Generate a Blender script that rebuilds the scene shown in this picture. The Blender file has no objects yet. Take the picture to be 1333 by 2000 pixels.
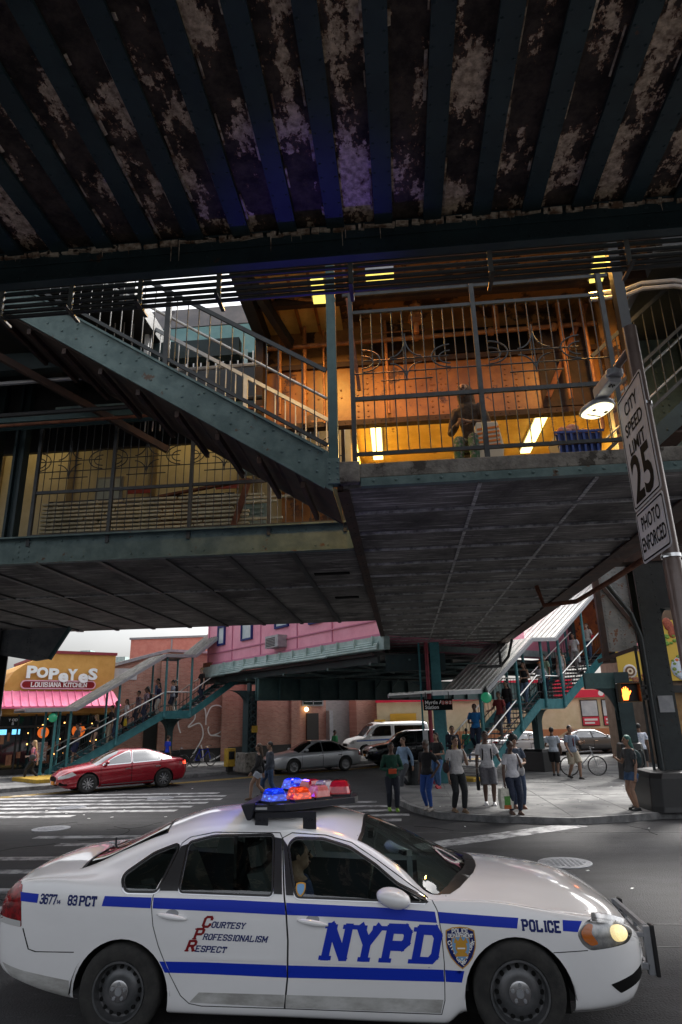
import bpy, bmesh, math, random
from math import sin, cos, pi, radians as R
from mathutils import Vector as V, Matrix as M
from mathutils.geometry import delaunay_2d_cdt
S = bpy.context.scene
COL = S.collection
random.seed(7)

# ------------------------------------------------------------------ camera, sky, sun, exposure
CAM_H = 2.4
cd = bpy.data.cameras.new('camera'); cam = bpy.data.objects.new('camera', cd); COL.objects.link(cam)
cam.location = (0, 0, CAM_H)
_p, _r, _y = R(17.74), R(-1.38), R(4.95)
_f = V((-sin(_y)*cos(_p), cos(_y)*cos(_p), sin(_p))); _rt = V((cos(_y), sin(_y), 0)); _up = _rt.cross(_f)
_RR = _rt*cos(_r) + _up*sin(_r); _UU = _RR.cross(_f)
cam.matrix_world = M(((_RR.x, _UU.x, -_f.x, 0), (_RR.y, _UU.y, -_f.y, 0), (_RR.z, _UU.z, -_f.z, CAM_H), (0, 0, 0, 1)))
cd.sensor_fit = 'VERTICAL'; cd.sensor_height = 36.0; cd.lens = 36.0*1257.5/2000
cd.clip_start = 0.05; cd.clip_end = 2000
S.camera = cam
SUN_EL, SUN_AZ = R(48), R(35)          # azimuth measured clockwise from +Y
w = bpy.data.worlds.new('World'); S.world = w; w.use_nodes = True
nt = w.node_tree; nt.nodes.clear()
wo = nt.nodes.new('ShaderNodeOutputWorld'); bg = nt.nodes.new('ShaderNodeBackground')
sky = nt.nodes.new('ShaderNodeTexSky'); sky.sky_type = 'NISHITA'; sky.sun_disc = False
sky.sun_elevation = SUN_EL; sky.sun_rotation = SUN_AZ; sky.dust_density = 6; sky.air_density = 1.0; sky.ozone_density = 1
hs = nt.nodes.new('ShaderNodeHueSaturation'); hs.inputs['Saturation'].default_value = 0.22
nt.links.new(sky.outputs[0], hs.inputs['Color'])
tcw = nt.nodes.new('ShaderNodeTexCoord'); sxw = nt.nodes.new('ShaderNodeSeparateXYZ'); nw = nt.nodes.new('ShaderNodeTexNoise'); nw.inputs['Scale'].default_value = 3; nw.inputs['Detail'].default_value = 7
nt.links.new(tcw.outputs['Generated'], sxw.inputs[0]); nt.links.new(tcw.outputs['Generated'], nw.inputs['Vector'])
mw_ = nt.nodes.new('ShaderNodeMapRange'); mw_.inputs[1].default_value = .0; mw_.inputs[2].default_value = .35; mw_.inputs[3].default_value = .42; mw_.inputs[4].default_value = 1.0; nt.links.new(sxw.outputs[2], mw_.inputs[0])   # overcast: dull towards the horizon
mc_ = nt.nodes.new('ShaderNodeMapRange'); mc_.inputs[1].default_value = .3; mc_.inputs[2].default_value = .7; mc_.inputs[3].default_value = .75; mc_.inputs[4].default_value = 1.2; nt.links.new(nw.outputs[0], mc_.inputs[0])
mu_ = nt.nodes.new('ShaderNodeMath'); mu_.operation = 'MULTIPLY'; nt.links.new(mw_.outputs[0], mu_.inputs[0]); nt.links.new(mc_.outputs[0], mu_.inputs[1])
vm_ = nt.nodes.new('ShaderNodeVectorMath'); vm_.operation = 'SCALE'; nt.links.new(hs.outputs[0], vm_.inputs[0]); nt.links.new(mu_.outputs[0], vm_.inputs['Scale']); nt.links.new(vm_.outputs[0], bg.inputs[0])
bg.inputs[1].default_value = 0.15
nt.links.new(bg.outputs[0], wo.inputs[0])
sd = bpy.data.lights.new('sun', 'SUN'); so = bpy.data.objects.new('sun', sd); COL.objects.link(so)
sd.energy = 2.2; sd.angle = R(12); sd.color = (1, .96, .9)
so.rotation_euler = V((sin(SUN_AZ)*cos(SUN_EL), cos(SUN_AZ)*cos(SUN_EL), sin(SUN_EL))).to_track_quat('Z', 'Y').to_euler()
S.view_settings.view_transform = 'Standard'; S.view_settings.look = 'None'
S.view_settings.exposure = 1.38; S.view_settings.gamma = 1
S.cycles.use_denoising = True
S.cycles.max_bounces = 8; S.cycles.transparent_max_bounces = 16
S.cycles.sample_clamp_indirect = 6.0

# ------------------------------------------------------------------ materials
def _n(t, kind): return t.nodes.new('ShaderNode'+kind)
def pm(name, c1, c2=None, scale=3.0, rough=.6, metal=0.0, bump=0.0, bscale=None, lo=.4, hi=.6, rust=None, rth=.62, rscale=2.0,
       coat=0.0, emit=None, estr=1.0, stretch=(1, 1, 1), spec=.5, rv=.0):
    """principled surface: two colours mixed by fractal noise, optional third (rust, peeling, dirt) in patches with their own shape"""
    m = bpy.data.materials.new(name); m.use_nodes = True; t = m.node_tree; b = t.nodes['Principled BSDF']
    b.inputs['Roughness'].default_value = rough; b.inputs['Metallic'].default_value = metal
    b.inputs['Coat Weight'].default_value = coat; b.inputs['Specular IOR Level'].default_value = spec
    b.inputs['Base Color'].default_value = (*c1, 1)
    if c2 is not None or bump or rust:
        tc = _n(t, 'TexCoord'); mp = _n(t, 'Mapping'); mp.inputs['Scale'].default_value = stretch
        t.links.new(tc.outputs['Object'], mp.inputs[0])
        no = _n(t, 'TexNoise'); no.inputs['Scale'].default_value = scale; no.inputs['Detail'].default_value = 9; no.inputs['Roughness'].default_value = .65
        t.links.new(mp.outputs[0], no.inputs['Vector'])
        last = None
        if c2 is not None:
            mr = _n(t, 'MapRange'); mr.inputs[1].default_value = lo; mr.inputs[2].default_value = hi
            t.links.new(no.outputs[0], mr.inputs[0])
            mx = _n(t, 'Mix'); mx.data_type = 'RGBA'; mx.inputs[6].default_value = (*c1, 1); mx.inputs[7].default_value = (*c2, 1)
            t.links.new(mr.outputs[0], mx.inputs[0]); last = mx.outputs[2]
        if rust:
            n2_ = _n(t, 'TexNoise'); n2_.inputs['Scale'].default_value = rscale; n2_.inputs['Detail'].default_value = 12; n2_.inputs['Roughness'].default_value = .7
            t.links.new(mp.outputs[0], n2_.inputs['Vector'])
            r2 = _n(t, 'MapRange'); r2.inputs[1].default_value = rth; r2.inputs[2].default_value = rth+.03
            t.links.new(n2_.outputs[0], r2.inputs[0])
            m2 = _n(t, 'Mix'); m2.data_type = 'RGBA'; m2.inputs[7].default_value = (*rust, 1)
            if last: t.links.new(last, m2.inputs[6])
            else: m2.inputs[6].default_value = (*c1, 1)
            t.links.new(r2.outputs[0], m2.inputs[0]); last = m2.outputs[2]
        if last: t.links.new(last, b.inputs['Base Color'])
        if rv:
            r3 = _n(t, 'MapRange'); r3.inputs[3].default_value = max(.03, rough-rv); r3.inputs[4].default_value = min(1, rough+rv)
            r3.inputs[1].default_value = .35; r3.inputs[2].default_value = .65
            t.links.new(no.outputs[0], r3.inputs[0]); t.links.new(r3.outputs[0], b.inputs['Roughness'])
        if bump:
            nb = _n(t, 'TexNoise'); nb.inputs['Scale'].default_value = bscale or scale*6; nb.inputs['Detail'].default_value = 6
            t.links.new(tc.outputs['Object'], nb.inputs['Vector'])
            bp = _n(t, 'Bump'); bp.inputs['Strength'].default_value = bump; bp.inputs['Distance'].default_value = .02
            t.links.new(nb.outputs[0], bp.inputs['Height']); t.links.new(bp.outputs[0], b.inputs['Normal'])
    if emit:
        b.inputs['Emission Color'].default_value = (*emit, 1); b.inputs['Emission Strength'].default_value = estr
    return m
def glassmat(name, tint=(.5, .55, .55), refl=.06, rough=.02):
    m = bpy.data.materials.new(name); m.use_nodes = True; t = m.node_tree; t.nodes.clear()
    o = _n(t, 'OutputMaterial'); mx = _n(t, 'MixShader'); tr = _n(t, 'BsdfTransparent'); gl = _n(t, 'BsdfGlossy')
    fr = _n(t, 'Math'); fr.operation = 'POWER'; fr.inputs[1].default_value = 4.0; lw = _n(t, 'LayerWeight'); t.links.new(lw.outputs['Facing'], fr.inputs[0])
    tr.inputs[0].default_value = (*tint, 1); gl.inputs['Roughness'].default_value = rough
    ad = _n(t, 'Math'); ad.operation = 'ADD'; ad.inputs[1].default_value = refl
    t.links.new(fr.outputs[0], ad.inputs[0]); t.links.new(ad.outputs[0], mx.inputs[0])
    t.links.new(tr.outputs[0], mx.inputs[1]); t.links.new(gl.outputs[0], mx.inputs[2]); t.links.new(mx.outputs[0], o.inputs[0])
    return m
def brickmat(name, c1, c2, mortar, ang=0.0, bw=.22, bh=.075):
    m = bpy.data.materials.new(name); m.use_nodes = True; t = m.node_tree; b = t.nodes['Principled BSDF']
    tc = _n(t, 'TexCoord'); mp = _n(t, 'Mapping'); mp.inputs['Rotation'].default_value = (0, 0, -ang)
    sx = _n(t, 'SeparateXYZ'); cx = _n(t, 'CombineXYZ'); br = _n(t, 'TexBrick'); no = _n(t, 'TexNoise'); mx = _n(t, 'Mix'); mx.data_type = 'RGBA'
    t.links.new(tc.outputs['Object'], mp.inputs[0]); t.links.new(mp.outputs[0], sx.inputs[0])
    t.links.new(sx.outputs[0], cx.inputs[0]); t.links.new(sx.outputs[2], cx.inputs[1]); t.links.new(cx.outputs[0], br.inputs['Vector'])
    br.inputs['Scale'].default_value = 1; br.inputs['Brick Width'].default_value = bw; br.inputs['Row Height'].default_value = bh
    br.inputs['Mortar Size'].default_value = .009; br.inputs['Bias'].default_value = -.1
    br.inputs['Color1'].default_value = (*c1, 1); br.inputs['Color2'].default_value = (*c2, 1); br.inputs['Mortar'].default_value = (*mortar, 1)
    no.inputs['Scale'].default_value = .7; no.inputs['Detail'].default_value = 8
    t.links.new(tc.outputs['Object'], no.inputs['Vector'])
    mr = _n(t, 'MapRange'); mr.inputs[1].default_value = .35; mr.inputs[2].default_value = .7; mr.inputs[3].default_value = 0; mr.inputs[4].default_value = .45
    t.links.new(no.outputs[0], mr.inputs[0]); t.links.new(mr.outputs[0], mx.inputs[0])
    t.links.new(br.outputs[0], mx.inputs[6]); mx.inputs[7].default_value = (c1[0]*.5, c1[1]*.5, c1[2]*.5, 1)
    t.links.new(mx.outputs[2], b.inputs['Base Color']); b.inputs['Roughness'].default_value = .85
    bp = _n(t, 'Bump'); bp.inputs['Strength'].default_value = .5; bp.inputs['Distance'].default_value = .01
    t.links.new(br.outputs['Fac'], bp.inputs['Height']); bp.invert = True; t.links.new(bp.outputs[0], b.inputs['Normal'])
    return m

X = {}
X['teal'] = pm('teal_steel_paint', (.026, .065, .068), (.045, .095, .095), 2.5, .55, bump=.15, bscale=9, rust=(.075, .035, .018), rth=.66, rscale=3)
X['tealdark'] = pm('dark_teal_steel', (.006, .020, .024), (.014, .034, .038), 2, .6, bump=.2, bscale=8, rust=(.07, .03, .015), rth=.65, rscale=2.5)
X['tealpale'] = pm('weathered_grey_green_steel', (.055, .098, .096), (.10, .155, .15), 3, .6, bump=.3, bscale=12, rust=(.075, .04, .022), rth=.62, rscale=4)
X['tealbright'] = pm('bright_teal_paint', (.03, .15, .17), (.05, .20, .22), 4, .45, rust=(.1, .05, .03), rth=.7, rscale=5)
X['columndark'] = pm('near_black_column_paint', (.010, .016, .018), (.02, .028, .03), 2, .5, bump=.2, bscale=8, rust=(.035, .018, .012), rth=.62, rscale=2.5)
X['black'] = pm('black_steel', (.012, .014, .016), (.022, .022, .022), 3, .5, bump=.1)
X['rustdark'] = pm('rusted_dark_steel', (.022, .012, .010), (.055, .026, .016), 2.5, .75, bump=.3, bscale=10)
X['rust'] = pm('rusty_pipe', (.10, .03, .012), (.20, .07, .03), 5, .8, bump=.3)
X['railsteel'] = pm('grey_railing_paint', (.016, .020, .022), (.034, .038, .040), 6, .55, rust=(.035, .016, .010), rth=.68, rscale=6)
X['handrail'] = pm('worn_steel_handrail', (.45, .45, .43), (.6, .6, .58), 8, .3, .85)
X['concrete'] = pm('stained_concrete', (.10, .09, .078), (.20, .185, .16), 3.5, .9, bump=.5, bscale=25, rust=(.045, .038, .03), rth=.57, rscale=2)
def deckmat():
    m = pm('peeling_deck_concrete', (.03, .02, .015), None, 3, .95, bump=1.0, bscale=16); t = m.node_tree; b = t.nodes['Principled BSDF']; tc = _n(t, 'TexCoord')
    def noise(sc, st=(1, 1, 1), det=10, ro=.68):
        mp = _n(t, 'Mapping'); mp.inputs['Scale'].default_value = st; n_ = _n(t, 'TexNoise'); n_.inputs['Scale'].default_value = sc; n_.inputs['Detail'].default_value = det; n_.inputs['Roughness'].default_value = ro
        t.links.new(tc.outputs['Object'], mp.inputs[0]); t.links.new(mp.outputs[0], n_.inputs['Vector']); return n_.outputs[0]
    def rng(s_, a, b_): r = _n(t, 'MapRange'); r.inputs[1].default_value = a; r.inputs[2].default_value = b_; t.links.new(s_, r.inputs[0]); return r.outputs[0]
    def mix(f, a, b_):
        x = _n(t, 'Mix'); x.data_type = 'RGBA'; t.links.new(f, x.inputs[0])
        for k, v_ in ((6, a), (7, b_)):
            if isinstance(v_, tuple): x.inputs[k].default_value = (*v_, 1)
            else: t.links.new(v_, x.inputs[k])
        return x.outputs[2]
    base = mix(rng(noise(5), .4, .62), (.022, .016, .013), (.085, .062, .048))
    lime = mix(rng(noise(16, det=8), .38, .62), (.78, .62, .44), (.30, .21, .14))
    ms = _n(t, 'Math'); ms.operation = 'ADD'; mm_ = _n(t, 'Math'); mm_.operation = 'MULTIPLY'; mm_.inputs[1].default_value = .22
    t.links.new(noise(22, det=6), mm_.inputs[0]); t.links.new(noise(2.2, (1.1, .5, 1)), ms.inputs[0]); t.links.new(mm_.outputs[0], ms.inputs[1])
    col = mix(rng(ms.outputs[0], .635, .645), base, (.13, .055, .03)); col = mix(rng(ms.outputs[0], .648, .665), col, lime)
    t.links.new(col, b.inputs['Base Color']); return m
X['deckface'] = deckmat()
X['crust'] = pm('lime_crust', (.62, .52, .40), (.16, .09, .05), 9, .95, bump=.9, bscale=30)
def boardmat():
    m = pm('sooty_concrete_soffit', (.04, .04, .04), None, 3, .85, bump=.6, bscale=22); t = m.node_tree; b = t.nodes['Principled BSDF']; tc = _n(t, 'TexCoord')
    def noise(sc, st=(1, 1, 1), det=9, ro=.65):
        mp = _n(t, 'Mapping'); mp.inputs['Scale'].default_value = st; n_ = _n(t, 'TexNoise'); n_.inputs['Scale'].default_value = sc; n_.inputs['Detail'].default_value = det; n_.inputs['Roughness'].default_value = ro
        t.links.new(tc.outputs['Object'], mp.inputs[0]); t.links.new(mp.outputs[0], n_.inputs['Vector']); return n_.outputs[0]
    def rng(s_, a, b_): r = _n(t, 'MapRange'); r.inputs[1].default_value = a; r.inputs[2].default_value = b_; t.links.new(s_, r.inputs[0]); return r.outputs[0]
    def mix(f, a, b_):
        x = _n(t, 'Mix'); x.data_type = 'RGBA'; t.links.new(f, x.inputs[0])
        for k, v_ in ((6, a), (7, b_)):
            if isinstance(v_, tuple): x.inputs[k].default_value = (*v_, 1)
            else: t.links.new(v_, x.inputs[k])
        return x.outputs[2]
    def mul(a, b_): x = _n(t, 'Math'); x.operation = 'MULTIPLY'; t.links.new(a, x.inputs[0]); t.links.new(b_, x.inputs[1]); return x.outputs[0]
    base = mix(rng(noise(.8), .36, .64), (.032, .030, .029), (.16, .152, .14))
    streak = mul(rng(noise(2.2, (.35, 7, 1)), .5, .66), rng(noise(.9), .42, .60))
    col = mix(streak, base, (.52, .50, .47)); col = mix(rng(noise(3.2, (.5, 1.6, 1)), .66, .69), col, (.34, .32, .30)); col = mix(rng(noise(2.6, (1.6, .5, 1)), .62, .72), col, (.012, .012, .012))
    t.links.new(col, b.inputs['Base Color']); return m
X['boards'] = boardmat()
X['boardsedge'] = pm('pale_soffit_joint', (.52, .52, .50), (.16, .16, .155), 5, .9, stretch=(1, 4, 1))
X['groundseam'] = pm('dark_ground_seam', (.05, .05, .05), (.11, .11, .11), 6, .9)
X['corrdark'] = pm('weathered_corrugated_steel', (.20, .20, .185), (.32, .31, .29), 2.5, .55, .3, rust=(.14, .11, .08), rth=.62, rscale=4)
X['asphalt'] = pm('worn_asphalt', (.017, .017, .019), (.055, .055, .058), 1.3, .84, bump=.6, bscale=45, lo=.36, hi=.66, rust=(.085, .085, .09), rth=.635, rscale=6, rv=.08, spec=.3, stretch=(.6, 1.4, 1))
X['sidewalk'] = pm('old_concrete_pavement', (.060, .061, .063), (.15, .15, .148), .9, .85, bump=.2, bscale=60, rust=(.05, .05, .05), rth=.62, rscale=1.6)
X['kerb'] = pm('granite_kerb', (.10, .10, .10), (.2, .2, .2), 4, .85, bump=.2)
X['roadpaint'] = pm('worn_road_paint', (.40, .40, .41), (.10, .10, .105), 2.6, .85, bump=.2, bscale=60, lo=.44, hi=.60, rust=(.06, .06, .06), rth=.60, rscale=9)
X['manhole'] = pm('cast_iron_lid', (.16, .17, .19), (.26, .27, .29), 20, .5, .6, bump=.4)
X['white'] = pm('white_enamel', (.75, .75, .74), None, 4, .5)
X['yellow'] = pm('yellow_paint', (.42, .27, .02), (.30, .18, .02), 6, .7)
X['corr'] = pm('grey_corrugated_steel', (.58, .58, .55), (.70, .70, .67), 2.5, .5, .3, rust=(.28, .25, .21), rth=.66, rscale=4)
X['gutter'] = pm('pale_green_cornice_metal', (.24, .34, .33), (.34, .45, .44), 3, .45, rust=(.12, .1, .08), rth=.68)
X['orangewall'] = pm('amber_lit_plate', (.20, .070, .008), (.34, .135, .02), 1.6, .4, bump=.15, rust=(.07, .025, .010), rth=.56, rscale=1.5)  # part of the hall's orange lamplight is put into this colour
X['amberdark'] = pm('sooty_amber_plate', (.20, .10, .03), (.34, .17, .05), 1.6, .45, bump=.2, rust=(.03, .014, .008), rth=.52, rscale=1.3)
X['creamwall'] = pm('old_cream_wall', (.50, .42, .25), (.60, .52, .34), 1.5, .7, rust=(.25, .2, .12), rth=.68)
X['pink'] = pm('pink_painted_panel', (.62, .24, .33), (.70, .30, .40), 1.2, .6, rust=(.72, .50, .55), rth=.70)
X['awning'] = pm('pink_metal_awning', (.75, .13, .27), (.82, .2, .34), 2, .35)
X['ochre'] = pm('ochre_stucco', (.50, .26, .06), (.57, .31, .08), 2, .8, bump=.1)
X['darkred'] = pm('maroon_trim', (.22, .02, .03), None, 3, .5)
X['darkglass'] = pm('dark_shop_glass', (.01, .012, .013), None, 3, .06, spec=.7)
X['dimglass'] = pm('sky_lit_window_glass', (.35, .43, .47), (.5, .56, .58), 1.2, .08, spec=.7)  # reflected sky put into the pane colour
X['frameblack'] = pm('black_window_frame', (.015, .014, .013), None, 3, .45)
X['signgrey'] = pm('reflective_sign_white', (.40, .41, .42), (.48, .49, .50), 3, .8, spec=.2, rust=(.3, .29, .27), rth=.7, rscale=8)
X['signblack'] = pm('sign_black', (.010, .010, .010), None, 3, .9, spec=.08)
X['polebrown'] = pm('brown_painted_pole', (.11, .075, .065), (.16, .115, .10), 3, .35, .2, rust=(.28, .22, .2), rth=.7, rscale=7, coat=.3)
X['lampgrey'] = pm('grey_cast_lamp', (.26, .27, .29), (.32, .33, .35), 5, .4, .4)
X['rubber'] = pm('tyre_rubber', (.014, .014, .014), (.03, .029, .027), 8, .85, bump=.2)
X['chrome'] = pm('chrome', (.62, .62, .63), None, 5, .12, 1.0)
X['plasticblack'] = pm('black_plastic', (.012, .012, .013), None, 5, .4)
X['steelwheel'] = pm('grey_steel_wheel', (.08, .085, .09), (.125, .125, .13), 6, .42, .5)
X['alloy'] = pm('alloy_wheel', (.45, .45, .46), None, 6, .25, .9)
X['redlens'] = pm('red_lens', (.30, .006, .010), (.10, .004, .006), 14, .08, coat=.6)
X['clearlens'] = pm('clear_lens', (.5, .5, .5), None, 5, .06, coat=.8)
X['amberlens'] = pm('amber_lens', (.65, .16, .01), None, 5, .1, coat=.6)
X['carglass'] = glassmat('car_glass', (.70, .80, .76), .17)
X['carglassdark'] = glassmat('dark_car_glass', (.10, .12, .12), .12)
X['plate'] = pm('orange_number_plate', (.75, .28, .02), None, 5, .5)
X['interior'] = pm('dark_car_interior', (.065, .068, .07), None, 4, .8)
X['blue'] = pm('police_blue', (.004, .028, .42), None, 3, .5, spec=.25)
X['navy'] = pm('navy_lettering', (.004, .014, .12), None, 3, .5, spec=.25)
X['cprred'] = pm('dark_red_lettering', (.20, .006, .010), None, 3, .5, spec=.25)
X['gold'] = pm('gold_badge', (.50, .26, .03), None, 3, .4)
X['badgeblue'] = pm('badge_light_blue', (.16, .33, .55), None, 3, .4)
X['wood'] = pm('weathered_wood_slat', (.66, .60, .42), (.48, .42, .28), 5, .8)
X['greenlamp'] = pm('green_globe_glass', (.02, .16, .09), None, 5, .15, emit=(.01, .10, .05), estr=.4)
X['leddiff'] = pm('led_lens', (.8, .8, .7), None, 5, .4, emit=(1, .88, .50), estr=.8)
X['tube'] = pm('fluorescent_tube', (.9, .85, .6), None, 5, .4, emit=(1, .80, .30), estr=1.6)
X['tubedim'] = pm('yellowed_lamp_panel', (.5, .45, .15), None, 5, .4, emit=(1, .82, .16), estr=.6)
X['passage'] = pm('yellow_passage_panel', (.62, .42, .12), (.75, .55, .2), 2, .5, rust=(.25, .12, .03), rth=.62)
X['rubberblue'] = pm('blue_plastic_basket', (.012, .03, .14), None, 5, .4)

# ------------------------------------------------------------------ mesh builder
class MB:
    def __init__(s): s.v = []; s.f = []; s.mi = []; s.cur = 0
    def add(s, vs, fs, tf=None):
        k = len(s.v)
        s.v += [tuple(tf @ V(p)) if tf else tuple(p) for p in vs]
        s.f += [tuple(i+k for i in f) for f in fs]; s.mi += [s.cur]*len(fs); return s
    def box(s, c, d, rot=None):
        x, y, z = d[0]/2, d[1]/2, d[2]/2
        vs = [V((a*x, b*y, e*z)) for e in (-1, 1) for b in (-1, 1) for a in (-1, 1)]
        if rot is not None: vs = [rot @ p for p in vs]
        vs = [p+V(c) for p in vs]
        return s.add(vs, [(0, 2, 3, 1), (4, 5, 7, 6), (0, 1, 5, 4), (2, 6, 7, 3), (0, 4, 6, 2), (1, 3, 7, 5)])
    def bx(s, x0, x1, y0, y1, z0, z1): return s.box(((x0+x1)/2, (y0+y1)/2, (z0+z1)/2), (abs(x1-x0), abs(y1-y0), abs(z1-z0)))
    def bar(s, a, b, wd, h, up=(0, 0, 1)):
        a, b = V(a), V(b); d = (b-a); L = d.length; d.normalize(); u = V(up); sd_ = d.cross(u)
        if sd_.length < 1e-4: sd_ = d.cross(V((1, 0, 0)))
        sd_.normalize(); u = sd_.cross(d)
        rot = M((d, sd_, u)).transposed()
        return s.box((a+b)/2, (L, wd, h), rot)
    def tube(s, pts, r, n=8, cap=True):
        pts = [V(p) for p in pts]; rs = r if isinstance(r, (list, tuple)) else [r]*len(pts)
        rings = []; prev = None
        for i, p in enumerate(pts):
            d = (pts[min(i+1, len(pts)-1)]-pts[max(i-1, 0)]).normalized()
            if prev is None:
                u = d.cross(V((0, 0, 1)));
                if u.length < 1e-3: u = d.cross(V((1, 0, 0)))
            else: u = prev-d*prev.dot(d)
            u.normalize(); prev = u; vv = d.cross(u)
            rr = rs[i]; ra, rb = rr if isinstance(rr, (tuple, list)) else (rr, rr)
            rings.append([p+u*cos(2*pi*k/n)*ra+vv*sin(2*pi*k/n)*rb for k in range(n)])
        return s.loft(rings, cap)
    def loft(s, rings, cap=True, closed=True):
        n = len(rings[0]); vs = [p for r in rings for p in r]; fs = []
        for i in range(len(rings)-1):
            for k in range(n if closed else n-1):
                k2 = (k+1) % n; fs.append((i*n+k, i*n+k2, (i+1)*n+k2, (i+1)*n+k))
        if cap: fs.append(tuple(range(n-1, -1, -1))); fs.append(tuple((len(rings)-1)*n+k for k in range(n)))
        return s.add(vs, fs)
    def lathe(s, prof, n=16, o=(0, 0, 0), axis='z', cap=True):
        o = V(o); rings = []
        for r, h in prof:
            ring = []
            for k in range(n):
                a = 2*pi*k/n; p = (r*cos(a), r*sin(a), h)
                if axis == 'y': p = (p[0], -p[2], p[1])
                if axis == 'x': p = (p[2], p[0], p[1])
                ring.append(o+V(p))
            rings.append(ring)
        return s.loft(rings, cap)
    def ball(s, c, r, n=10, m=6):
        rx = r if isinstance(r, (tuple, list)) else (r, r, r); c = V(c)
        vs = [c+V((0, 0, -rx[2]))]; fs = []
        for i in range(1, m):
            a = pi*i/m-pi/2
            for k in range(n): vs.append(c+V((rx[0]*cos(a)*cos(2*pi*k/n), rx[1]*cos(a)*sin(2*pi*k/n), rx[2]*sin(a))))
        vs.append(c+V((0, 0, rx[2]))); t = len(vs)-1
        for k in range(n):
            k2 = (k+1) % n; fs.append((0, 1+k2, 1+k))
            for i in range(m-2): fs.append((1+i*n+k, 1+i*n+k2, 1+(i+1)*n+k2, 1+(i+1)*n+k))
            fs.append((1+(m-2)*n+k, 1+(m-2)*n+k2, t))
        return s.add(vs, fs)
    def prism(s, poly, a, b):
        """poly: 3-D points of one face; extruded by vector from a to b (offset vectors)"""
        a, b = V(a), V(b); n = len(poly)
        vs = [V(p)+a for p in poly]+[V(p)+b for p in poly]
        fs = [tuple(range(n-1, -1, -1)), tuple(range(n, 2*n))]+[(i, (i+1) % n, n+(i+1) % n, n+i) for i in range(n)]
        return s.add(vs, fs)
    def rivets(s, pts, nrm, r=.02):
        nrm = V(nrm).normalized(); u = nrm.orthogonal().normalized(); vv = nrm.cross(u)
        for p in pts:
            p = V(p); vs = []
            for rr, h in ((r, 0), (r*.75, r*.5)):
                vs += [p+u*cos(pi*k/3)*rr+vv*sin(pi*k/3)*rr+nrm*h for k in range(6)]
            vs.append(p+nrm*r*.65)
            s.add(vs, [(k, (k+1) % 6, 6+(k+1) % 6, 6+k) for k in range(6)]+[(6+k, 6+(k+1) % 6, 12) for k in range(6)])
        return s
    def build(s, name, mat, parent=None, smooth=False, bevel=0, local=False):
        me = bpy.data.meshes.new(name); off = V((0, 0, 0))
        if parent is not None and not local: off = ROOT.get(parent.name, V((0, 0, 0)))
        me.from_pydata([tuple(V(p)-off) for p in s.v], [], s.f)
        for m_ in (mat if isinstance(mat, (list, tuple)) else [mat]): me.materials.append(X[m_] if isinstance(m_, str) else m_)
        if any(s.mi): me.polygons.foreach_set('material_index', s.mi)
        o = bpy.data.objects.new(name, me); COL.objects.link(o)
        bm = bmesh.new(); bm.from_mesh(me); bmesh.ops.recalc_face_normals(bm, faces=bm.faces); bm.to_mesh(me); bm.free()
        if smooth:
            me.polygons.foreach_set('use_smooth', [True]*len(me.polygons))
            if smooth is not True: me.set_sharp_from_angle(angle=R(smooth))
        if bevel:
            b = o.modifiers.new('bevel', 'BEVEL'); b.width = bevel; b.segments = 2; b.limit_method = 'ANGLE'
        if parent is not None:
            o.parent = parent; ROOT[o.name] = off
        return o
ROOT = {}
def tag(o, label=None, cat=None, group=None, kind=None):
    if label: o['label'] = label
    if cat: o['category'] = cat
    if group: o['group'] = group
    if kind: o['kind'] = kind
    return o
def thing(name, label, cat, loc=(0, 0, 0), group=None):
    o = bpy.data.objects.new(name, None); COL.objects.link(o); o.location = loc; o.empty_display_size = .2
    ROOT[o.name] = V(loc); return tag(o, label, cat, group)
def struct(o): o['kind'] = 'structure'; return o
def copytree(o, parent=None):
    c = o.copy(); COL.objects.link(c)
    if parent is not None: c.parent = parent
    for ch in list(o.children): copytree(ch, c)
    return c
A2 = R(42); D2 = V((cos(A2), sin(A2), 0)); N2 = V((-sin(A2), cos(A2), 0))   # the avenue running off to the far right
def F2(p, s, t, z): return V((p[0], p[1], 0))+D2*s+N2*t+V((0, 0, z))
RZ2 = M.Rotation(A2, 3, 'Z')

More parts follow.
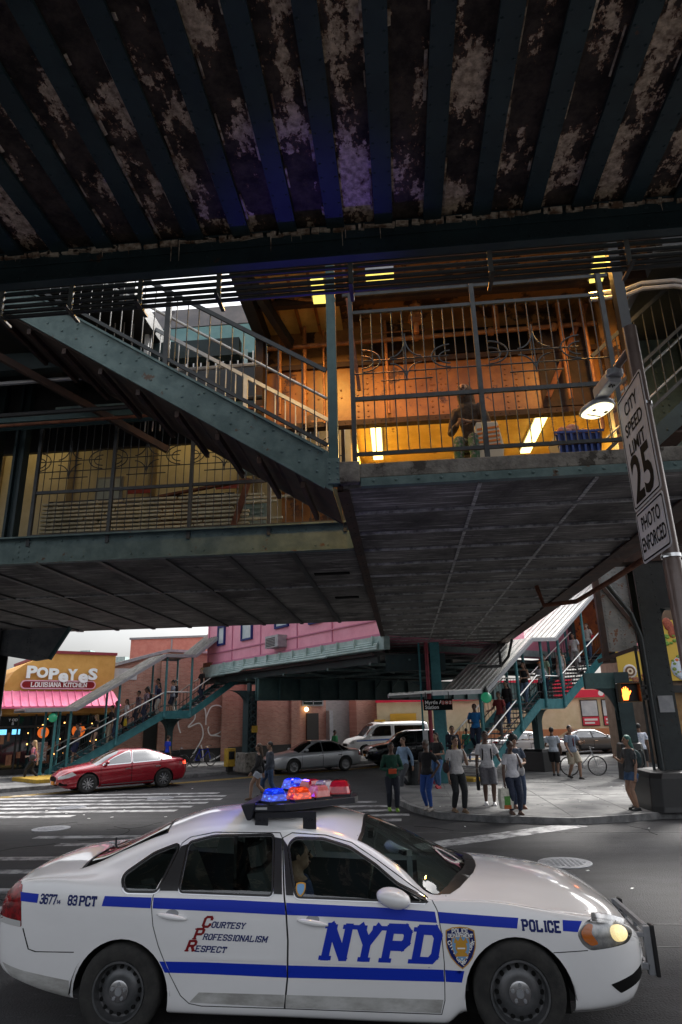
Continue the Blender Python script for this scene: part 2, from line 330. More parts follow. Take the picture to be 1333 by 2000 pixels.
# ------------------------------------------------------------------ flat fills (letters, stripes, panels cut to an outline)
def inpoly(x, y, P):
    c = False; j = len(P)-1
    for i in range(len(P)):
        a, b = P[i], P[j]
        if (a[1] > y) != (b[1] > y) and x < (b[0]-a[0])*(y-a[1])/(b[1]-a[1])+a[0]: c = not c
        j = i
    return c
def fill(adds, holes=(), step=(.06, .06), grid=True):
    """triangulate the union of adds minus holes, with inner grid points so that it can be bent onto a curved surface"""
    pts = []; edges = []
    def put(P):
        k = len(pts); Q = []
        for i in range(len(P)):
            a, b = P[i], P[(i+1) % len(P)]; n = max(1, int(max(abs(b[0]-a[0])/step[0], abs(b[1]-a[1])/step[1])))
            if not grid: n = 1
            Q += [(a[0]+(b[0]-a[0])*q/n, a[1]+(b[1]-a[1])*q/n) for q in range(n)]
        for i, q in enumerate(Q): pts.append(V(q)); edges.append((k+i, k+(i+1) % len(Q)))
    for P in adds: put(P)
    for P in holes: put(P)
    if grid:
        xs = [p.x for p in pts]; ys = [p.y for p in pts]
        nx = int((max(xs)-min(xs))/step[0]); ny = int((max(ys)-min(ys))/step[1])
        for i in range(1, nx+1):
            for j in range(1, ny+1):
                x, y = min(xs)+(i-.5)*step[0]+random.uniform(-.002, .002), min(ys)+(j-.5)*step[1]
                if any(inpoly(x, y, P) for P in adds) and not any(inpoly(x, y, P) for P in holes): pts.append(V((x, y)))
    r = delaunay_2d_cdt(pts, edges, [], 0, 1e-5)
    vs, fs = r[0], r[2]; out = []
    for f in fs:
        cx = sum(vs[i].x for i in f)/len(f); cy = sum(vs[i].y for i in f)/len(f)
        if any(inpoly(cx, cy, P) for P in adds) and not any(inpoly(cx, cy, P) for P in holes): out.append(tuple(f))
    used = sorted({i for f in out for i in f}); mp = {i: k for k, i in enumerate(used)}
    return [(vs[i].x, vs[i].y) for i in used], [tuple(mp[i] for i in f) for f in out]

# block capitals: strokes on a 4 x 6 grid with slab serifs
GL = {
'A': [[(0, 0), (1.6, 6), (2.4, 6), (4, 0)], [(.8, 2), (3.2, 2)]], 'C': [[(4, 4.4), (4, 5), (3.2, 6), (.8, 6), (0, 5), (0, 1), (.8, 0), (3.2, 0), (4, 1), (4, 1.6)]],
'D': [[(0, 0), (0, 6)], [(0, 6), (3, 6), (4, 4.8), (4, 1.2), (3, 0), (0, 0)]], 'E': [[(4, 6), (0, 6), (0, 0), (4, 0)], [(0, 3), (2.8, 3)]],
'F': [[(4, 6), (0, 6), (0, 0)], [(0, 3), (2.8, 3)]], 'I': [[(1, 0), (1, 6)]], 'L': [[(0, 6), (0, 0), (4, 0), (4, 1.2)]],
'M': [[(0, 0), (0, 6), (2.4, 1.4), (4.8, 6), (4.8, 0)]], 'N': [[(0, 0), (0, 6), (4, 0), (4, 6)]],
'O': [[(.9, 0), (3.1, 0), (4, 1), (4, 5), (3.1, 6), (.9, 6), (0, 5), (0, 1), (.9, 0)]], 'P': [[(0, 0), (0, 6), (3.2, 6), (4, 5.2), (4, 3.6), (3.2, 2.8), (0, 2.8)]],
'R': [[(0, 0), (0, 6), (3.2, 6), (4, 5.2), (4, 3.8), (3.2, 3), (0, 3)], [(2.2, 3), (4, 0)]], 'S': [[(4, 4.6), (4, 5.1), (3.2, 6), (.8, 6), (0, 5.2), (0, 3.9), (.8, 3.2), (3.2, 2.8), (4, 2.1), (4, .8), (3.2, 0), (.8, 0), (0, .9), (0, 1.4)]],
'T': [[(2, 0), (2, 6)], [(0, 4.8), (0, 6), (4, 6), (4, 4.8)]], 'U': [[(0, 6), (0, 1), (.9, 0), (3.1, 0), (4, 1), (4, 6)]], 'Y': [[(0, 6), (2, 3), (4, 6)], [(2, 3), (2, 0)]],
'H': [[(0, 0), (0, 6)], [(4, 0), (4, 6)], [(0, 3), (4, 3)]], 'K': [[(0, 0), (0, 6)], [(4, 6), (0, 2.6)], [(1.4, 3.6), (4, 0)]],
'3': [[(0, 5), (.8, 6), (3.2, 6), (4, 5.2), (4, 3.8), (3.3, 3.1), (1.2, 3.1)], [(3.3, 3.1), (4, 2.4), (4, .8), (3.2, 0), (.8, 0), (0, 1)]],
'6': [[(4, 5), (3.2, 6), (.8, 6), (0, 5), (0, .9), (.8, 0), (3.2, 0), (4, .9), (4, 2.6), (3.2, 3.4), (0, 3.4)]], '7': [[(0, 5), (0, 6), (4, 6), (1.6, 0)]],
'8': [[(.8, 0), (3.2, 0), (4, .9), (4, 2.3), (3.2, 3.1), (.8, 3.1), (0, 2.3), (0, .9), (.8, 0)], [(.8, 3.1), (0, 3.9), (0, 5.1), (.8, 6), (3.2, 6), (4, 5.1), (4, 3.9), (3.2, 3.1)]],
'1': [[(1, 5.2), (2, 6), (2, 0)]], '4': [[(3, 0), (3, 6), (0, 1.8), (4.3, 1.8)]], '2': [[(0, 4.8), (0, 5.2), (.8, 6), (3.2, 6), (4, 5.2), (4, 3.8), (0, 0), (4, 0), (4, 1)]], '5': [[(4, 6), (0, 6), (0, 3.4), (3.2, 3.4), (4, 2.6), (4, .8), (3.2, 0), (.8, 0), (0, 1)]],
'B': [[(0, 0), (0, 6), (3.2, 6), (4, 5.2), (4, 3.8), (3.2, 3.1), (4, 2.4), (4, .8), (3.2, 0), (0, 0)], [(0, 3.1), (3.2, 3.1)]], 'W': [[(0, 6), (1.2, 0), (2.4, 4), (3.6, 0), (4.8, 6)]], 'G': [[(4, 4.4), (4, 5), (3.2, 6), (.8, 6), (0, 5), (0, 1), (.8, 0), (3.2, 0), (4, 1), (4, 2.8), (2.4, 2.8)]]}
SERIF = {'A': [(0, 0), (4, 0)], 'D': [(-.2, 0), (-.2, 6)], 'F': [(0, 0)], 'I': [(1, 0), (1, 6)], 'L': [(0, 6)], 'M': [(0, 0), (0, 6), (4.8, 0), (4.8, 6)], 'N': [(0, 0), (0, 6), (4, 6)],
         'P': [(0, 0), (-.3, 6)], 'R': [(0, 0), (4.2, 0)], 'T': [(2, 0)], 'U': [(0, 6), (4, 6)], 'Y': [(0, 6), (4, 6), (2, 0)], 'E': [(-.3, 6), (-.3, 0)], 'H': [(0, 0), (0, 6), (4, 0), (4, 6)], 'K': [(0, 0), (0, 6), (4, 0), (4, 6)], '1': [(2, 0)], '4': [(3, 0)], 'B': [(-.2, 0), (-.2, 6)]}
def letters(txt, h, wd=.55, th=1.15, shear=0.0, gap=1.7, serif=1.1):
    """outline polygons (list of quads) of block capitals; height h, grid width factor wd; returns polys, total width"""
    u = h/6; out = []; x = 0
    def tr(p, x): return ((p[0]*wd/.66*1.0+x)*u+p[1]*u*shear, p[1]*u)
    for ch in txt:
        if ch == ' ': x += 3; continue
        for line in GL[ch]:
            for a, b in zip(line, line[1:]):
                dx, dy = (b[0]-a[0])*wd/.66, b[1]-a[1]; L = math.hypot(dx, dy); ex, ey = dx/L*th*.35, dy/L*th*.35; nx, ny = -dy/L*th/2, dx/L*th/2
                ax, bx_ = a[0]*wd/.66, b[0]*wd/.66
                q = [(ax-ex+nx, a[1]-ey+ny), (ax-ex-nx, a[1]-ey-ny), (bx_+ex-nx, b[1]+ey-ny), (bx_+ex+nx, b[1]+ey+ny)]
                out.append([((p[0]+x)*u+p[1]*u*shear, p[1]*u) for p in q])
        if serif:
            for sx_, sy_ in SERIF.get(ch, []):
                cx = sx_*wd/.66; q = [(cx-serif, sy_-.42), (cx+serif, sy_-.42), (cx+serif, sy_+.42), (cx-serif, sy_+.42)]
                out.append([((p[0]+x)*u+p[1]*u*shear, p[1]*u) for p in q])
        x += max(p[0] for l in GL[ch] for p in l)*wd/.66+gap
    return out, (x-gap)*u
def lettermesh(mb, txt, h, o, ux, uz, wd=.55, th=1.15, shear=0, gap=1.7, serif=1.1, center=False, depth=0):
    polys, tw = letters(txt, h, wd, th, shear, gap, serif); vs, fs = fill(polys, grid=False); o, ux, uz = V(o), V(ux), V(uz)
    if center: o = o-ux*tw/2
    mb.add([o+ux*p[0]+uz*p[1] for p in vs], fs); return tw
def textmesh(mb, txt, size, o, ux, uz, bold=0.0, shear=0.0, center=True, extrude=0.0, spacing=1.0, fit=None):
    c = bpy.data.curves.new('t', 'FONT'); c.body = txt; c.size = size; c.offset = bold; c.shear = shear; c.extrude = extrude
    c.space_character = spacing; c.align_x = 'CENTER' if center else 'LEFT'; c.resolution_u = 3
    ob = bpy.data.objects.new('t', c); COL.objects.link(ob); dg = bpy.context.evaluated_depsgraph_get()
    me = bpy.data.meshes.new_from_object(ob.evaluated_get(dg)); o, ux, uz = V(o), V(ux), V(uz); nn = ux.cross(uz)
    k = 1.0
    if fit:
        xs = [v.co.x for v in me.vertices]; k = fit/(max(xs)-min(xs))
    mb.add([o+ux*v.co.x*k+uz*v.co.y+nn*v.co.z for v in me.vertices], [tuple(p.vertices) for p in me.polygons])
    bpy.data.objects.remove(ob); bpy.data.curves.remove(c); bpy.data.meshes.remove(me)
# ------------------------------------------------------------------ ground
g = MB(); n = 40
g.add([(x, y, 0) for x in (-400, 400) for y in (-60, 700)], [(0, 2, 3, 1)]); struct(g.build('road_surface', 'asphalt'))
PLAZA = [(-.69, 25.8), (-.53, 22.3), (-.33, 20.2), (.1, 18.6), (.71, 17.4), (2.0, 16.7), (3.7, 16.25), (4.9, 16.6), (5.8, 17.0), (9, 17.1), (40, 17.1), (40, 58), (27, 52), (16, 43.2), (6, 34), (1.6, 29.6), (-.2, 27.4)]
def slab(poly, z0, z1, mb=None):
    m_ = mb or MB(); m_.prism([(p[0], p[1], 0) for p in poly], (0, 0, z0), (0, 0, z1)); return m_
def inset(poly, d):
    out = []; n = len(poly)
    for i in range(n):
        a, b, c = V((*poly[i-1], 0)), V((*poly[i], 0)), V((*poly[(i+1) % n], 0))
        t1, t2 = (b-a).normalized(), (c-b).normalized(); nn = V((-(t1.y+t2.y), t1.x+t2.x, 0)).normalized(); out.append((b.x+nn.x*d, b.y+nn.y*d))
    return out
def pavement(name, poly):
    struct(slab(poly, -.2, .145).build('kerb', 'kerb'))
    m_ = slab(inset(poly, .16), -.1, .15); struct(m_.build(name, 'sidewalk'))
pavement('pavement', PLAZA)
Lc = [(-40, 1.2), (-18.4, 22.3), (-15.3, 25.0), (-8.3, 31.9), (0, 39.4), (14, 52), (30, 66.4), (24, 74), (-8, 46), (-50, 8)]
pavement('pavement', Lc)
# paving joints
j = MB()
for (a, b) in (((-.2, 20.6), (12, 20.6)), ((.1, 24.2), (14, 24.2)), ((3.7, 16.5), (3.7, 29)), ((7.4, 17.3), (7.4, 31)), ((1.2, 17.4), (1.2, 28)), ((0, 27.3), (16, 27.3)), ((10.5, 17.3), (10.5, 33)), ((5.2, 17), (5.2, 24)),
               ((-21, 22), (-25, 26)), ((-17.6, 23.4), (-22, 28.4)), ((-14.6, 26.2), (-19, 31)), ((-11.6, 29.2), (-16, 34)), ((-8.5, 32.3), (-12.8, 37.2)), ((-5, 35.4), (-9, 40.2)), ((-1, 39.1), (-5, 44))):
    j.bar((*a, .152), (*b, .152), .035, .006)
struct(j.build('pavement_joint', 'groundseam'))
c = MB()
def stripe(m_, x0, x1, y, wd, z=.004, k=0.0): m_.prism([(x0, y-wd/2, 0), (x1, y-wd/2+k, 0), (x1, y+wd/2+k, 0), (x0, y+wd/2, 0)], (0, 0, -.05), (0, 0, z))
for y, x0, x1 in ((18.6, -14, -9.2), (19.5, -15.5, -6.6), (20.35, -15.8, -6.4), (21.2, -15.2, -6.2), (22.1, -15, -6), (23.0, -14.6, -6.1), (23.9, -14.2, -6.6)): stripe(c, x0, x1, y, .38)
for y, x0, x1 in ((17.3, -3.6, -.2), (18.15, -3.4, .0), (19.0, -3.3, -.35), (19.9, -3.2, -.6), (20.9, -3.2, -.95)): stripe(c, x0, x1, y, .36)
for y, x0, x1 in ((9.6, -9, -3.4), (10.6, -9.5, -4.2), (11.9, -9.5, -4.6), (13.0, -10, -5.6), (14.4, -7.4, -5.2), (15.3, -8.4, -4.3)): stripe(c, x0, x1, y, .3)
struct(c.build('crosswalk_marking', 'roadpaint'))
c = MB(); c.prism([(-.2, 13.95, 0), (.15, 13.5, 0), (3.9, 16.05, 0), (3.55, 16.5, 0)], (0, 0, -.05), (0, 0, .004)); struct(c.build('stop_line', 'roadpaint'))
c = MB(); c.bar(F2((-7, 30.3), -14, 0, .002), F2((-7, 30.3), 40, 0, .002), .12, .006); c.bar(F2((-6.8, 30.0), -14, 0, .002), F2((-6.8, 30.0), 40, 0, .002), .12, .006); struct(c.build('lane_line', 'yellow'))
# asphalt patch seams
c = MB()
for a, b in (((.6, 9.0), (6, 9.0)), ((1.2, 8.2), (7, 8.25)), ((-3, 15.6), (6, 15.2)), ((-12, 17.2), (-2, 16.9))): c.bar((*a, .001), (*b, .001), .03, .006)
struct(c.build('tar_seam', 'groundseam'))
def manhole(x, y, lab):
    m_ = MB(); m_.lathe([(.44, -.02), (.44, .012), (.37, .014)], 28, (x, y, 0))
    r = thing('manhole_cover', lab, 'manhole cover', (x, y, 0), 'manhole covers in the road'); m_.build('ring', 'manhole', r)
    b = MB(); b.lathe([(.36, -.02), (.36, .012)], 28, (x, y, 0))
    for i in range(-4, 5):
        for k in range(-4, 5):
            if math.hypot(i, k)*.078 < .32: b.box((x+i*.078, y+k*.078, .014), (.045, .045, .008))
    b.build('lid', 'manhole', r)
manhole(-8.67, 16.48, 'round iron manhole cover on the road behind the white car boot')
manhole(2.55, 12.35, 'round iron manhole cover on dark road beyond the white car bonnet')
manhole(-10.2, 20.45, 'small round manhole cover among the crosswalk stripes')
manhole(-8.2, 22.6, 'pale worn manhole cover near the red sedan rear wheel')

# ------------------------------------------------------------------ the deck overhead
JY, JZ = 5.42, 7.2
dk = thing('elevated_deck', 'dark peeling underside of the railway deck overhead with steel beams', 'elevated railway', (0, JY, 0))
m_ = MB(); m_.bx(-12, 12, -.6, JY+.1, 7.26, 7.7); m_.build('concrete_soffit', 'deckface', dk)
for k in range(-8, 19):
    x = -3.39+.49*k; b = MB(); b.bx(x-.09, x+.09, -.6, JY-.012, 7.175, 7.215)
    b.bx(x-.02, x+.02, -.6, JY-.014, 7.215, 7.28)
    b.rivets([(x+s*.065, y, 7.175) for s in (-1, 1) for y in [1.2+.16*q for q in range(26)]], (0, 0, -1), .014)
    b.build('beam', 'tealdark', dk)
m_ = MB(); m_.bx(-12, 12, JY, JY+.03, 6.86, 7.3)
m_.bx(-12, 12, JY-.05, JY-.002, 7.20, 7.22); m_.bx(-12, 12, JY-.05, JY+.06, 6.83, 6.862)
m_.bar((-12, JY-.012, 7.12), (12, JY-.012, 7.12), .02, .12)
for row in (7.12, 6.92):
    m_.rivets([(-4.6+.19*q, JY-.023 if row > 7 else JY-.002, row) for q in range(46)], (0, -1, 0), .017)
m_.rivets([(-4.6+.4*q, JY-.002, 7.0) for q in range(23)], (0, -1, 0), .014)
m_.build('cross_girder', 'tealdark', dk, bevel=.004)
m_ = MB()
random.seed(4)
x = -4.8
while x < 4:
    L = random.uniform(.03, .16); h = random.uniform(.02, .075)
    m_.box((x+L/2, JY-.035, 7.175), (L, .03, h), M.Rotation(random.uniform(-.15, .15), 3, 'Y'))
    if random.random() < .22: m_.tube([(x, JY-.04, 7.2), (x+.004, JY-.04, 7.2-random.uniform(.08, .26))], [.008, .002], 5)
    x += L*random.uniform(.5, 1.35)
m_.build('lime_crust', 'crust', dk)
m_ = MB(); random.seed(8)
for q in range(150):
    k = random.randint(-2, 16); x = -3.39+.49*k+random.choice((-1, 1))*random.uniform(.096, .115); y = random.uniform(2.2, 5.2); L = random.uniform(.05, .45)
    m_.box((x, y, 7.222+random.uniform(0, .03)), (random.uniform(.012, .03), L, .012), M.Rotation(random.uniform(-.5, .5), 3, 'Y'))
m_.build('peeling_flakes', 'crust', dk)  # loose flakes peeling along the beam edges
# conduits hung past the girder
rk = thing('conduit_rack', 'bundle of dark cable conduits running along behind the deck girder', 'conduits', (0, 5.9, 6.7))
m_ = MB()
for i, (yy, zz) in enumerate(((5.70, 7.02), (5.72, 6.965), (5.75, 6.905), (5.78, 6.85), (5.80, 6.795), (5.82, 6.745))): m_.tube([(-5, yy, zz), (5, yy, zz)], .024, 8)
m_.build('conduit', 'black', rk, smooth=40)
for x in (-4.2, -3.4, -2.62, -1.75, -.33, 1.12, 2.5):
    b = MB(); b.bar((x, 5.70, 6.68), (x, 5.70, 7.06), .03, .05, (1, 0, 0)); b.bx(x-.02, x+.02, 5.6, 5.9, 6.66, 6.685); b.build('hanger', 'black', rk)

# ------------------------------------------------------------------ mezzanine walkway ahead
ZU = 5.30
wk = thing('mezzanine_walkway', 'concrete floored footbridge over the street with sooty underside', 'footbridge', (1.7, 8, ZU))
m_ = MB(); m_.bx(-.66, 4.2, 8.06, 37, ZU+.01, ZU+.16); m_.build('soffit', 'boards', wk)
m_ = MB(); y = 9.1; random.seed(9)
while y < 36: m_.bx(-.6, 4.1, y, y+random.uniform(.03, .055), ZU-.03, ZU+.012); y += 1.13
for xx in (1.12, 2.62): m_.bx(xx, xx+.05, 8.1, 36.9, ZU-.004, ZU+.012)
m_.build('soffit_joint', 'boardsedge', wk)
m_ = MB(); m_.bx(-.74, -.66, 8.06, 37, ZU-.03, ZU+.22); m_.bx(-.74, -.58, 8.06, 37, ZU-.035, ZU-.01)
m_.rivets([(-.742, 8.3+.3*q, ZU+.1) for q in range(70)], (-1, 0, 0), .018); m_.rivets([(-.65, 8.3+.3*q, ZU-.036) for q in range(70)], (0, 0, -1), .015)
m_.build('edge_angle', 'rustdark', wk)
m_ = MB(); m_.bx(4.2, 4.4, 8.6, 37, ZU-.02, ZU+.6); m_.bx(4.1, 4.5, 8.6, 37, ZU-.05, ZU-.02); m_.build('side_girder', 'rustdark', wk)
m_ = MB(); m_.bx(-.62, 3.9, 7.99, 8.2, ZU+.125, ZU+.33); m_.build('parapet', 'concrete', wk, bevel=.012)
m_ = MB(); m_.bx(-.70, -.43, 7.95, 8.2, ZU+.06, ZU+.36); m_.build('corner_block', 'concrete', wk, bevel=.015)
m_ = MB(); m_.bx(-.42, 3.95, 7.975, 8.06, ZU, ZU+.12); m_.bx(-.42, 3.95, 7.955, 7.99, ZU-.002, ZU+.022)
m_.rivets([(-.25+.295*q, 7.974, ZU+.072) for q in range(14)], (0, -1, 0), .024); m_.build('front_angle', 'tealpale', wk)
m_ = MB(); m_.bx(-.62, 4.2, 8.22, 11.2, ZU+.17, ZU+.2); m_.build('floor', 'concrete', wk)

def railing(name, lab, x0, posts, y, z0, zm, zt, ztop, step, mat='railsteel', orn=True):
    r = thing(name, lab, 'railing', (x0, y, z0))
    for px in posts: m_ = MB(); m_.bx(px-.032, px+.032, y-.032, y+.032, z0-.2, (ztop or zt)+.03); m_.build('post', mat, r)
    a, b = posts[0], posts[-1]
    for zz, h in ((z0, .05), (zm, .06), (zt, .05)):
        for p, q in zip(posts, posts[1:]): m_ = MB(); m_.bx(p+.033, q-.033, y-.02, y+.02, zz-h/2, zz+h/2); m_.build('rail', mat, r)
    if ztop: m_ = MB(); m_.bx(a-.12, b+.15, y+.034, y+.07, ztop-.025, ztop+.025); m_.build('top_bar', mat, r)
    m_ = MB()
    for p, q in zip(posts, posts[1:]):
        n = max(1, round((q-p)/step))
        for k in range(1, n):
            xx = p+(q-p)*k/n; m_.tube([(xx, y, z0), (xx, y, zt)], .0085, 5)
    m_.build('balusters', mat, r)
    if orn:
        for p, q in zip(posts, posts[1:]):
            cx, cz = (p+q)/2-.12, zm+.42*(zt-zm); m_ = MB(); k = (zt-zm)/1.4
            def arc(x, z, rx, rz, a0, a1): m_.tube([(cx+x*k+rx*k*cos(a0+(a1-a0)*i/9), y-.012, cz+z*k+rz*k*sin(a0+(a1-a0)*i/9)) for i in range(10)], .011, 5)
            for s in (-1, 1):
                arc(s*.0+s*.22, .33, .22, .30, pi if s > 0 else 0, 1.5*pi if s > 0 else -.5*pi)
                arc(s*.22, -.33, .22, .26, pi if s > 0 else 0, .5*pi)
                arc(s*.62, 0, .26, .18, pi/2, 3*pi/2 if s > 0 else -pi/2)
                arc(s*.62, -.02, .16, .10, pi/2, 3*pi/2 if s > 0 else -pi/2)
            m_.tube([(cx-.6*k, y-.012, cz), (cx+.6*k, y-.012, cz)], .011, 5); m_.tube([(cx-.36*k, y-.012, cz-.33*k), (cx+.36*k, y-.012, cz-.33*k)], .011, 5)
            m_.tube([(p, y-.012, cz-.2*k), (q, y-.012, cz-.2*k)], .011, 5)
            m_.tube([(cx, y-.012, cz-.35*k), (cx, y-.012, cz+.4*k)], .011, 5); m_.build('scroll_ornament', mat, r)
    return r
railing('iron_railing', 'grey iron railing with scroll ornament along the amber lit walkway', -.5, (-.49, 1.27, 3.06), 8.06, 5.79, 6.62, 8.02, 8.37, .146)
pc = thing('steel_post', 'tall grey green steel post between stair and lit walkway railing', 'steel post', (-.77, 8.02, 5.4))
m_ = MB(); m_.bx(-.84, -.71, 7.99, 8.09, 5.35, 9.3); m_.build('shaft', 'teal', pc)
m_ = MB(); m_.bx(-.86, -.69, 7.96, 7.988, 5.36, 5.72); m_.rivets([(xx, 7.96, z) for xx in (-.83, -.72) for z in (5.42, 5.5, 5.58, 5.66)], (0, -1, 0), .018); m_.build('gusset', 'tealpale', pc)
for xx, lab in ((3.42, 'dark steel post behind the brown lamp pole, beside lit walkway'),):
    p_ = thing('steel_post', lab, 'steel post', (xx, 8.3, 5.4)); m_ = MB(); m_.bx(xx-.07, xx+.07, 8.25, 8.4, 5.4, 9.4); m_.build('shaft', 'black', p_)

# station interior behind the railing
sh = thing('mezzanine_hall', 'amber lit station hall of riveted plates and pipes behind the railing', 'station hall', (1, 10.5, 5.5))
m_ = MB(); m_.bx(-2.25, 4.3, 10.5, 10.6, 7.46, 8.6)
m_.rivets([(-1.9+.21*q, 10.498, z) for q in range(30) for z in (7.95, 8.1)]+[(-.55+1.33*q+o, 10.498, 7.55+.11*k) for q in range(4) for o in (0, .18) for k in range(9)], (0, -1, 0), .022)
m_.build('riveted_girder', 'orangewall', sh)
m_ = MB(); m_.bx(-2.2, 4.3, 10.42, 10.60, 7.36, 7.46); m_.rivets([(-1.9+.16*q, 10.42, 7.41) for q in range(38)], (0, -1, 0), .016); m_.build('girder_flange', 'rustdark', sh)
m_ = MB(); m_.bx(-2.25, 4.3, 10.62, 10.7, 8.6, 9.5); m_.build('upper_wall', 'amberdark', sh)
m_ = MB(); m_.bx(-2.2, 4.3, 10.44, 10.60, 8.56, 8.66); m_.build('ledge', 'rustdark', sh)
m_ = MB(); m_.bx(-.8, 4.4, 8.5, 10.7, 9.5, 9.6); m_.build('ceiling', 'amberdark', sh); m_ = MB(); m_.bx(-2.3, -.8, 8.3, 10.7, 9.45, 9.55); m_.build('ceiling', 'passage', sh)
m_ = MB()
for x in (-1.95, -1.6, -1.25): m_.bx(x, x+.05, 8.35, 10.6, 9.38, 9.45)
m_.tube([(-2.0, 8.5, 9.36), (-1.9, 9.3, 9.36), (-1.3, 9.5, 9.36), (-.9, 9.5, 9.36)], .03, 8); m_.build('ceiling_conduit', 'orangewall', sh)
m_ = MB()
for yy in (8.55, 9.5): m_.bx(-2.3, 4.4, yy, yy+.12, 9.28, 9.5)
m_.build('ceiling_beam', 'rustdark', sh)
m_ = MB(); m_.bx(-.66, 4.2, 10.61, 17, 7.72, 7.8); m_.build('passage_ceiling', 'passage', sh)
m_ = MB(); m_.bx(-.72, -.66, 10.7, 17, 5.5, 7.8); m_.bx(4.2, 4.26, 10.7, 17, 5.5, 7.8); m_.bx(-.7, 4.2, 17, 17.1, 5.5, 7.8); m_.build('passage_wall', 'passage', sh)
m_ = MB()
for (a, b, r_) in (((-2.2, 10.3, 8.95), (4.2, 10.3, 9.0), .045), ((.0, 10.35, 7.5), (.0, 10.35, 9.4), .03), ((.55, 9.9, 8.8), (.55, 9.9, 9.45), .05), ((-1.5, 10.35, 7.4), (-1.5, 10.35, 9.4), .035), ((-1.15, 10.35, 7.4), (-1.15, 10.35, 9.3), .02), ((-1.95, 10.3, 7.6), (-1.95, 10.3, 9.4), .03),
                   ((-.35, 9.6, 9.3), (4.2, 9.6, 9.3), .02), ((-.35, 9.3, 9.35), (4.2, 9.3, 9.35), .02), ((3.1, 10.2, 7.5), (3.1, 10.2, 9.4), .04), ((3.55, 10.2, 6.9), (3.5, 10.2, 9.4), .035), ((-.4, 10.3, 9.12), (1.5, 10.3, 9.12), .016), ((1.6, 10.25, 9.0), (1.6, 10.25, 9.45), .045), ((2.0, 10.25, 9.0), (2.0, 10.25, 9.45), .06)): m_.tube([a, b], r_, 10)
for x in (-1.0, .55, 1.9, 3.0): m_.lathe([(.07, -.05), (.085, 0), (.07, .05)], 10, (x, 10.3, 8.98), 'x')
m_.lathe([(.09, 0), (.13, .04), (.13, .14), (.07, .2)], 12, (.55, 9.9, 9.0)); m_.lathe([(.05, 0), (.11, .03), (.11, .09), (.05, .12)], 12, (.55, 9.9, 9.26))
m_.build('pipes', pm('amber_painted_pipe', (.45, .19, .06), (.25, .09, .03), 6, .5, bump=.2), sh, smooth=40)
m_ = MB(); m_.bar((3.62, 10.3, 9.4), (2.75, 10.3, 7.6), .05, .09); m_.build('brace', 'rust', sh); m_ = MB(); m_.bar((-.62, 8.5, 9.3), (-.42, 8.5, 7.0), .05, .05); m_.build('brace', 'rust', sh)
m_ = MB(); m_.bx(3.75, 4.05, 10.2, 10.45, 5.5, 9.5); m_.build('hall_column', 'amberdark', sh)
m_ = MB(); m_.bx(-2.4, -2.25, 10.2, 10.6, 7, 9.6); m_.build('hall_column', 'rustdark', sh)
m_ = MB(); m_.bx(.9, 2.6, 10.55, 10.62, 8.75, 9.25); m_.build('dark_opening', 'signblack', sh)
m_ = MB(); m_.bx(2.7, 3.6, 10.46, 10.5, 7.5, 9.2); m_.build('dark_door', 'rustdark', sh)
m_ = MB(); m_.bx(-2.4, -2.2, 8.3, 10.7, 9.1, 9.6); m_.bar((-2.35, 8.4, 9.5), (-1.75, 10.3, 9.0), .12, .2); m_.build('side_beam', 'black', sh)
def fluoro(p, q, lab, wd=.20, e=None, light=None, mt='tubedim'):
    p, q = V(p), V(q); r = thing('fluorescent_lamp', lab, 'ceiling lamp', (p+q)/2, 'fluorescent lamps on the mezzanine')
    m_ = MB(); m_.bar(p+V((0, 0, .045)), q+V((0, 0, .045)), wd+.05, .05); m_.build('housing', 'lampgrey', r)
    m_ = MB(); m_.bar(p, q, wd, .04); m_.build('diffuser', mt, r)
    if light:
        L = bpy.data.lights.new('lamp_light', 'AREA'); L.shape = 'RECTANGLE'; L.size = .2; L.size_y = (p-q).length; L.energy = light; L.color = e
        o = bpy.data.objects.new('lamp_light', L); COL.objects.link(o); o.parent = r; o.location = (0, 0, -.06)
        d = (q-p).normalized(); o.rotation_euler = M((d.cross(V((0, 0, 1))), d, V((d.cross(V((0, 0, 1)))).cross(d)))).transposed().to_euler()
OR = (1, .31, .05); YE = (1, .66, .2)
fluoro((-.26, 8.52, 9.0), (.18, 8.52, 9.0), 'short lamp across the amber ceiling just right of the steel post', e=OR, light=22)
fluoro((-1.03, 8.48, 9.0), (-1.06, 9.1, 9.0), 'long lamp on the amber ceiling just left of the steel post', e=(1, .58, .12), light=34)
fluoro((3.33, 8.45, 9.0), (3.42, 9.1, 9.0), 'lamp high up near the brown street lamp pole', e=(1, .5, .1), light=22)
fluoro((-.27, 11.1, 7.66), (-.28, 12.8, 7.66), 'left of two low lamps in the yellow passage behind railing', e=YE, light=46, mt='tube')
fluoro((2.83, 11.2, 7.66), (2.82, 12.9, 7.66), 'right of two low lamps in the yellow passage behind railing', e=YE, light=46, mt='tube')

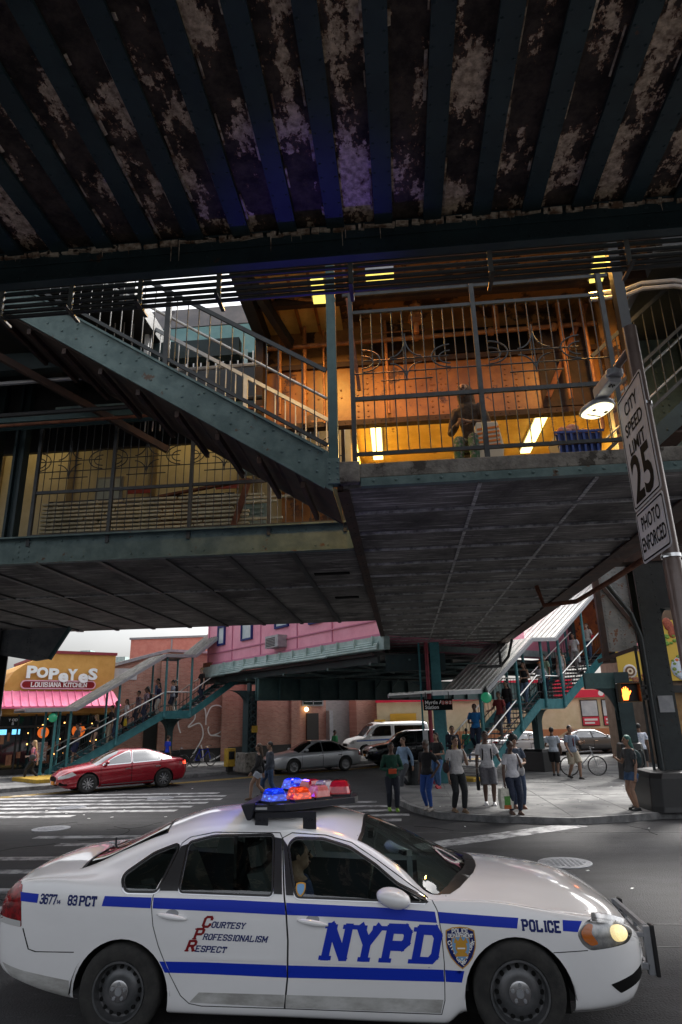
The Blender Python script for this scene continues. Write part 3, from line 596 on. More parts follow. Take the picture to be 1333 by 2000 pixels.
# ------------------------------------------------------------------ stair rising left from the walkway
st = thing('platform_stair', 'steel stair with riveted grey green stringer rising left to the platform', 'stairway', (-.8, 8, 5.3))
sl = (8.57-5.83)/(-5.08+.86)                     # dz/dx along the flight
def zt(x, o=0): return 5.83+sl*(x+.86)+o
def stringer(y, mb):
    mb.prism([(-.79, y, 5.26), (-.845, y, 5.83), (-6.2, y, zt(-6.2)), (-6.2, y, zt(-6.2)-.55)], (0, -.02, 0), (0, .02, 0))
m_ = MB(); stringer(8.0, m_)
for o in (-.03, -.545): m_.bar((-.9, 7.965, zt(-.9, o)), (-6.2, 7.965, zt(-6.2, o)), .05, .03)
m_.rivets([(x, 7.979, zt(x, -.28+o)) for x in [-1.0-.24*q for q in range(20)] for o in (-.09, .09)]+[(x-.1, 7.979, zt(x-.1, -.12)) for x in [-1.0-.5*q for q in range(9)]], (0, -1, 0), .02)
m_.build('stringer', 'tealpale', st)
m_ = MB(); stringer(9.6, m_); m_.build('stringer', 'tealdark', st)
m_ = MB()
for q in range(18):
    x = -1.0-.28*q; z = zt(x)-.32; m_.prism([(x+.02, 0, z-.03), (x-.30, 0, z-.03), (x-.30, 0, z+.0), (x+.02, 0, z)], (0, 8.02, 0), (0, 9.58, 0)); m_.bx(x-.31, x-.295, 8.02, 9.58, z-.03, z+.18)
m_.build('treads', 'rustdark', st)
m_ = MB(); m_.prism([(-.8, 0, 5.28), (-6.2, 0, zt(-6.2)-.6), (-6.2, 0, zt(-6.2)-.57), (-.8, 0, 5.31)], (0, 8.02, 0), (0, 9.58, 0)); m_.build('underside_plate', 'rustdark', st)
for q in range(9):
    x = -1.2-.6*q; m_ = MB(); m_.bar((x, 8.03, zt(x)-.66), (x, 9.55, zt(x)-.66), .06, .09); m_.build('cross_bearer', 'rustdark', st)
def stairrail(y, mat, posts, zb, ztp, hand, step, r=.009, x0=-.86, x1=-6.2):
    m_ = MB(); m_.bar((x0, y, zt(x0, zb)), (x1, y, zt(x1, zb)), .035, .05); m_.bar((x0, y, zt(x0, ztp)), (x1, y, zt(x1, ztp)), .04, .06); m_.build('rail', mat, st)
    for px in posts: m_ = MB(); m_.bx(px-.035, px+.035, y-.03, y+.03, zt(px)-.1, zt(px, ztp)); m_.build('post', mat, st)
    m_ = MB(); x = x0-step
    while x > x1: m_.tube([(x, y, zt(x, zb)), (x, y, zt(x, ztp))], r, 5); x -= step
    m_.build('balusters', mat, st)
    m_ = MB(); m_.tube([(x0, y+.07, zt(x0, hand)), (x1, y+.07, zt(x1, hand))], .022, 8); m_.build('handrail', 'handrail', st, smooth=40)
stairrail(8.04, 'railsteel', (-3.22, -5.6), .12, 1.26, .86, .172)
stairrail(9.58, pm('pale_grey_railing', (.34, .37, .39), (.45, .47, .48), 5, .5), (-2.4, -4.2), .12, 1.15, .7, .172, .011)
# second stair rising right, behind the lamp pole
s2 = thing('platform_stair', 'dark steel stair rising right behind the speed limit sign', 'stairway', (3.6, 9.5, 5.5))
def z2(x, o=0): return 6.28+.86*(x-3.73)+o
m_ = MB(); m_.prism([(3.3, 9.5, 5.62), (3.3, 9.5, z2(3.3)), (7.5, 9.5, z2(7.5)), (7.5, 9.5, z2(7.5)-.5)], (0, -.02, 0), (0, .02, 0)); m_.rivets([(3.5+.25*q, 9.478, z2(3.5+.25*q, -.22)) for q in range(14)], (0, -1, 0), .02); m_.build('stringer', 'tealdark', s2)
m_ = MB()
for o, wd in ((.3, .05), (1.12, .05), (1.95, .06)): m_.bar((3.3, 9.48, z2(3.3, o)), (7.5, 9.48, z2(7.5, o)), .04, wd)
m_.build('rail', 'railsteel', s2)
m_ = MB(); m_.tube([(3.3, 9.55, z2(3.3, .98)), (7.5, 9.55, z2(7.5, .98))], .022, 8); m_.tube([(3.3, 9.55, z2(3.3, .5)), (7.5, 9.55, z2(7.5, .5))], .018, 8); m_.build('handrail', 'handrail', s2)
m_ = MB()
for q in range(26): x = 3.4+.16*q; m_.tube([(x, 9.48, z2(x, .3)), (x, 9.48, z2(x, 1.95))], .009, 5)
m_.build('balusters', 'railsteel', s2)
m_ = MB()
for q in range(12): x = 3.7+.3*q; m_.bx(x, x+.3, 9.52, 11, z2(x)-.3, z2(x)-.26)
m_.build('treads', 'rustdark', s2)
pw = thing('steel_wall', 'pale riveted plate wall behind the right hand platform stair', 'plate wall', (5, 11.5, 7))
m_ = MB(); m_.bx(4.4, 7.5, 11.5, 11.6, 6.0, 9.3); m_.rivets([(5.15+o, 11.49, 6.2+.14*q) for q in range(20) for o in (0, .12, .9)], (0, -1, 0), .03); m_.build('plate', 'tealpale', pw)
pv = thing('vertical_pipe_run', 'grey pipes curving off the hall towards the right edge', 'pipes', (4, 8.8, 8.5))
m_ = MB()
for o in (0, .1): m_.tube([(3.2, 8.9, 8.62-o), (3.75, 8.9, 8.66-o), (4.0, 8.85, 8.72-o), (4.4, 8.7, 8.62-o), (5.2, 8.6, 8.3-o)], .035, 8)
m_.build('pipe', 'lampgrey', pv, smooth=40)

# platform parapet seen above the stair
pp = thing('platform_edge', 'teal steel platform parapet behind the stair railing', 'platform', (-3, 12, 10))
m_ = MB(); m_.bx(-9, -1.9, 12.2, 12.3, 10.12, 10.85); m_.bx(-9, -1.9, 12.15, 12.35, 10.08, 10.14); m_.build('fascia', pm('light_teal_paint', (.14, .30, .31), (.20, .37, .38), 2, .5, rust=(.1, .12, .12), rth=.66), pp)
m_ = MB(); m_.bx(-9, -1.9, 12.2, 12.5, 10.88, 11.35); m_.build('kerb_wall', pm('grey_concrete_band', (.22, .22, .24), (.32, .31, .32), 2, .9, rust=(.12, .12, .13), rth=.6), pp)
m_ = MB(); m_.bx(-9, -1.6, 12.6, 12.7, 8.2, 11.0); m_.build('void_panel', 'black', pp)  # black sheet standing in for the dark void behind the balusters
m_ = MB()
for q in range(22): m_.tube([(-5.2+.165*q, 12.1, 8.3), (-5.2+.165*q, 12.1, 10.08)], .016, 5)
m_.build('balusters', 'white', pp)
m_ = MB(); m_.bx(-5.3, -1.6, 12.08, 12.12, 8.55, 8.66); m_.bx(-3.1, -3.0, 12.05, 12.1, 8.2, 10.1); m_.bx(-2.0, -1.75, 12.05, 12.2, 7.6, 10.3); m_.build('frame', 'gutter', pp)
m_ = MB(); m_.bx(-3.2, -1.9, 12.4, 12.7, 7.4, 8.35); m_.build('equipment_box', 'gutter', pp)

# ------------------------------------------------------------------ left mezzanine wing
lw = thing('mezzanine_wing', 'left wing of the mezzanine with riveted grey green edge beam', 'mezzanine', (-7, 11.2, ZU))
m_ = MB(); m_.bx(-17, -.76, 11.2, 11.26, ZU, ZU+.47); m_.bx(-17, -.76, 11.12, 11.26, ZU-.02, ZU); m_.bx(-17, -.76, 11.1, 11.28, ZU+.47, ZU+.5)
m_.rivets([(-7.2+.0+.23*q, 11.198, ZU+.09) for q in range(28) if q % 5 < 2]+[(-7.2+.31*q, 11.198, ZU+.40) for q in range(21)]+[(-7.1+o, 11.198, ZU+z) for o in (0, .2) for z in (.12, .22, .32, .42)], (0, -1, 0), .022)
m_.build('edge_beam', 'tealpale', lw)
m_ = MB(); m_.bx(-17, -.76, 11.28, 20.6, ZU+.03, ZU+.2); m_.build('soffit', 'boards', lw)
for q in range(13):
    x = -1.9-1.22*q; m_ = MB(); m_.bx(x-.05, x+.05, 11.3, 20.55, ZU-.01, ZU+.028); m_.build('soffit_joist', 'black', lw)
m_ = MB(); m_.bx(-17, -.78, 14.6, 14.66, ZU-.004, ZU+.03); m_.build('soffit_joint', 'boardsedge', lw)
m_ = MB(); m_.bx(-1.75, -1.0, 13.25, 13.4, ZU+.005, ZU+.03); m_.bx(-1.6, -1.0, 16.1, 16.3, ZU+.005, ZU+.03); m_.build('slot', 'signblack', lw)
m_ = MB(); m_.bx(-17, -4.2, 8.6, 18.2, 9.25, 9.5); m_.bx(-4.2, -1, 11.8, 18.2, 9.3, 9.5)  # dark ceiling, extended forward to darken the bay
for x in (-14, -11.5, -9, -6.6, -4.3): m_.bx(x, x+.25, 8.6, 18, 8.95, 9.25)
m_.build('darkening_roof', 'black', lw)
railing('iron_railing', 'grey iron railing with scroll ornament above the left grey green beam', -5, (-6.93, -5.38, -3.82, -2.31, -.9), 11.2, 5.82, 6.69, 8.2, None, .15)
for xx, wd, lab in ((-7.45, .11, 'slim dark steel post at the end of the left railing'), (-8.2, .3, 'wide dark steel post behind the left railing end')):
    p_ = thing('steel_post', lab, 'steel post', (xx, 11.35, 5.8)); m_ = MB(); m_.bx(xx-wd, xx-wd+.05, 11.3, 11.5, 5.78, 9.2); m_.bx(xx+wd-.05, xx+wd, 11.3, 11.5, 5.78, 9.2); m_.bx(xx-wd+.05, xx+wd-.05, 11.38, 11.42, 5.78, 9.2); m_.build('shaft', 'tealdark', p_)
wl = thing('station_wall', 'cream station house wall with doors behind the left railing', 'wall', (-7, 13.6, 5.5))
m_ = MB(); m_.bx(-15, -.9, 13.6, 13.75, 5.5, 9.3); m_.build('wall_panel', 'creamwall', wl)
bm_ = pm('brown_batten', (.16, .12, .07), (.24, .18, .1), 4, .7)
for x in (-9.4, -7.6, -5.6, -3.55, -3.2, -1.3): m_ = MB(); m_.bx(x, x+.13, 13.53, 13.6, 5.5, 9.3); m_.build('pilaster', bm_, wl)
m_ = MB(); m_.bx(-6.9, -6.25, 13.55, 13.6, 6.6, 7.9); f = m_.build('window', 'lampgrey', wl); m_ = MB(); m_.bx(-6.84, -6.31, 13.53, 13.55, 6.66, 7.84); m_.build('pane', 'dimglass', f)
m_ = MB(); m_.bx(-2.5, -1.0, 13.52, 13.6, 5.5, 7.6); m_.build('orange_lit_panel', 'orangewall', wl)  # amber plate standing in for the orange-lit end of the wall
m_ = MB(); m_.bx(-3.4, -2.85, 13.5, 13.58, 6.5, 7.2); [m_.bx(-3.35, -2.9, 13.47, 13.5, 6.55+.12*q, 6.61+.12*q) for q in range(5)]; m_.build('vent_grille', 'gutter', wl)
nr = pm('notice_red', (.30, .04, .03), None, 3, .5)
for x, lab in ((-5.75, 'small red notice plate above the timber slats, by the second railing post'), (-3.7, 'small red notice plate just under the lower edge of the platform stair')):
    s_ = tag(MB().bx(x-.26, x+.26, 13.3, 13.33, 7.36, 7.54).build('red_notice', nr), lab, 'notice', 'red notices'); s_.data.materials[0] = nr
m_ = MB(); m_.bx(-15, -1, 11.45, 11.6, 8.45, 9.3); m_.build('lamp_screen_beam', 'black', lw)  # beam put in to hide the wing's added lights
sb = thing('timber_stack', 'long stack of pale timber slats behind the left railing', 'timber stack', (-5.3, 12.3, 5.6))
m_ = MB(); random.seed(3)
for q in range(11):
    x = -7.4
    while x < -3.3:
        L = random.uniform(.8, 2.0); m_.box((x+L/2, 12.3+random.uniform(-.02, .02), 5.95+.088*q), (L-.03, .09, .042)); x += L
m_.build('slats', 'wood', sb)
m_ = MB(); m_.bx(-7.35, -3.3, 12.44, 12.47, 5.6, 6.95); m_.build('gap_shade_panel', 'frameblack', sb)  # black sheet painting the shade between the slats
m_ = MB()
for x in (-7.2, -6.3, -5.3, -4.3, -3.5): m_.bx(x, x+.07, 12.36, 12.42, 5.5, 6.9)
m_.build('uprights', 'wood', sb)
m_ = MB(); m_.bar((-4.9, 12.35, 6.9), (-3.0, 12.3, 7.15), .1, .05); m_.bar((-3.25, 12.2, 6.1), (-2.95, 12.25, 7.15), .09, .12); m_.bx(-4.9, -3.3, 12.34, 12.38, 6.05, 6.8); m_.build('loose_boards', 'rust', sb)
fluoro((-5.2, 12.9, 9.15), (-3.4, 12.9, 9.15), 'added unseen light above the cream wall of the left wing, behind the dark beam', e=(1, .72, .35), light=4)  # lights added to brighten the cream wall, kept out of sight
fluoro((-9.4, 12.9, 9.15), (-7.6, 12.9, 9.15), 'added unseen light at far left above the cream wall behind the dark beam', e=(1, .72, .35), light=3)
# dark backing added to shut out the sky behind the right hand stair
ew = thing('dark_stair_backing', 'added dark backing behind the stair rising at the right edge', 'steel enclosure', (7, 12, 6))
m_ = MB(); m_.bx(4.42, 12, 12.0, 12.2, 5.3, 11.5); m_.build('wall_panel', 'rustdark', ew)
m_ = MB(); m_.bx(4.42, 12, 8.6, 12, 9.3, 9.6); m_.build('roof_panel', 'black', ew)
for x in (4.5, 5.6, 7.0): m_ = MB(); m_.bx(x, x+.2, 11.3, 11.45, 5.3, 9.3); m_.build('upright', 'tealdark', ew)
m_ = MB(); m_.bx(4.2, 12, 8.4, 8.6, 9.0, 9.7); m_.build('eaves_beam', 'black', ew)

# scraps of litter on road and pavement
random.seed(31); m_ = MB()
for q in range(70):
    x, y = random.choice(((random.uniform(-12, 6), random.uniform(8, 17)), (random.uniform(-12, -1), random.uniform(16, 26)), (random.uniform(.8, 9), random.uniform(17.6, 27))))
    m_.box((x, y, (.157 if x > .6 and y > 17.4 else .006)), (random.uniform(.02, .09), random.uniform(.02, .06), .006), M.Rotation(random.uniform(0, 3), 3, 'Z'))
tag(m_.build('litter', 'white'), 'pale scraps of litter scattered over the road and pavement', 'litter', kind='stuff')

random.seed(44); m_ = MB()
for q in range(16):
    x, y = random.uniform(-9, 5), random.uniform(8.5, 17); a = random.uniform(-.5, .5)+random.choice((0, 1.57))
    for k in range(random.randint(4, 9)):
        x2, y2 = x+.28*cos(a), y+.28*sin(a); m_.bar((x, y, .001), (x2, y2, .001), .016, .006); x, y = x2, y2; a += random.uniform(-.6, .6)
struct(m_.build('road_crack', 'signblack'))

random.seed(77); m_ = MB()
for q in range(150):
    x, y = random.uniform(.9, 9), random.uniform(17.6, 28); m_.lathe([(random.uniform(.015, .05), -.002), (.012, .0015)], 7, (x, y, .152))
for q in range(60):
    x, y = random.uniform(-20, -9), 0; p = V((-11, 35, .152))+D2*random.uniform(-9, 8)+N2*random.uniform(-2.5, 2); m_.lathe([(random.uniform(.02, .06), -.002), (.012, .0015)], 7, p)
struct(m_.build('pavement_stain', 'signblack'))
# beams, pipes and trays in the dark bay left of the stair
db = thing('track_framing', 'dim beams and pipes in the shadow left of the stair stringer', 'steel framing', (-6.5, 9.8, 8.4))
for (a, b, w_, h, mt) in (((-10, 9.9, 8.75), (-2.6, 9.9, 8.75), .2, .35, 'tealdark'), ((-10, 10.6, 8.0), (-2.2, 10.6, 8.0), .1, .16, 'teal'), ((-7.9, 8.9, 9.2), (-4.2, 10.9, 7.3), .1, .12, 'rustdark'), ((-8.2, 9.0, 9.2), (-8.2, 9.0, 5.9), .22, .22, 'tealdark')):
    m_ = MB(); m_.bar(a, b, w_, h); m_.build('beam', mt, db)
for k, (y, z, r_) in enumerate(((10.0, 7.75, .045), (10.1, 7.6, .03), (10.9, 7.95, .05), (9.9, 8.35, .04))): m_ = MB(); m_.tube([(-10, y, z), (-2.2, y, z+.05)], r_, 8); m_.build('pipe', ('black', 'rust', 'teal', 'lampgrey')[k], db, smooth=40)
m_ = MB(); m_.bx(-6.6, -5.2, 11.0, 11.05, 8.22, 8.42); m_.build('cable_tray', 'gutter', db)
# ------------------------------------------------------------------ columns and girders under the right hand structure
def bigcolumn(x, y, w_, zt_, base, lab, mat='tealdark'):
    r = thing('steel_column', lab, 'column', (x, y, .15))
    if base:
        m_ = MB(); bw, bh = base; rings = []
        for k, z in ((1.0, .13), (.97, bh*.25), (.9, bh*.85), (.84, bh*.97), (.7, bh)):
            h = bw/2*k; cc = .12*bw; rings.append([(x+a, y+b, z) for a, b in ((-h+cc, -h), (h-cc, -h), (h, -h+cc), (h, h-cc), (h-cc, h), (-h+cc, h), (-h, h-cc), (-h, -h+cc))])
        m_.loft(rings); m_.build('footing', 'plasticblack', r, bevel=.02)
    m_ = MB(); h = w_/2; z0 = base[1]-.02 if base else .1
    m_.bx(x-h, x+h, y-h, y-h+.035, z0, zt_); m_.bx(x-h, x+h, y+h-.035, y+h, z0, zt_); m_.bx(x-.02, x+.02, y-h+.035, y+h-.035, z0, zt_)
    m_.rivets([(x+s*(h-.06), y-h-.001, z0+.25+.2*q) for s in (-1, 1) for q in range(int((zt_-z0-.3)/.2))], (0, -1, 0), .02)
    m_.build('shaft', mat, r); return r
def knee(r, x, y, sgn, z, L, Hh, mat='tealdark', th=.12, dirv=(1, 0, 0)):
    """curved bracket from column to beam"""
    d = V(dirv)*sgn; n = 9; pts = [V((x, y, z-Hh))]
    for i in range(n+1): a = pi/2*i/n; pts.append(V((x, y, z-Hh))+d*(L*(1-cos(a)))+V((0, 0, Hh*sin(a))))
    pts.append(V((x, y, z))); pv_ = V(dirv).cross(V((0, 0, 1)))*th/2
    m_ = MB(); m_.prism([tuple(p) for p in pts], -pv_, pv_); m_.build('bracket', mat, r)
bc = bigcolumn(6.52, 17.75, .52, 7.2, (1.75, 1.02), 'thick dark column on a black footing at the right kerb', 'columndark')
knee(bc, 6.78, 17.75, 1, 4.95, .26, .8); m_ = MB(); m_.bx(6.78, 12, 17.5, 18, 4.95, 6.2); m_.build('beam', 'columndark', bc)
m_ = MB()
m_.tube([(6.15, 17.4, .9), (6.15, 17.4, 4.2), (6.0, 17.4, 4.8), (5.5, 17.4, 5.6)], .06, 8); m_.tube([(6.0, 17.5, .9), (6.0, 17.5, 4.0)], .035, 8)
m_.build('conduit_pipe', 'columndark', bc, smooth=40)
m_ = MB(); m_.bx(6.34, 6.70, 17.45, 17.475, 2.35, 2.75); m_.build('number_plate', 'lampgrey', bc)
mg = thing('plate_girder', 'deep dark girder running away above the right kerb column', 'girder', (7, 20, 6))
m_ = MB(); m_.bx(5.6, 12, 17.45, 18.05, 6.2, 7.6); m_.bx(5.3, 5.6, 12.2, 22, 6.1, 7.4)
m_.build('web', 'rustdark', mg)
rp = thing('rust_stained_plate', 'grey rust stained girder plate hung between column and stair roof', 'girder plate', (7.1, 22, 5))
m_ = MB(); m_.bx(6.68, 7.62, 22, 22.06, 4.25, 7.3); m_.rivets([(6.78+.1*o, 21.99, 4.4+.13*q) for q in range(21) for o in (0, 4, 5, 8)], (0, -1, 0), .025); m_.build('plate', pm('rust_spotted_grey', (.16, .165, .16), (.24, .24, .23), 2, .7, rust=(.16, .07, .035), rth=.56, rscale=4), rp)
m_ = MB(); m_.bx(6.5, 6.68, 21.9, 22.1, 3.9, 7.3); m_.bx(7.62, 8.0, 21.8, 22.2, 4.75, 7.3); m_.bar((6.75, 21.93, 6.4), (7.7, 21.93, 4.9), .05, .12); m_.bar((6.3, 21.9, 3.95), (7.6, 21.9, 4.35), .1, .12); m_.build('stiffener', 'rustdark', rp)
c2 = bigcolumn(7.85, 25.0, .5, 3.75, (.85, 1.35), 'dark teal column with square footing behind the walk signal'); knee(c2, 7.6, 25, -1, 3.2, .75, 1.1)
m_ = MB(); m_.bx(6.6, 8.1, 24.9, 25.15, 3.2, 3.75); m_.build('beam', 'teal', c2)
rpipe = thing('rusty_pipe', 'orange rusty pipe slung under the right edge of the footbridge', 'pipe', (4.1, 15, 5))
m_ = MB(); m_.tube([(4.35, 10.2, 4.95), (4.3, 13.2, 4.92), (4.1, 15.3, 4.85), (3.4, 15.5, 4.82), (3.3, 15.6, 5.3)], .055, 8); m_.build('pipe', 'rust', rpipe, smooth=40)
m_ = MB(); m_.tube([(2.6, 23, 3.95), (3.4, 23.2, 3.98), (3.7, 23.3, 4.3), (3.9, 23.4, 4.9)], .05, 8); m_.tube([(3.4, 23.2, 3.98), (3.4, 23.2, 4.5)], .05, 8); m_.build('drain', 'plasticblack', rpipe, smooth=40)
# column carrying the left wing, with riveted knee plate
lc = bigcolumn(-12.75, 19.6, .55, 5.35, None, 'dark column with riveted knee plate at the far left of the crosswalk', 'black')
m_ = MB(); m_.prism([(-12.5, 0, 5.3), (-10.3, 0, 5.3), (-10.85, 0, 4.36), (-11.3, 0, 4.3), (-12.5, 0, 4.52)], (0, 19.45, 0), (0, 19.52, 0))
m_.rivets([(-12.35+.11*q, 19.445, 4.62-.017*q+.0) for q in range(13)]+[(-11.65, 19.445, 4.6+.09*q) for q in range(8)]+[(-11.55, 19.445, 4.6+.09*q) for q in range(8)]+[(-12.3, 19.445, 4.6+.09*q) for q in range(8)], (0, -1, 0), .022); m_.build('knee_plate', pm('grey_riveted_plate', (.10, .11, .12), (.15, .16, .165), 3, .6, bump=.2), lc)
m_ = MB(); m_.bar((-10.28, 19.44, 5.3), (-10.85, 19.44, 4.34), .09, .1); m_.build('knee_edge', 'teal', lc)

# ------------------------------------------------------------------ far elevated line over the avenue
fg = thing('plate_girder', 'long panelled dark teal girder across the avenue beyond the cars', 'girder', (-6.2, 31.9, 3.3))
P = (-6.2, 31.9); m_ = MB(); m_.box(F2(P, 13, .1, 3.8), (28, .05, 1.0), RZ2)
for z in (3.29, 4.31): m_.box(F2(P, 13, .1, z), (28, .3, .03), RZ2)
for q in range(24): m_.box(F2(P, -.9+1.2*q, .0, 3.8), (.07, .14, .97), RZ2)
m_.build('web', 'teal', fg)
cl = thing('steel_column', 'dark latticed column with curved brackets on a concrete footing beside the silver car', 'column', (-7.3, 31.5, .15))
m_ = MB(); P = (-7.3, 31.5)
for s in (-.22, .22): m_.box(F2(P, s, 0, 2.3), (.05, .5, 2.9), RZ2)
for q in range(9): m_.bar(F2(P, -.22, -.26, .95+.3*q), F2(P, .22, -.26, 1.25+.3*q), .04, .05); m_.bar(F2(P, .22, -.26, .95+.3*q), F2(P, -.22, -.26, 1.25+.3*q), .04, .05)
m_.box(F2(P, 0, .1, 2.5), (.1, .3, 3.2), RZ2); m_.build('shaft', 'tealdark', cl)
m_ = MB(); m_.box(F2(P, 0, 0, .55), (.95, .95, .85), RZ2); m_.build('footing', 'concrete', cl, bevel=.04)
knee(cl, *F2(P, .24, 0, 0)[:2], 1, 3.75, .9, .75, 'tealdark', .25, D2); knee(cl, *F2(P, -.24, 0, 0)[:2], -1, 3.75, .9, .75, 'tealdark', .25, D2)
m_ = MB(); m_.box(F2(P, .1, -.3, 2.0), (.3, .06, .3), RZ2); m_.build('plate', 'yellow', cl)
cr = thing('steel_column', 'bright teal column beside a red pipe under the station sign', 'column', (1.25, 24.6, .15))
m_ = MB(); m_.bx(1.05, 1.4, 24.45, 24.5, .15, 5.0); m_.bx(1.05, 1.4, 24.75, 24.8, .15, 5.0); m_.bx(1.2, 1.25, 24.5, 24.75, .15, 5); m_.bx(.62, .68, 24.4, 24.8, .15, 5); m_.build('shaft', 'tealbright', cr)
m_ = MB(); m_.tube([(.92, 24.45, .15), (.92, 24.45, 5.0)], .075, 10); m_.build('standpipe', pm('red_standpipe', (.20, .015, .03), (.28, .03, .05), 5, .45), cr, smooth=40)
m_ = MB(); m_.bx(.62, .8, 24.35, 24.4, .6, 1.9); m_.build('panel', 'signgrey', cr)
knee(cr, 1.05, 24.6, -1, 3.6, .9, 1.0, 'tealdark', .2)
m_ = MB(); m_.bx(-.6, 1.6, 24.5, 24.75, 4.0, 4.6); m_.build('beam', 'tealdark', cr)
# pink station house over the avenue with its cornice and underside
ph = thing('pink_station_house', 'pink panelled station house with windows above a green cornice', 'station house', (-6, 30.5, 5.3))
P = (-10.8, 36.0); U = -N2
def FP(u, dd, z): return V((P[0], P[1], 0))+U*u+D2*dd+V((0, 0, z))       # u along the pink wall, dd back from it
ua = math.atan2(U.y, U.x); RU = M.Rotation(ua, 3, 'Z')
m_ = MB(); m_.box(FP(7.7, 4, 7.7), (15.6, 8, 4.8), RU); m_.build('wall', 'pink', ph)
m_ = MB(); m_.box(FP(7.7, -.03, 5.95), (15.6, .06, .05), RU); m_.box(FP(7.7, -.03, 5.36), (15.6, .08, .14), RU)
for u in (.1, 2.9, 5.9, 9.2, 11.9, 15.3): m_.box(FP(u, -.02, 7.6), (.06, .04, 4.4), RU)
m_.build('trim', pm('dark_pink_trim', (.45, .15, .24), None, 3, .6), ph)
for u0, u1, z0 in ((1.25, 2.1, 6.3), (3.95, 5.1, 6.28), (7.3, 8.5, 6.5), (10.2, 11.2, 6.35), (13, 14, 6.6)):
    f = MB(); uc = (u0+u1)/2
    for a, b, z_, h in ((u0, u0+.1, 7.3, 2*(7.3-z0)), (u1-.1, u1, 7.3, 2*(7.3-z0))): f.box(FP((a+b)/2, -.05, z_), (b-a, .1, h), RU)
    for z_ in (z0+.05, 7.3): f.box(FP(uc, -.05, z_), (u1-u0-.2, .1, .1), RU)
    fo = f.build('window', 'navy', ph); f = MB(); f.box(FP(uc, -.025, 7.3), (u1-u0-.18, .04, 2*(7.3-z0)-.2), RU); f.build('pane', 'dimglass', fo)
m_ = MB(); m_.box(FP(7.75, -.25, 5.86), (1.15, .5, .55), RU); m_.build('air_conditioner', 'lampgrey', ph)
m_ = MB(); [m_.box(FP(7.65, -.505, 5.66+.07*q), (.8, .02, .04), RU) for q in range(6)]; m_.build('grille', 'black', ph)
m_ = MB(); m_.box(FP(.3, -.1, 5.35), (.7, .3, .25), RU); m_.build('red_box', 'rust', ph)
co = thing('cornice', 'ribbed pale green metal cornice below the pink station house', 'cornice', (-5, 29.5, 5))
m_ = MB()
for q, (dd, z) in enumerate(((-.10, 5.28), (-.18, 5.19), (-.24, 5.10), (-.30, 5.01), (-.34, 4.92), (-.34, 4.84))): m_.tube([FP(2.0+.05*q, dd, z), FP(15.2, dd, z)], .05, 8)
m_.box(FP(8.2, -.12, 5.05), (14.6, .3, .5), RU)
for q in range(12): m_.box(FP(2.6+1.12*q, -.3, 5.06), (.04, .16, .52), RU)
m_.box(FP(1.0, -.15, 4.95), (2.2, .3, .55), RU); m_.build('moulding', 'gutter', co)
m_ = MB(); m_.tube([FP(1.5, -.4, 4.72), FP(4.5, -.4, 4.74), FP(5.0, -.4, 4.86), FP(12, -.4, 4.8)], .05, 8); m_.build('pipe', 'gutter', co, smooth=40)
hp = thing('high_platform', 'dark underside framing of the pink station house', 'platform', (0, 33, 4.7))
m_ = MB(); m_.box(FP(6.8, 7.0, 4.72), (15.4, 14, .12), RU); m_.build('deck', 'black', hp)
for q in range(7):
    m_ = MB(); m_.box(FP(6.8, .3+2.0*q, 4.52), (15.4, .12, .28), RU); m_.build('joist', 'tealdark', hp)
m_ = MB()
for u in (1, 4.5, 8, 11.5, 14.3): m_.bar(FP(u, 0, 4.35), FP(u, 14, 4.35), .12, .1)
for u in (2, 6, 10, 13): m_.bar(FP(u, .5, 4.4), FP(u+3, 5, 4.4), .06, .06); m_.bar(FP(u+3, .5, 4.4), FP(u, 5, 4.4), .06, .06)
m_.tube([FP(5, 3, 4.3), FP(14, 3, 4.3)], .06, 6); m_.tube([FP(3, 6, 4.25), FP(14, 5, 4.25)], .05, 6)
for u in (5, 6.2, 7.6): m_.bar(FP(u, 7, 3.9), FP(u+.5, 7, 4.3), .06, .06)
m_.build('bracing', 'tealpale', hp)

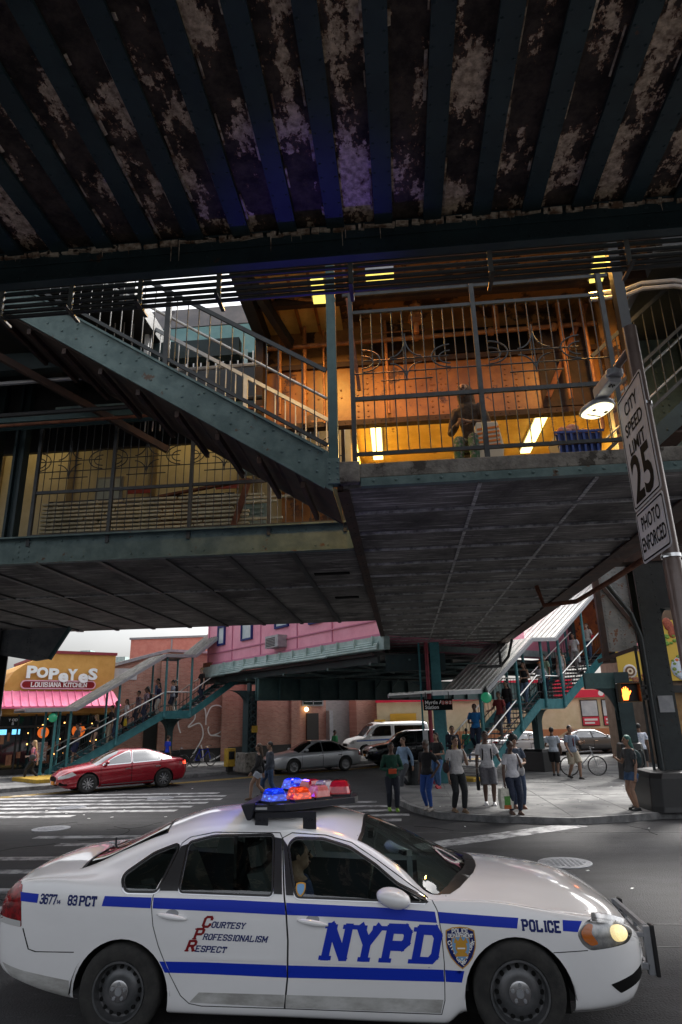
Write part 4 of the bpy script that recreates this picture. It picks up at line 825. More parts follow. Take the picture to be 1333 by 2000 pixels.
# ------------------------------------------------------------------ the two covered street stairs
def streetstair(name, lab, P, prof, roof, posts, W=1.75, sheet='corr'):
    r = thing('street_stair', lab, 'stairway', (P[0], P[1], .15))
    def zs(s):
        for (a, za), (b, zb) in zip(prof, prof[1:]):
            if s <= b: return za+(zb-za)*(s-a)/(b-a)
        return prof[-1][1]
    def zr(s):
        for (a, za), (b, zb) in zip(roof, roof[1:]):
            if s <= b: return za+(zb-za)*max(0, s-a)/(b-a)
        return roof[-1][1]
    for t in (0, W):
        m_ = MB(); up = [F2(P, s, t, z+.18) for s, z in prof]; dn = [F2(P, s, t, z-.22) for s, z in reversed(prof)]
        n0 = N2*.03; m_.prism([tuple(p) for p in up+dn], -n0, n0); m_.bar(up[0]-N2*.04, up[1]-N2*.04, .05, .03)
        m_.build('stringer', 'tealbright', r)
    m_ = MB(); s = prof[0][0]
    while s < prof[-1][0]:
        z = zs(s); flat = abs(zs(s+.1)-z) < .01
        m_.box(F2(P, s+.14, W/2, z+(.0 if not flat else 0)), (.30, W-.08, .035), RZ2)
        s += .28 if not flat else .3
    m_.build('treads', 'black', r)
    m_ = MB(); s = prof[0][0]
    while s < prof[-1][0]-.1:
        z = zs(s); m_.box(F2(P, s+.0, W/2, z+.012), (.035, W-.1, .05), RZ2); s += .28
    m_.build('nosings', 'lampgrey', r)
    for t in (.02, W-.02):
        m_ = MB(); pts = [F2(P, s, t, z+1.1) for s, z in prof]; m_.tube(pts, .032, 6); m_.build('handrail', 'handrail', r, smooth=40)
        m_ = MB(); pts = [F2(P, s, t, z+.45) for s, z in prof]; m_.tube(pts, .022, 6); m_.build('rail', 'black', r)
        m_ = MB(); s = prof[0][0]
        while s < prof[-1][0]: m_.tube([F2(P, s, t, zs(s)+.15), F2(P, s, t, zs(s)+1.08)], .010, 4); s += .2
        m_.build('balusters', 'black', r)
    for s in posts:
        for t in (-.06, W+.06):
            m_ = MB(); z0 = zs(s)-.15 if s > prof[0][0]+.3 else .1
            m_.tube([F2(P, s, t, z0), F2(P, s, t, zr(s)-.05)], .062, 8); m_.lathe([(.09, 0), (.09, .12), (.06, .2)], 8, F2(P, s, t, z0)); m_.build('post', 'tealbright', r, smooth=40)
    for (a, za), (b, zb) in zip(roof, roof[1:]):
        m_ = MB(); A, B = F2(P, a, W/2, za), F2(P, b, W/2, zb); up_ = (B-A).cross(N2).normalized()*-1
        if up_.z < 0: up_ = -up_
        m_.bar(A, B, W+.5, .05)
        for q in range(9):
            t = -.2+(W+.4)*q/8; m_.bar(F2(P, a, t, za)+up_*.045, F2(P, b, t, zb)+up_*.045, .05, .045)
        m_.build('roof_sheet', sheet, r)
        m_ = MB()
        for t in (-.27, W+.27): m_.bar(F2(P, a, t, za-.04), F2(P, b, t, zb-.04), .05, .14)
        m_.build('roof_edge', 'lampgrey', r)
    return r, zs
ROOT_R = (2.6, 25.3); PROF_R = [(.0, .15), (3.9, 2.78), (5.5, 2.78), (9.3, 5.05)]
rs, zsR = streetstair('s', 'covered steel street stair climbing right from the plaza, ribbed grey roof', ROOT_R, PROF_R, [(-2.4, 3.18), (.44, 3.26), (3.5, 5.32), (5.1, 5.42), (9.5, 8.3)], (.3, 2.55, 4.27, 5.5, 7.5, 8.95), 1.8)
ROOT_L = (-15.9, 30.0); PROF_L = [(.0, .15), (5.0, 2.78), (6.4, 2.78), (9.6, 4.9)]
ls, zsL = streetstair('s', 'covered steel street stair climbing right in front of the orange restaurant', ROOT_L, PROF_L, [(-1.6, 3.08), (.62, 3.1), (4.86, 5.72), (6.5, 5.75), (9.5, 8.2)], (-.2, .45, 2.65, 5.0, 6.4), 1.8, 'corrdark')
for (rr, P_, s, lab) in ((rs, ROOT_R, 4.75, ''), (ls, ROOT_L, 5.7, '')):
    b = F2(P_, s, .9, 0); m_ = MB(); m_.box(b+V((0, 0, 1.5)), (.3, .3, 2.3), RZ2); m_.build('support_column', 'teal', rr)
    knee(rr, *F2(P_, s+.15, .9, 0)[:2], 1, 2.55, .6, .8, 'teal', .22, D2); knee(rr, *F2(P_, s-.15, .9, 0)[:2], -1, 2.55, .6, .8, 'teal', .22, D2)
    m_ = MB(); m_.loft([[tuple(b+RZ2 @ V((x*k, y*k, z))) for x, y in ((-.55, -.55), (.55, -.55), (.55, .55), (-.55, .55))] for k, z in ((1, .14), (.92, .9), (.8, 1.0))]); m_.build('footing', 'plasticblack', rr, bevel=.03)
kb = tag(MB().prism([tuple(F2(ROOT_R, -.6, -.2, 0)), tuple(F2(ROOT_R, 0, -.2, 0)), tuple(F2(ROOT_R, 0, 2.0, 0)), tuple(F2(ROOT_R, -.6, 2.0, 0))], (0, 0, .14), (0, 0, .27)).build('yellow_step', 'yellow', bevel=.02), 'yellow painted bottom step of the stair on the plaza', 'step')
kb = tag(MB().prism([(-17.0, 28.5, 0), (-15.0, 26.9, 0), (-13.6, 27.9, 0), (-15.4, 29.8, 0)], (0, 0, .1), (0, 0, .3)).build('yellow_step', 'yellow', bevel=.03), 'yellow painted kerb block in front of the red sedan', 'kerb block')
for loc, lab in ((F2(ROOT_R, .3, -.35, 3.0), 'green globe lamp at the foot of the plaza stair'), (F2(ROOT_L, -.35, -.1, 2.72), 'green globe lamp under the canopy by the orange restaurant')):
    r = thing('globe_lamp', lab, 'lamp', loc); m_ = MB(); m_.ball(loc, .2, 14, 10); m_.build('globe', 'greenlamp', r, smooth=True)
    m_ = MB(); m_.lathe([(.07, .17), (.09, .25), (.03, .4)], 10, loc); m_.bx(loc.x-.02, loc.x+.02, loc.y, loc.y+.3, loc.z+.32, loc.z+.36); m_.build('holder', 'black', r)
# station name sign
sg = thing('station_sign', 'dark station name sign hanging from the plaza stair canopy', 'sign', (1.2, 23.6, 2.78))
m_ = MB(); m_.bx(.68, 1.68, 23.62, 23.68, 2.58, 2.96); m_.build('board', 'signblack', sg, bevel=.01)
m_ = MB(); textmesh(m_, 'Myrtle Av', .17, (.73, 23.615, 2.79), (1, 0, 0), (0, 0, 1), .003, center=False); textmesh(m_, 'Station', .17, (.73, 23.615, 2.63), (1, 0, 0), (0, 0, 1), .003, center=False); m_.build('lettering', 'white', sg)
for q, ch in enumerate('JMZ'):
    m_ = MB(); m_.lathe([(.07, -.004), (.07, .004)], 16, (1.36+.125*q, 23.612, 2.83), 'y'); b = m_.build('route_bullet', pm('bullet_red', (.42, .10, .08), None, 3, .5) if q == 0 else bpy.data.materials['bullet_red'], sg)
    m_ = MB(); textmesh(m_, ch, .11, (1.36+.125*q, 23.604, 2.79), (1, 0, 0), (0, 0, 1), .002); m_.build('letter', 'white', b)
m_ = MB(); m_.bx(.75, .78, 23.63, 23.66, 2.96, 3.2); m_.bx(1.55, 1.58, 23.63, 23.66, 2.96, 3.2); m_.build('hanger', 'black', sg)

# ------------------------------------------------------------------ orange restaurant
P = (-19.3, 31.3)
pb = thing('fried_chicken_restaurant', 'ochre restaurant with pink awning, white shop letters and dark shopfront', 'restaurant', (-18, 33, .15))
def W2(s, t, z): return tuple(F2(P, s, t, z))
m_ = MB(); out = [(-6, .15), (5.1, .15), (5.1, 5.95), (1.75, 5.95), (1.7, 5.78), (1.2, 5.68), (.6, 5.4), (.1, 5.0), (-.25, 4.4), (-.32, 4.05), (-6, 4.05)]
m_.prism([W2(s, .2, z) for s, z in out], (0, 0, 0), N2*9); m_.build('wall', 'ochre', pb)
m_ = MB(); m_.prism([W2(1.7, .14, 5.95), W2(5.16, .14, 5.95), W2(5.16, .14, 6.1), W2(1.7, .14, 6.1)], (0, 0, 0), N2*9.2); m_.build('coping', 'darkred', pb)
m_ = MB(); m_.prism([W2(-6, .15, 4.05), W2(5.1, .15, 4.05), W2(5.35, -.55, 3.3), W2(-6, -.55, 3.3)], (0, 0, 0), (0, 0, -.06))
for q in range(30): s = -5.9+.375*q; m_.bar(W2(s, .14, 4.07), W2(s+.02, -.56, 3.31), .04, .05)
m_.prism([W2(-6, -.56, 3.3), W2(5.35, -.56, 3.3), W2(5.35, -.56, 3.2), W2(-6, -.56, 3.2)], (0, 0, 0), N2*.04); m_.build('awning', 'awning', pb)
m_ = MB(); m_.box(F2(P, -.4, .1, 3.08), (11.2, .3, .28), RZ2); m_.build('fascia', 'ochre', pb)
m_ = MB(); m_.box(F2(P, -.4, .15, 1.5), (11, .06, 2.7), RZ2); m_.build('shopfront_glass', 'darkglass', pb)
m_ = MB()
for s in (-5.5, -4, -2.6, -1.4, -.3, .55, 1.35, 2.2, 2.95, 4.0, 5.05): m_.box(F2(P, s, .09, 1.55), (.07 if s != 2.95 else .3, .08, 2.75), RZ2)
for z in (2.35, .25): m_.box(F2(P, -.4, .085, z), (11, .07, .1 if z > 1 else .3), RZ2)
m_.build('shopfront_frame', 'frameblack', pb)
m_ = MB(); m_.box(F2(P, -3.1, .06, 1.5), (.4, .12, 2.7), RZ2); m_.build('corner_pier', 'yellow', pb)
# letters on the parapet
m_ = MB(); uz = V((0, 0, 1)); x = .62
for ch, sz, dz, wd in (('P', .80, .05, .50), ('O', .66, .08, .56), ('P', .72, .0, .50), ('e', .86, -.12, .50), ('Y', .76, -.04, .50), ('e', .86, -.14, .50), ('S', .78, .0, .48)):
    textmesh(m_, ch, sz, F2(P, x, .06, 4.66+dz), D2, uz, .034, center=False, extrude=.05, fit=wd*.98); x += wd
m_.build('shop_letters', pm('white_shop_letter', (.78, .84, .85), None, 3, .4), pb)
m_ = MB(); pts = [(.66+.22*cos(a), 4.37+.22*sin(a)) for a in [pi/2+pi*i/8 for i in range(9)]]+[(3.9+.22*cos(a), 4.37+.22*sin(a)) for a in [-pi/2+pi*i/8 for i in range(9)]]
m_.prism([W2(s, .08, z) for s, z in pts], (0, 0, 0), N2*.1); ov = m_.build('oval_board', pm('pale_pink_rim', (.75, .45, .55), None, 3, .5), pb)
m_ = MB(); pts = [(.66+.16*cos(a), 4.37+.16*sin(a)) for a in [pi/2+pi*i/8 for i in range(9)]]+[(3.9+.16*cos(a), 4.37+.16*sin(a)) for a in [-pi/2+pi*i/8 for i in range(9)]]
m_.prism([W2(s, .065, z) for s, z in pts], (0, 0, 0), N2*.02); m_.build('oval_face', 'cprred', ov)
m_ = MB(); lettermesh(m_, 'LOUISIANA KITCHEN', .20, F2(P, 2.28, .055, 4.27), D2, uz, wd=.62, th=1.3, gap=1.75, center=True); m_.build('lettering', 'white', ov)
# things in the shop window
def disc(s, z, r, mat, par, t=.07, name='logo'): m_ = MB(); m_.lathe([(r, -.004), (r, .004)], 20, (0, 0, 0), 'y'); m_.v = [tuple(F2(P, s, t, z)+RZ2 @ V(p)) for p in m_.v]; return m_.build(name, mat, par)
ORL = pm('orange_logo', (.75, .13, .02), None, 3, .5, emit=(.8, .16, .02), estr=.25)
for s, z, r in ((1.75, 2.05, .27), (3.45, 2.1, .33)):
    d_ = disc(s, z, r, ORL, pb); m_ = MB(); textmesh(m_, 'P', r*1.5, F2(P, s, .055, z-r*.5), D2, uz, .03); m_.build('letter', 'white', d_)
m_ = MB(); m_.box(F2(P, 1.75, .07, 1.25), (.55, .01, .7), RZ2); po = m_.build('poster', pm('pale_poster', (.5, .45, .42), (.35, .16, .12), 14, .6, lo=.45, hi=.5), pb)
m_ = MB(); textmesh(m_, 'OPEN', .22, F2(P, 1.75, .06, .72), D2, uz, .012); m_.build('open_sign', 'signgrey', pb)
m_ = MB(); textmesh(m_, 'Y OD', .17, F2(P, .3, .05, 2.62), D2, uz, .006); textmesh(m_, 'B', .17, F2(P, .3, .05, 2.45), D2, uz, .006); m_.build('window_lettering', 'signgrey', pb)
mb_ = pm('menu_screen', (.1, .3, .5), (.4, .4, .2), 9, .4, emit=(.12, .42, .7), estr=.8)
m_ = MB(); [m_.box(F2(P, s, .10, 2.12), (.36, .01, .24), RZ2) for s in (-2.4, -1.85, -.9, -.1, .5)]; m_.build('menu_screen', mb_, pb)
m_ = MB(); random.seed(5)
for q in range(34): m_.ball(F2(P, random.uniform(-3.4, 4.8), .11, random.uniform(.9, 2.9)), random.choice((.03, .04, .06)), 6, 4)
m_.build('interior_lamps', pm('shop_lamp', (.9, .5, .2), None, 3, .5, emit=(1, .42, .1), estr=2.2), pb)
m_ = MB()
for q in range(26): m_.box(F2(P, random.uniform(-3.4, 2.6), .115, random.uniform(.6, 2.0)), (random.uniform(.1, .4), .01, random.uniform(.1, .5)), RZ2)
m_.build('interior_shapes', pm('shop_interior_brown', (.16, .05, .025), (.30, .13, .06), 3, .6), pb)  # loose brown shapes for the shop interior behind the glass
m_ = MB(); m_.box(F2(P, -2.35, .06, 1.5), (.3, .01, .35), RZ2); gp = m_.build('grade_card', 'signgrey', pb); m_ = MB(); textmesh(m_, 'A', .28, F2(P, -2.35, .05, 1.4), D2, uz, .01); m_.build('letter', 'blue', gp)
m_ = MB(); textmesh(m_, 'AND', .2, F2(P, -2.4, .05, .75), D2, uz, .008); m_.build('door_lettering', 'signgrey', pb)

# ------------------------------------------------------------------ brick building, graffiti, door, wall lamp
P = (-11.5, 39.0)
bb = thing('brick_building', 'long red brick building with black painted base and white graffiti', 'building', (-10, 40, .15))
BR = brickmat('red_brick', (.38, .17, .12), (.52, .27, .20), (.36, .31, .27), A2)
m_ = MB(); m_.prism([W2(-6.6, 0, .1), W2(6.4, 0, .1), W2(6.4, 0, 6.3), W2(-2.7, 0, 6.3), W2(-5.85, 0, 5.4), W2(-6.6, 0, 5.4)], (0, 0, 0), N2*8)
m_.prism([W2(6.4, .6, .1), W2(8.9, .6, .1), W2(8.9, .6, 6.3), W2(6.4, .6, 6.3)], (0, 0, 0), N2*7); m_.prism([W2(11.3, .3, .1), W2(13.6, .3, .1), W2(13.6, .3, 6.3), W2(11.3, .3, 6.3)], (0, 0, 0), N2*7)
m_.build('wall', BR, bb)
for s in (-2.9, 1.0, 2.6, 5.9): m_ = MB(); m_.box(F2(P, s, -.07, 3.2), (.45, .14, 6.1), RZ2); m_.build('pilaster', BR, bb)
m_ = MB(); m_.box(F2(P, -.1, -.05, .52), (12.9, .1, .75), RZ2); m_.build('painted_base', 'plasticblack', bb)
m_ = MB(); m_.prism([W2(-6.7, -.15, 5.4), W2(-5.8, -.15, 5.4), W2(-2.7, -.15, 6.3), W2(6.4, -.15, 6.3), W2(6.4, -.15, 6.45), W2(-2.8, -.15, 6.45), W2(-5.9, -.15, 5.55), W2(-6.7, -.15, 5.55)], (0, 0, 0), N2*.6); m_.build('coping', 'lampgrey', bb)
m_ = MB(); m_.box(F2(P, -5.3, -.02, 5.0), (1.6, .04, .6), RZ2); m_.build('blank_sign', 'signgrey', bb)
m_ = MB(); m_.box(F2(P, -3.3, -.02, 1.4), (1.2, .05, 2.5), RZ2); m_.build('door', 'frameblack', bb); m_ = MB(); m_.box(F2(P, 7.75, .55, 1.5), (.95, .1, 2.5), RZ2); m_.build('door', 'frameblack', bb)
m_ = MB(); m_.box(F2(P, 7.8, .57, 3.9), (1.7, .08, 1.4), RZ2); wd = m_.build('window', 'lampgrey', bb)
m_ = MB(); m_.box(F2(P, 7.8, .52, 3.9), (1.5, .04, 1.2), RZ2); m_.build('pane', 'darkglass', wd); m_ = MB(); m_.box(F2(P, 7.8, .49, 3.9), (.06, .02, 1.2), RZ2); [m_.box(F2(P, 7.8, .49, 3.5+.25*k), (1.5, .02, .04), RZ2) for k in range(4)]; m_.build('bar', 'lampgrey', wd)
m_ = MB(); m_.box(F2(P, 10.1, 1.2, 2.2), (2.4, .1, 4.2), RZ2); m_.build('shutter', pm('grey_shutter', (.20, .20, .20), (.27, .27, .26), 3, .6, stretch=(1, 1, 8)), bb)
m_ = MB(); m_.box(F2(P, 9.05, .4, 1.5), (.3, .4, 2.8), RZ2); m_.build('pipe_cover', 'lampgrey', bb)
m_ = MB(); lettermesh(m_, 'C  N', .4, F2(P, .3, -.03, 4.9), D2, uz, wd=.6, th=1.2); m_.build('wall_letters', 'signgrey', bb)
gr = MB()
def gcurve(pts):
    pts = [V((*p, 0)) for p in pts]; q = []
    for i in range(len(pts)-1):
        p0, p1, p2, p3 = pts[max(i-1, 0)], pts[i], pts[i+1], pts[min(i+2, len(pts)-1)]
        for k in range(6):
            t = k/6; q.append(.5*((2*p1)+(-p0+p2)*t+(2*p0-5*p1+4*p2-p3)*t*t+(-p0+3*p1-3*p2+p3)*t**3))
    q.append(pts[-1])
    for a, b in zip(q, q[1:]): gr.bar(W2(a.x, -.055 if a.y > .9 else -.105, a.y), W2(b.x, -.055 if b.y > .9 else -.105, b.y), .008, .075)
gcurve([(-2.0, 2.9), (-1.9, 2.2), (-1.75, 1.8)])
gcurve([(-1.5, 3.1), (-1.05, 3.2), (-.9, 2.6), (-1.3, 2.1), (-.6, 2.3), (-.35, 1.7), (-.6, 1.1), (-1.1, .45)])
gcurve([(-.45, 1.1), (-.35, .7), (-.3, .2)])
gcurve([(-1.4, 3.0), (-.9, 3.35), (-.3, 3.1), (-.2, 2.2)])
gcurve([(-.2, 2.6), (.1, 3.2), (.7, 3.25), (1.1, 2.7), (.9, 1.9), (.2, 1.6), (-.05, 1.9), (0, 2.1)])
gcurve([(.2, 1.6), (.8, 1.5), (1.15, 1.0), (.8, .5), (.1, .2)])
gr.build('graffiti', 'white', bb)
wlp = thing('wall_lamp', 'lit round lamp on the brick wall above a black door', 'lamp', F2(P, 7.2, .5, 3.0)); m_ = MB(); m_.ball(F2(P, 7.2, .42, 3.0), .14, 12, 8); m_.build('globe', pm('warm_lamp_glass', (.9, .8, .5), None, 3, .4, emit=(1, .72, .3), estr=3), wlp); m_ = MB(); m_.box(F2(P, 7.2, .52, 3.0), (.12, .2, .12), RZ2); m_.build('bracket', 'black', wlp)
# salmon building beyond and distant pale blocks
sm = thing('salmon_building', 'salmon painted flat roofed building rising behind the brick one', 'building', (-20, 52, 0))
m_ = MB(); m_.bx(-21.3, -12.5, 50, 58, 0, 8.7); m_.build('wall', pm('salmon_brick', (.52, .19, .15), (.60, .25, .20), 2, .8), sm); m_ = MB(); m_.bx(-21.4, -12.4, 49.9, 58, 8.7, 8.85); m_.bx(-18, -17.9, 49.95, 50, 7.5, 8.7); m_.build('coping', 'lampgrey', sm)
random.seed(11)
for q, (x, w_, h, c_) in enumerate(((-68, 7, 13.8, (.42, .45, .48)), (-60, 6, 14.6, (.5, .5, .5)), (-53, 8, 13.2, (.42, .3, .27)), (-46, 5, 14.2, (.48, .5, .52)))):
    r = thing('distant_building', ('pale grey far building leftmost above the ochre parapet', 'white far building with roof tank above the ochre parapet', 'reddish far building right of the ochre parapet', 'bluish far building above the left stair roof')[q], 'building', (x, 120, 0))
    m_ = MB(); m_.bx(x-w_/2, x+w_/2, 118, 126, 0, h); m_.build('wall', pm('far_wall', c_, None, 2, .9), r); m_ = MB(); m_.bx(x-1, x+1, 120, 122, h, h+1.2); m_.build('roof_box', 'gutter', r)
    m_ = MB(); [m_.bx(x-w_/2+.6+1.3*k, x-w_/2+1.3+1.3*k, 117.95, 118, h-2.2, h-.9) for k in range(int(w_/1.4))]; m_.build('window_row', 'darkglass', r)

# ------------------------------------------------------------------ red banded shop behind the plaza and food shop on the right
rsb = thing('corner_shop', 'cream corner shop with red sign band beyond the plaza', 'shop', (6, 47, 0))
m_ = MB(); m_.bx(-1.9, 15.6, 47, 55, 0, 4.0); m_.build('wall', pm('cream_shop_wall', (.62, .54, .33), (.70, .62, .42), 1.2, .7), rsb)
m_ = MB(); m_.bx(-1.9, 15.6, 46.93, 47, .1, 1.35); m_.build('lower_wall', pm('orange_brown_base', (.50, .22, .10), None, 3, .7), rsb)
m_ = MB(); m_.bx(-1.95, 15.65, 46.7, 47, 3.35, 3.85); m_.bx(4.5, 11.5, 46.66, 47, 3.4, 4.6); b = m_.build('sign_band', pm('red_sign_band', (.62, .02, .06), None, 3, .4), rsb)
m_ = MB(); textmesh(m_, 'CO CO OS', .5, (2.6, 46.68, 3.42), (1, 0, 0), (0, 0, 1), .02); textmesh(m_, 'URE', .8, (6.0, 46.64, 3.7), (1, 0, 0), (0, 0, 1), .03); textmesh(m_, 'KING', .8, (9.0, 46.64, 3.7), (1, 0, 0), (0, 0, 1), .03)
m_.lathe([(.18, -.004), (.18, .004)], 14, (13.3, 46.69, 3.6), 'y'); m_.lathe([(.18, -.004), (.18, .004)], 14, (14.3, 46.69, 3.6), 'y'); m_.build('lettering', 'white', b)
for x in (11.9, 13.3, 14.6):
    m_ = MB(); m_.bx(x, x+1.15, 46.9, 46.98, 1.5, 3.2); f = m_.build('window', 'frameblack', rsb); m_ = MB(); m_.bx(x+.06, x+1.09, 46.87, 46.9, 2.15, 3.14); m_.build('pane', 'dimglass', f)
    m_ = MB(); m_.bx(x+.04, x+1.11, 46.86, 46.9, 1.55, 2.1); p_ = m_.build('poster', pm('red_poster', (.55, .03, .06), None, 3, .5) if 'red_poster' not in bpy.data.materials else bpy.data.materials['red_poster'], rsb); m_ = MB(); m_.bx(x+.15, x+1.0, 46.85, 46.86, 1.85, 1.98); m_.bx(x+.15, x+.8, 46.85, 46.86, 1.65, 1.76); m_.build('poster_band', 'white', p_)
m_ = MB(); m_.bx(-1.0, .8, 46.85, 46.95, 1.6, 2.6); m_.build('yellow_panel', pm('yellow_panel', (.75, .42, .04), None, 3, .5), rsb)
fs = thing('food_shop', 'brown shop with a big salad and chicken photo panel at the right edge', 'shop', (13, 30, 0))
m_ = MB(); m_.bx(11.0, 20, 30, 38, 0, 6.8); m_.build('wall', pm('brown_shop_wall', (.12, .075, .045), (.18, .12, .08), 2, .7), fs)
m_ = MB(); m_.bx(11.1, 19.9, 29.9, 30, .15, 3.1); m_.build('shopfront', pm('amber_shopfront', (.22, .12, .04), (.32, .2, .08), 2, .3, rust=(.05, .03, .02), rth=.58, rscale=.8), fs)
m_ = MB(); m_.bx(11, 20, 29.6, 30, 3.1, 3.4); [m_.bx(x, x+.08, 29.85, 29.9, .15, 3.1) for x in (11.1, 12.1, 13.4, 15)]; m_.build('frame', 'frameblack', fs)
def foodpanel(par, x0, x1, z0, z1, y, kind):
    m_ = MB(); m_.bx(x0, x1, y, y+.06, z0, z1); bd = m_.build('food_panel', pm('ochre_panel', (.60, .40, .05), None, 2, .4) if 'ochre_panel' not in bpy.data.materials else bpy.data.materials['ochre_panel'], par)
    def blob(name, mat, lst, rr):
        m2 = MB()
        for (u, v_, r_) in lst: m2.ball((x0+(x1-x0)*u, y-.02, z0+(z1-z0)*v_), (r_, .025, r_*rr), 9, 6)
        m2.build(name, mat, bd, smooth=True)
    def mm(n, c_, c2_): return bpy.data.materials.get(n) or pm(n, c_, c2_, 14, .5)
    random.seed(21+kind); rg = lambda n, u0, u1, v0, v1, r0, r1: [(random.uniform(u0, u1), random.uniform(v0, v1), random.uniform(r0, r1)) for _ in range(n)]
    if kind == 0:
        blob('chicken', mm('fried_brown', (.40, .09, .04), (.22, .04, .02)), rg(12, .2, 1, .78, .97, .14, .24), 1.2); blob('lettuce', mm('leaf_green', (.20, .36, .04), (.10, .2, .02)), rg(16, .05, .95, .60, .74, .08, .14), .7)
        blob('plate', mm('blue_white', (.55, .62, .7), None), [(.6, .2, .75)], .75); blob('salad', mm('salad_green', (.07, .17, .03), (.25, .3, .05)), rg(34, .25, .98, .08, .40, .06, .13), .8); blob('tomato', mm('tomato_red', (.55, .05, .03), (.6, .2, .05)), rg(16, .35, .95, .12, .38, .05, .1), .8)
    else:
        blob('meat', mm('pink_meat', (.55, .10, .13), (.7, .4, .4)), rg(14, .0, 1, .80, 1.0, .07, .14), .9); blob('saucer', mm('cup_white', (.7, .65, .6), None), [(.45, .26, .30)], 1.0)
        blob('berries', mm('berry', (.25, .03, .05), (.35, .2, .05)), rg(10, .3, 1, .0, .14, .05, .1), .9)
        for r_, mt in ((.21, mm('coffee', (.14, .06, .02), None)), (.13, mm('foam', (.75, .62, .45), None)), (.06, mm('coffee', (.14, .06, .02), None))):
            m2 = MB(); m2.lathe([(r_, -.01), (r_, .01)], 18, (x0+(x1-x0)*.45, y-.055-(.23-r_)*.05, z0+(z1-z0)*.26), 'y'); m2.build('coffee_cup', mt, bd)
    return bd
foodpanel(fs, 11.2, 13.0, 3.6, 6.2, 29.85, 0)
bl = thing('blade_sign', 'hanging photo panel with coffee cup behind the dark right column', 'sign', (9.9, 30, 4.4)); foodpanel(bl, 9.4, 10.45, 3.65, 5.2, 29.9, 1)
m_ = MB(); m_.bx(10.45, 11.0, 29.92, 29.97, 4.9, 4.98); m_.bx(10.45, 11.0, 29.92, 29.97, 3.8, 3.88); m_.build('arm', 'black', bl)

# ------------------------------------------------------------------ pedestrian signal
ps = thing('pedestrian_signal', 'pedestrian signal showing an orange hand on the right column', 'traffic signal', (5.5, 16.9, 2.84))
m_ = MB(); m_.bx(5.24, 5.72, 16.92, 17.12, 2.60, 3.06); m_.build('case', 'plasticblack', ps, bevel=.02)
m_ = MB()
for z in (2.60, 3.04): m_.bx(5.24, 5.72, 16.72, 16.92, z, z+.02)
for x in (5.24, 5.70): m_.bx(x, x+.02, 16.72, 16.92, 2.62, 3.04)
m_.build('visor', pm('ochre_visor', (.10, .06, .015), None, 3, .5), ps)
hand = [(-.05, -.13), (.04, -.13), (.065, -.05), (.10, .0), (.115, .04), (.10, .05), (.07, .02), (.06, .09), (.045, .095), (.035, .035), (.03, .12), (.013, .125), (.005, .04), (-.01, .115), (-.028, .11), (-.025, .035), (-.045, .085), (-.06, .08), (-.055, .0), (-.065, -.05)]
vs, fs_ = fill([hand], grid=False); m_ = MB(); m_.add([(5.40+p[0]*1.25, 16.91, 2.82+p[1]*1.25) for p in vs], fs_); m_.build('hand_symbol', pm('lit_orange_hand', (.9, .2, .02), None, 3, .5, emit=(1, .16, .02), estr=3.5), ps)
m_ = MB(); m_.bx(5.72, 5.95, 16.98, 17.04, 2.7, 2.76); m_.bx(5.72, 5.95, 16.98, 17.04, 2.9, 2.96); m_.bx(5.9, 5.96, 16.98, 17.5, 2.65, 3.0); m_.build('bracket', 'black', ps)

# ------------------------------------------------------------------ lamp pole with the speed limit sign
px_, py_ = 1.945, 4.66
lp = thing('street_lamp', 'brown steel lamp pole carrying a speed limit sign and lit lamp', 'street lamp', (px_, py_, 0))
m_ = MB(); m_.lathe([(.064, 0), (.064, 3.4), (.06, 3.41), (.052, 5.32), (.0, 5.33)], 20, (px_, py_, 0), cap=False); m_.build('pole', 'polebrown', lp, smooth=40)
m_ = MB()
for z in (3.43, 4.62): m_.lathe([(.068, z), (.068, z+.025)], 20, (px_, py_, 0))
m_.build('band', 'chrome', lp, smooth=40)
m_ = MB(); m_.tube([(px_-.01, py_+.03, 5.14), (1.87, 4.78, 5.08), (1.845, 4.9, 5.02)], .032, 10); m_.build('arm', 'polebrown', lp, smooth=40)
dl = V((-.16, .98, -.10)).normalized(); a = V((1.845, 4.86, 5.01)); rot = M((dl, V((-dl.y, dl.x, 0)).normalized(), dl.cross(V((-dl.y, dl.x, 0)).normalized()))).transposed()
m_ = MB(); m_.box(a+dl*.14, (.28, .115, .10), rot); m_.lathe([(.072, -.03), (.068, .03)], 14, (a.x, a.y, a.z+.02)); lb = m_.build('lamp_housing', 'lampgrey', lp, bevel=.012)
hl = V((-.40, .91, -.05)).normalized(); sl_ = V((-hl.y, hl.x, 0)).normalized(); ul_ = hl.cross(sl_)
def oval(c_, rx, ry): return [tuple(c_+hl*rx*(abs(cos(t))**.8)*(1 if cos(t) > 0 else -1)+sl_*ry*(abs(sin(t))**.8)*(1 if sin(t) > 0 else -1)) for t in [2*pi*k/28 for k in range(28)]]
c_ = V((1.80, 5.25, 4.90))
m_ = MB(); m_.loft([oval(c_+ul_*.05, .10, .07), oval(c_+ul_*.035, .15, .115), oval(c_, .16, .125), oval(c_-ul_*.01, .155, .12)]); lh = m_.build('lamp_head', 'lampgrey', lp, smooth=50)
m_ = MB(); m_.loft([oval(c_-ul_*.011, .145, .11), oval(c_-ul_*.028, .12, .09)]); m_.build('lens', 'leddiff', lh, smooth=50)
m_ = MB()
for q in (-1, 1): m_.box(c_-ul_*.031+sl_*.06*q+hl*-.03, (.03, .025, .008), M((hl, sl_, ul_)).transposed())
m_.bar(c_-ul_*.03+hl*.05-sl_*.07, c_-ul_*.03+hl*.05+sl_*.07, .012, .006); m_.build('lens_fitting', 'rustdark', lh)
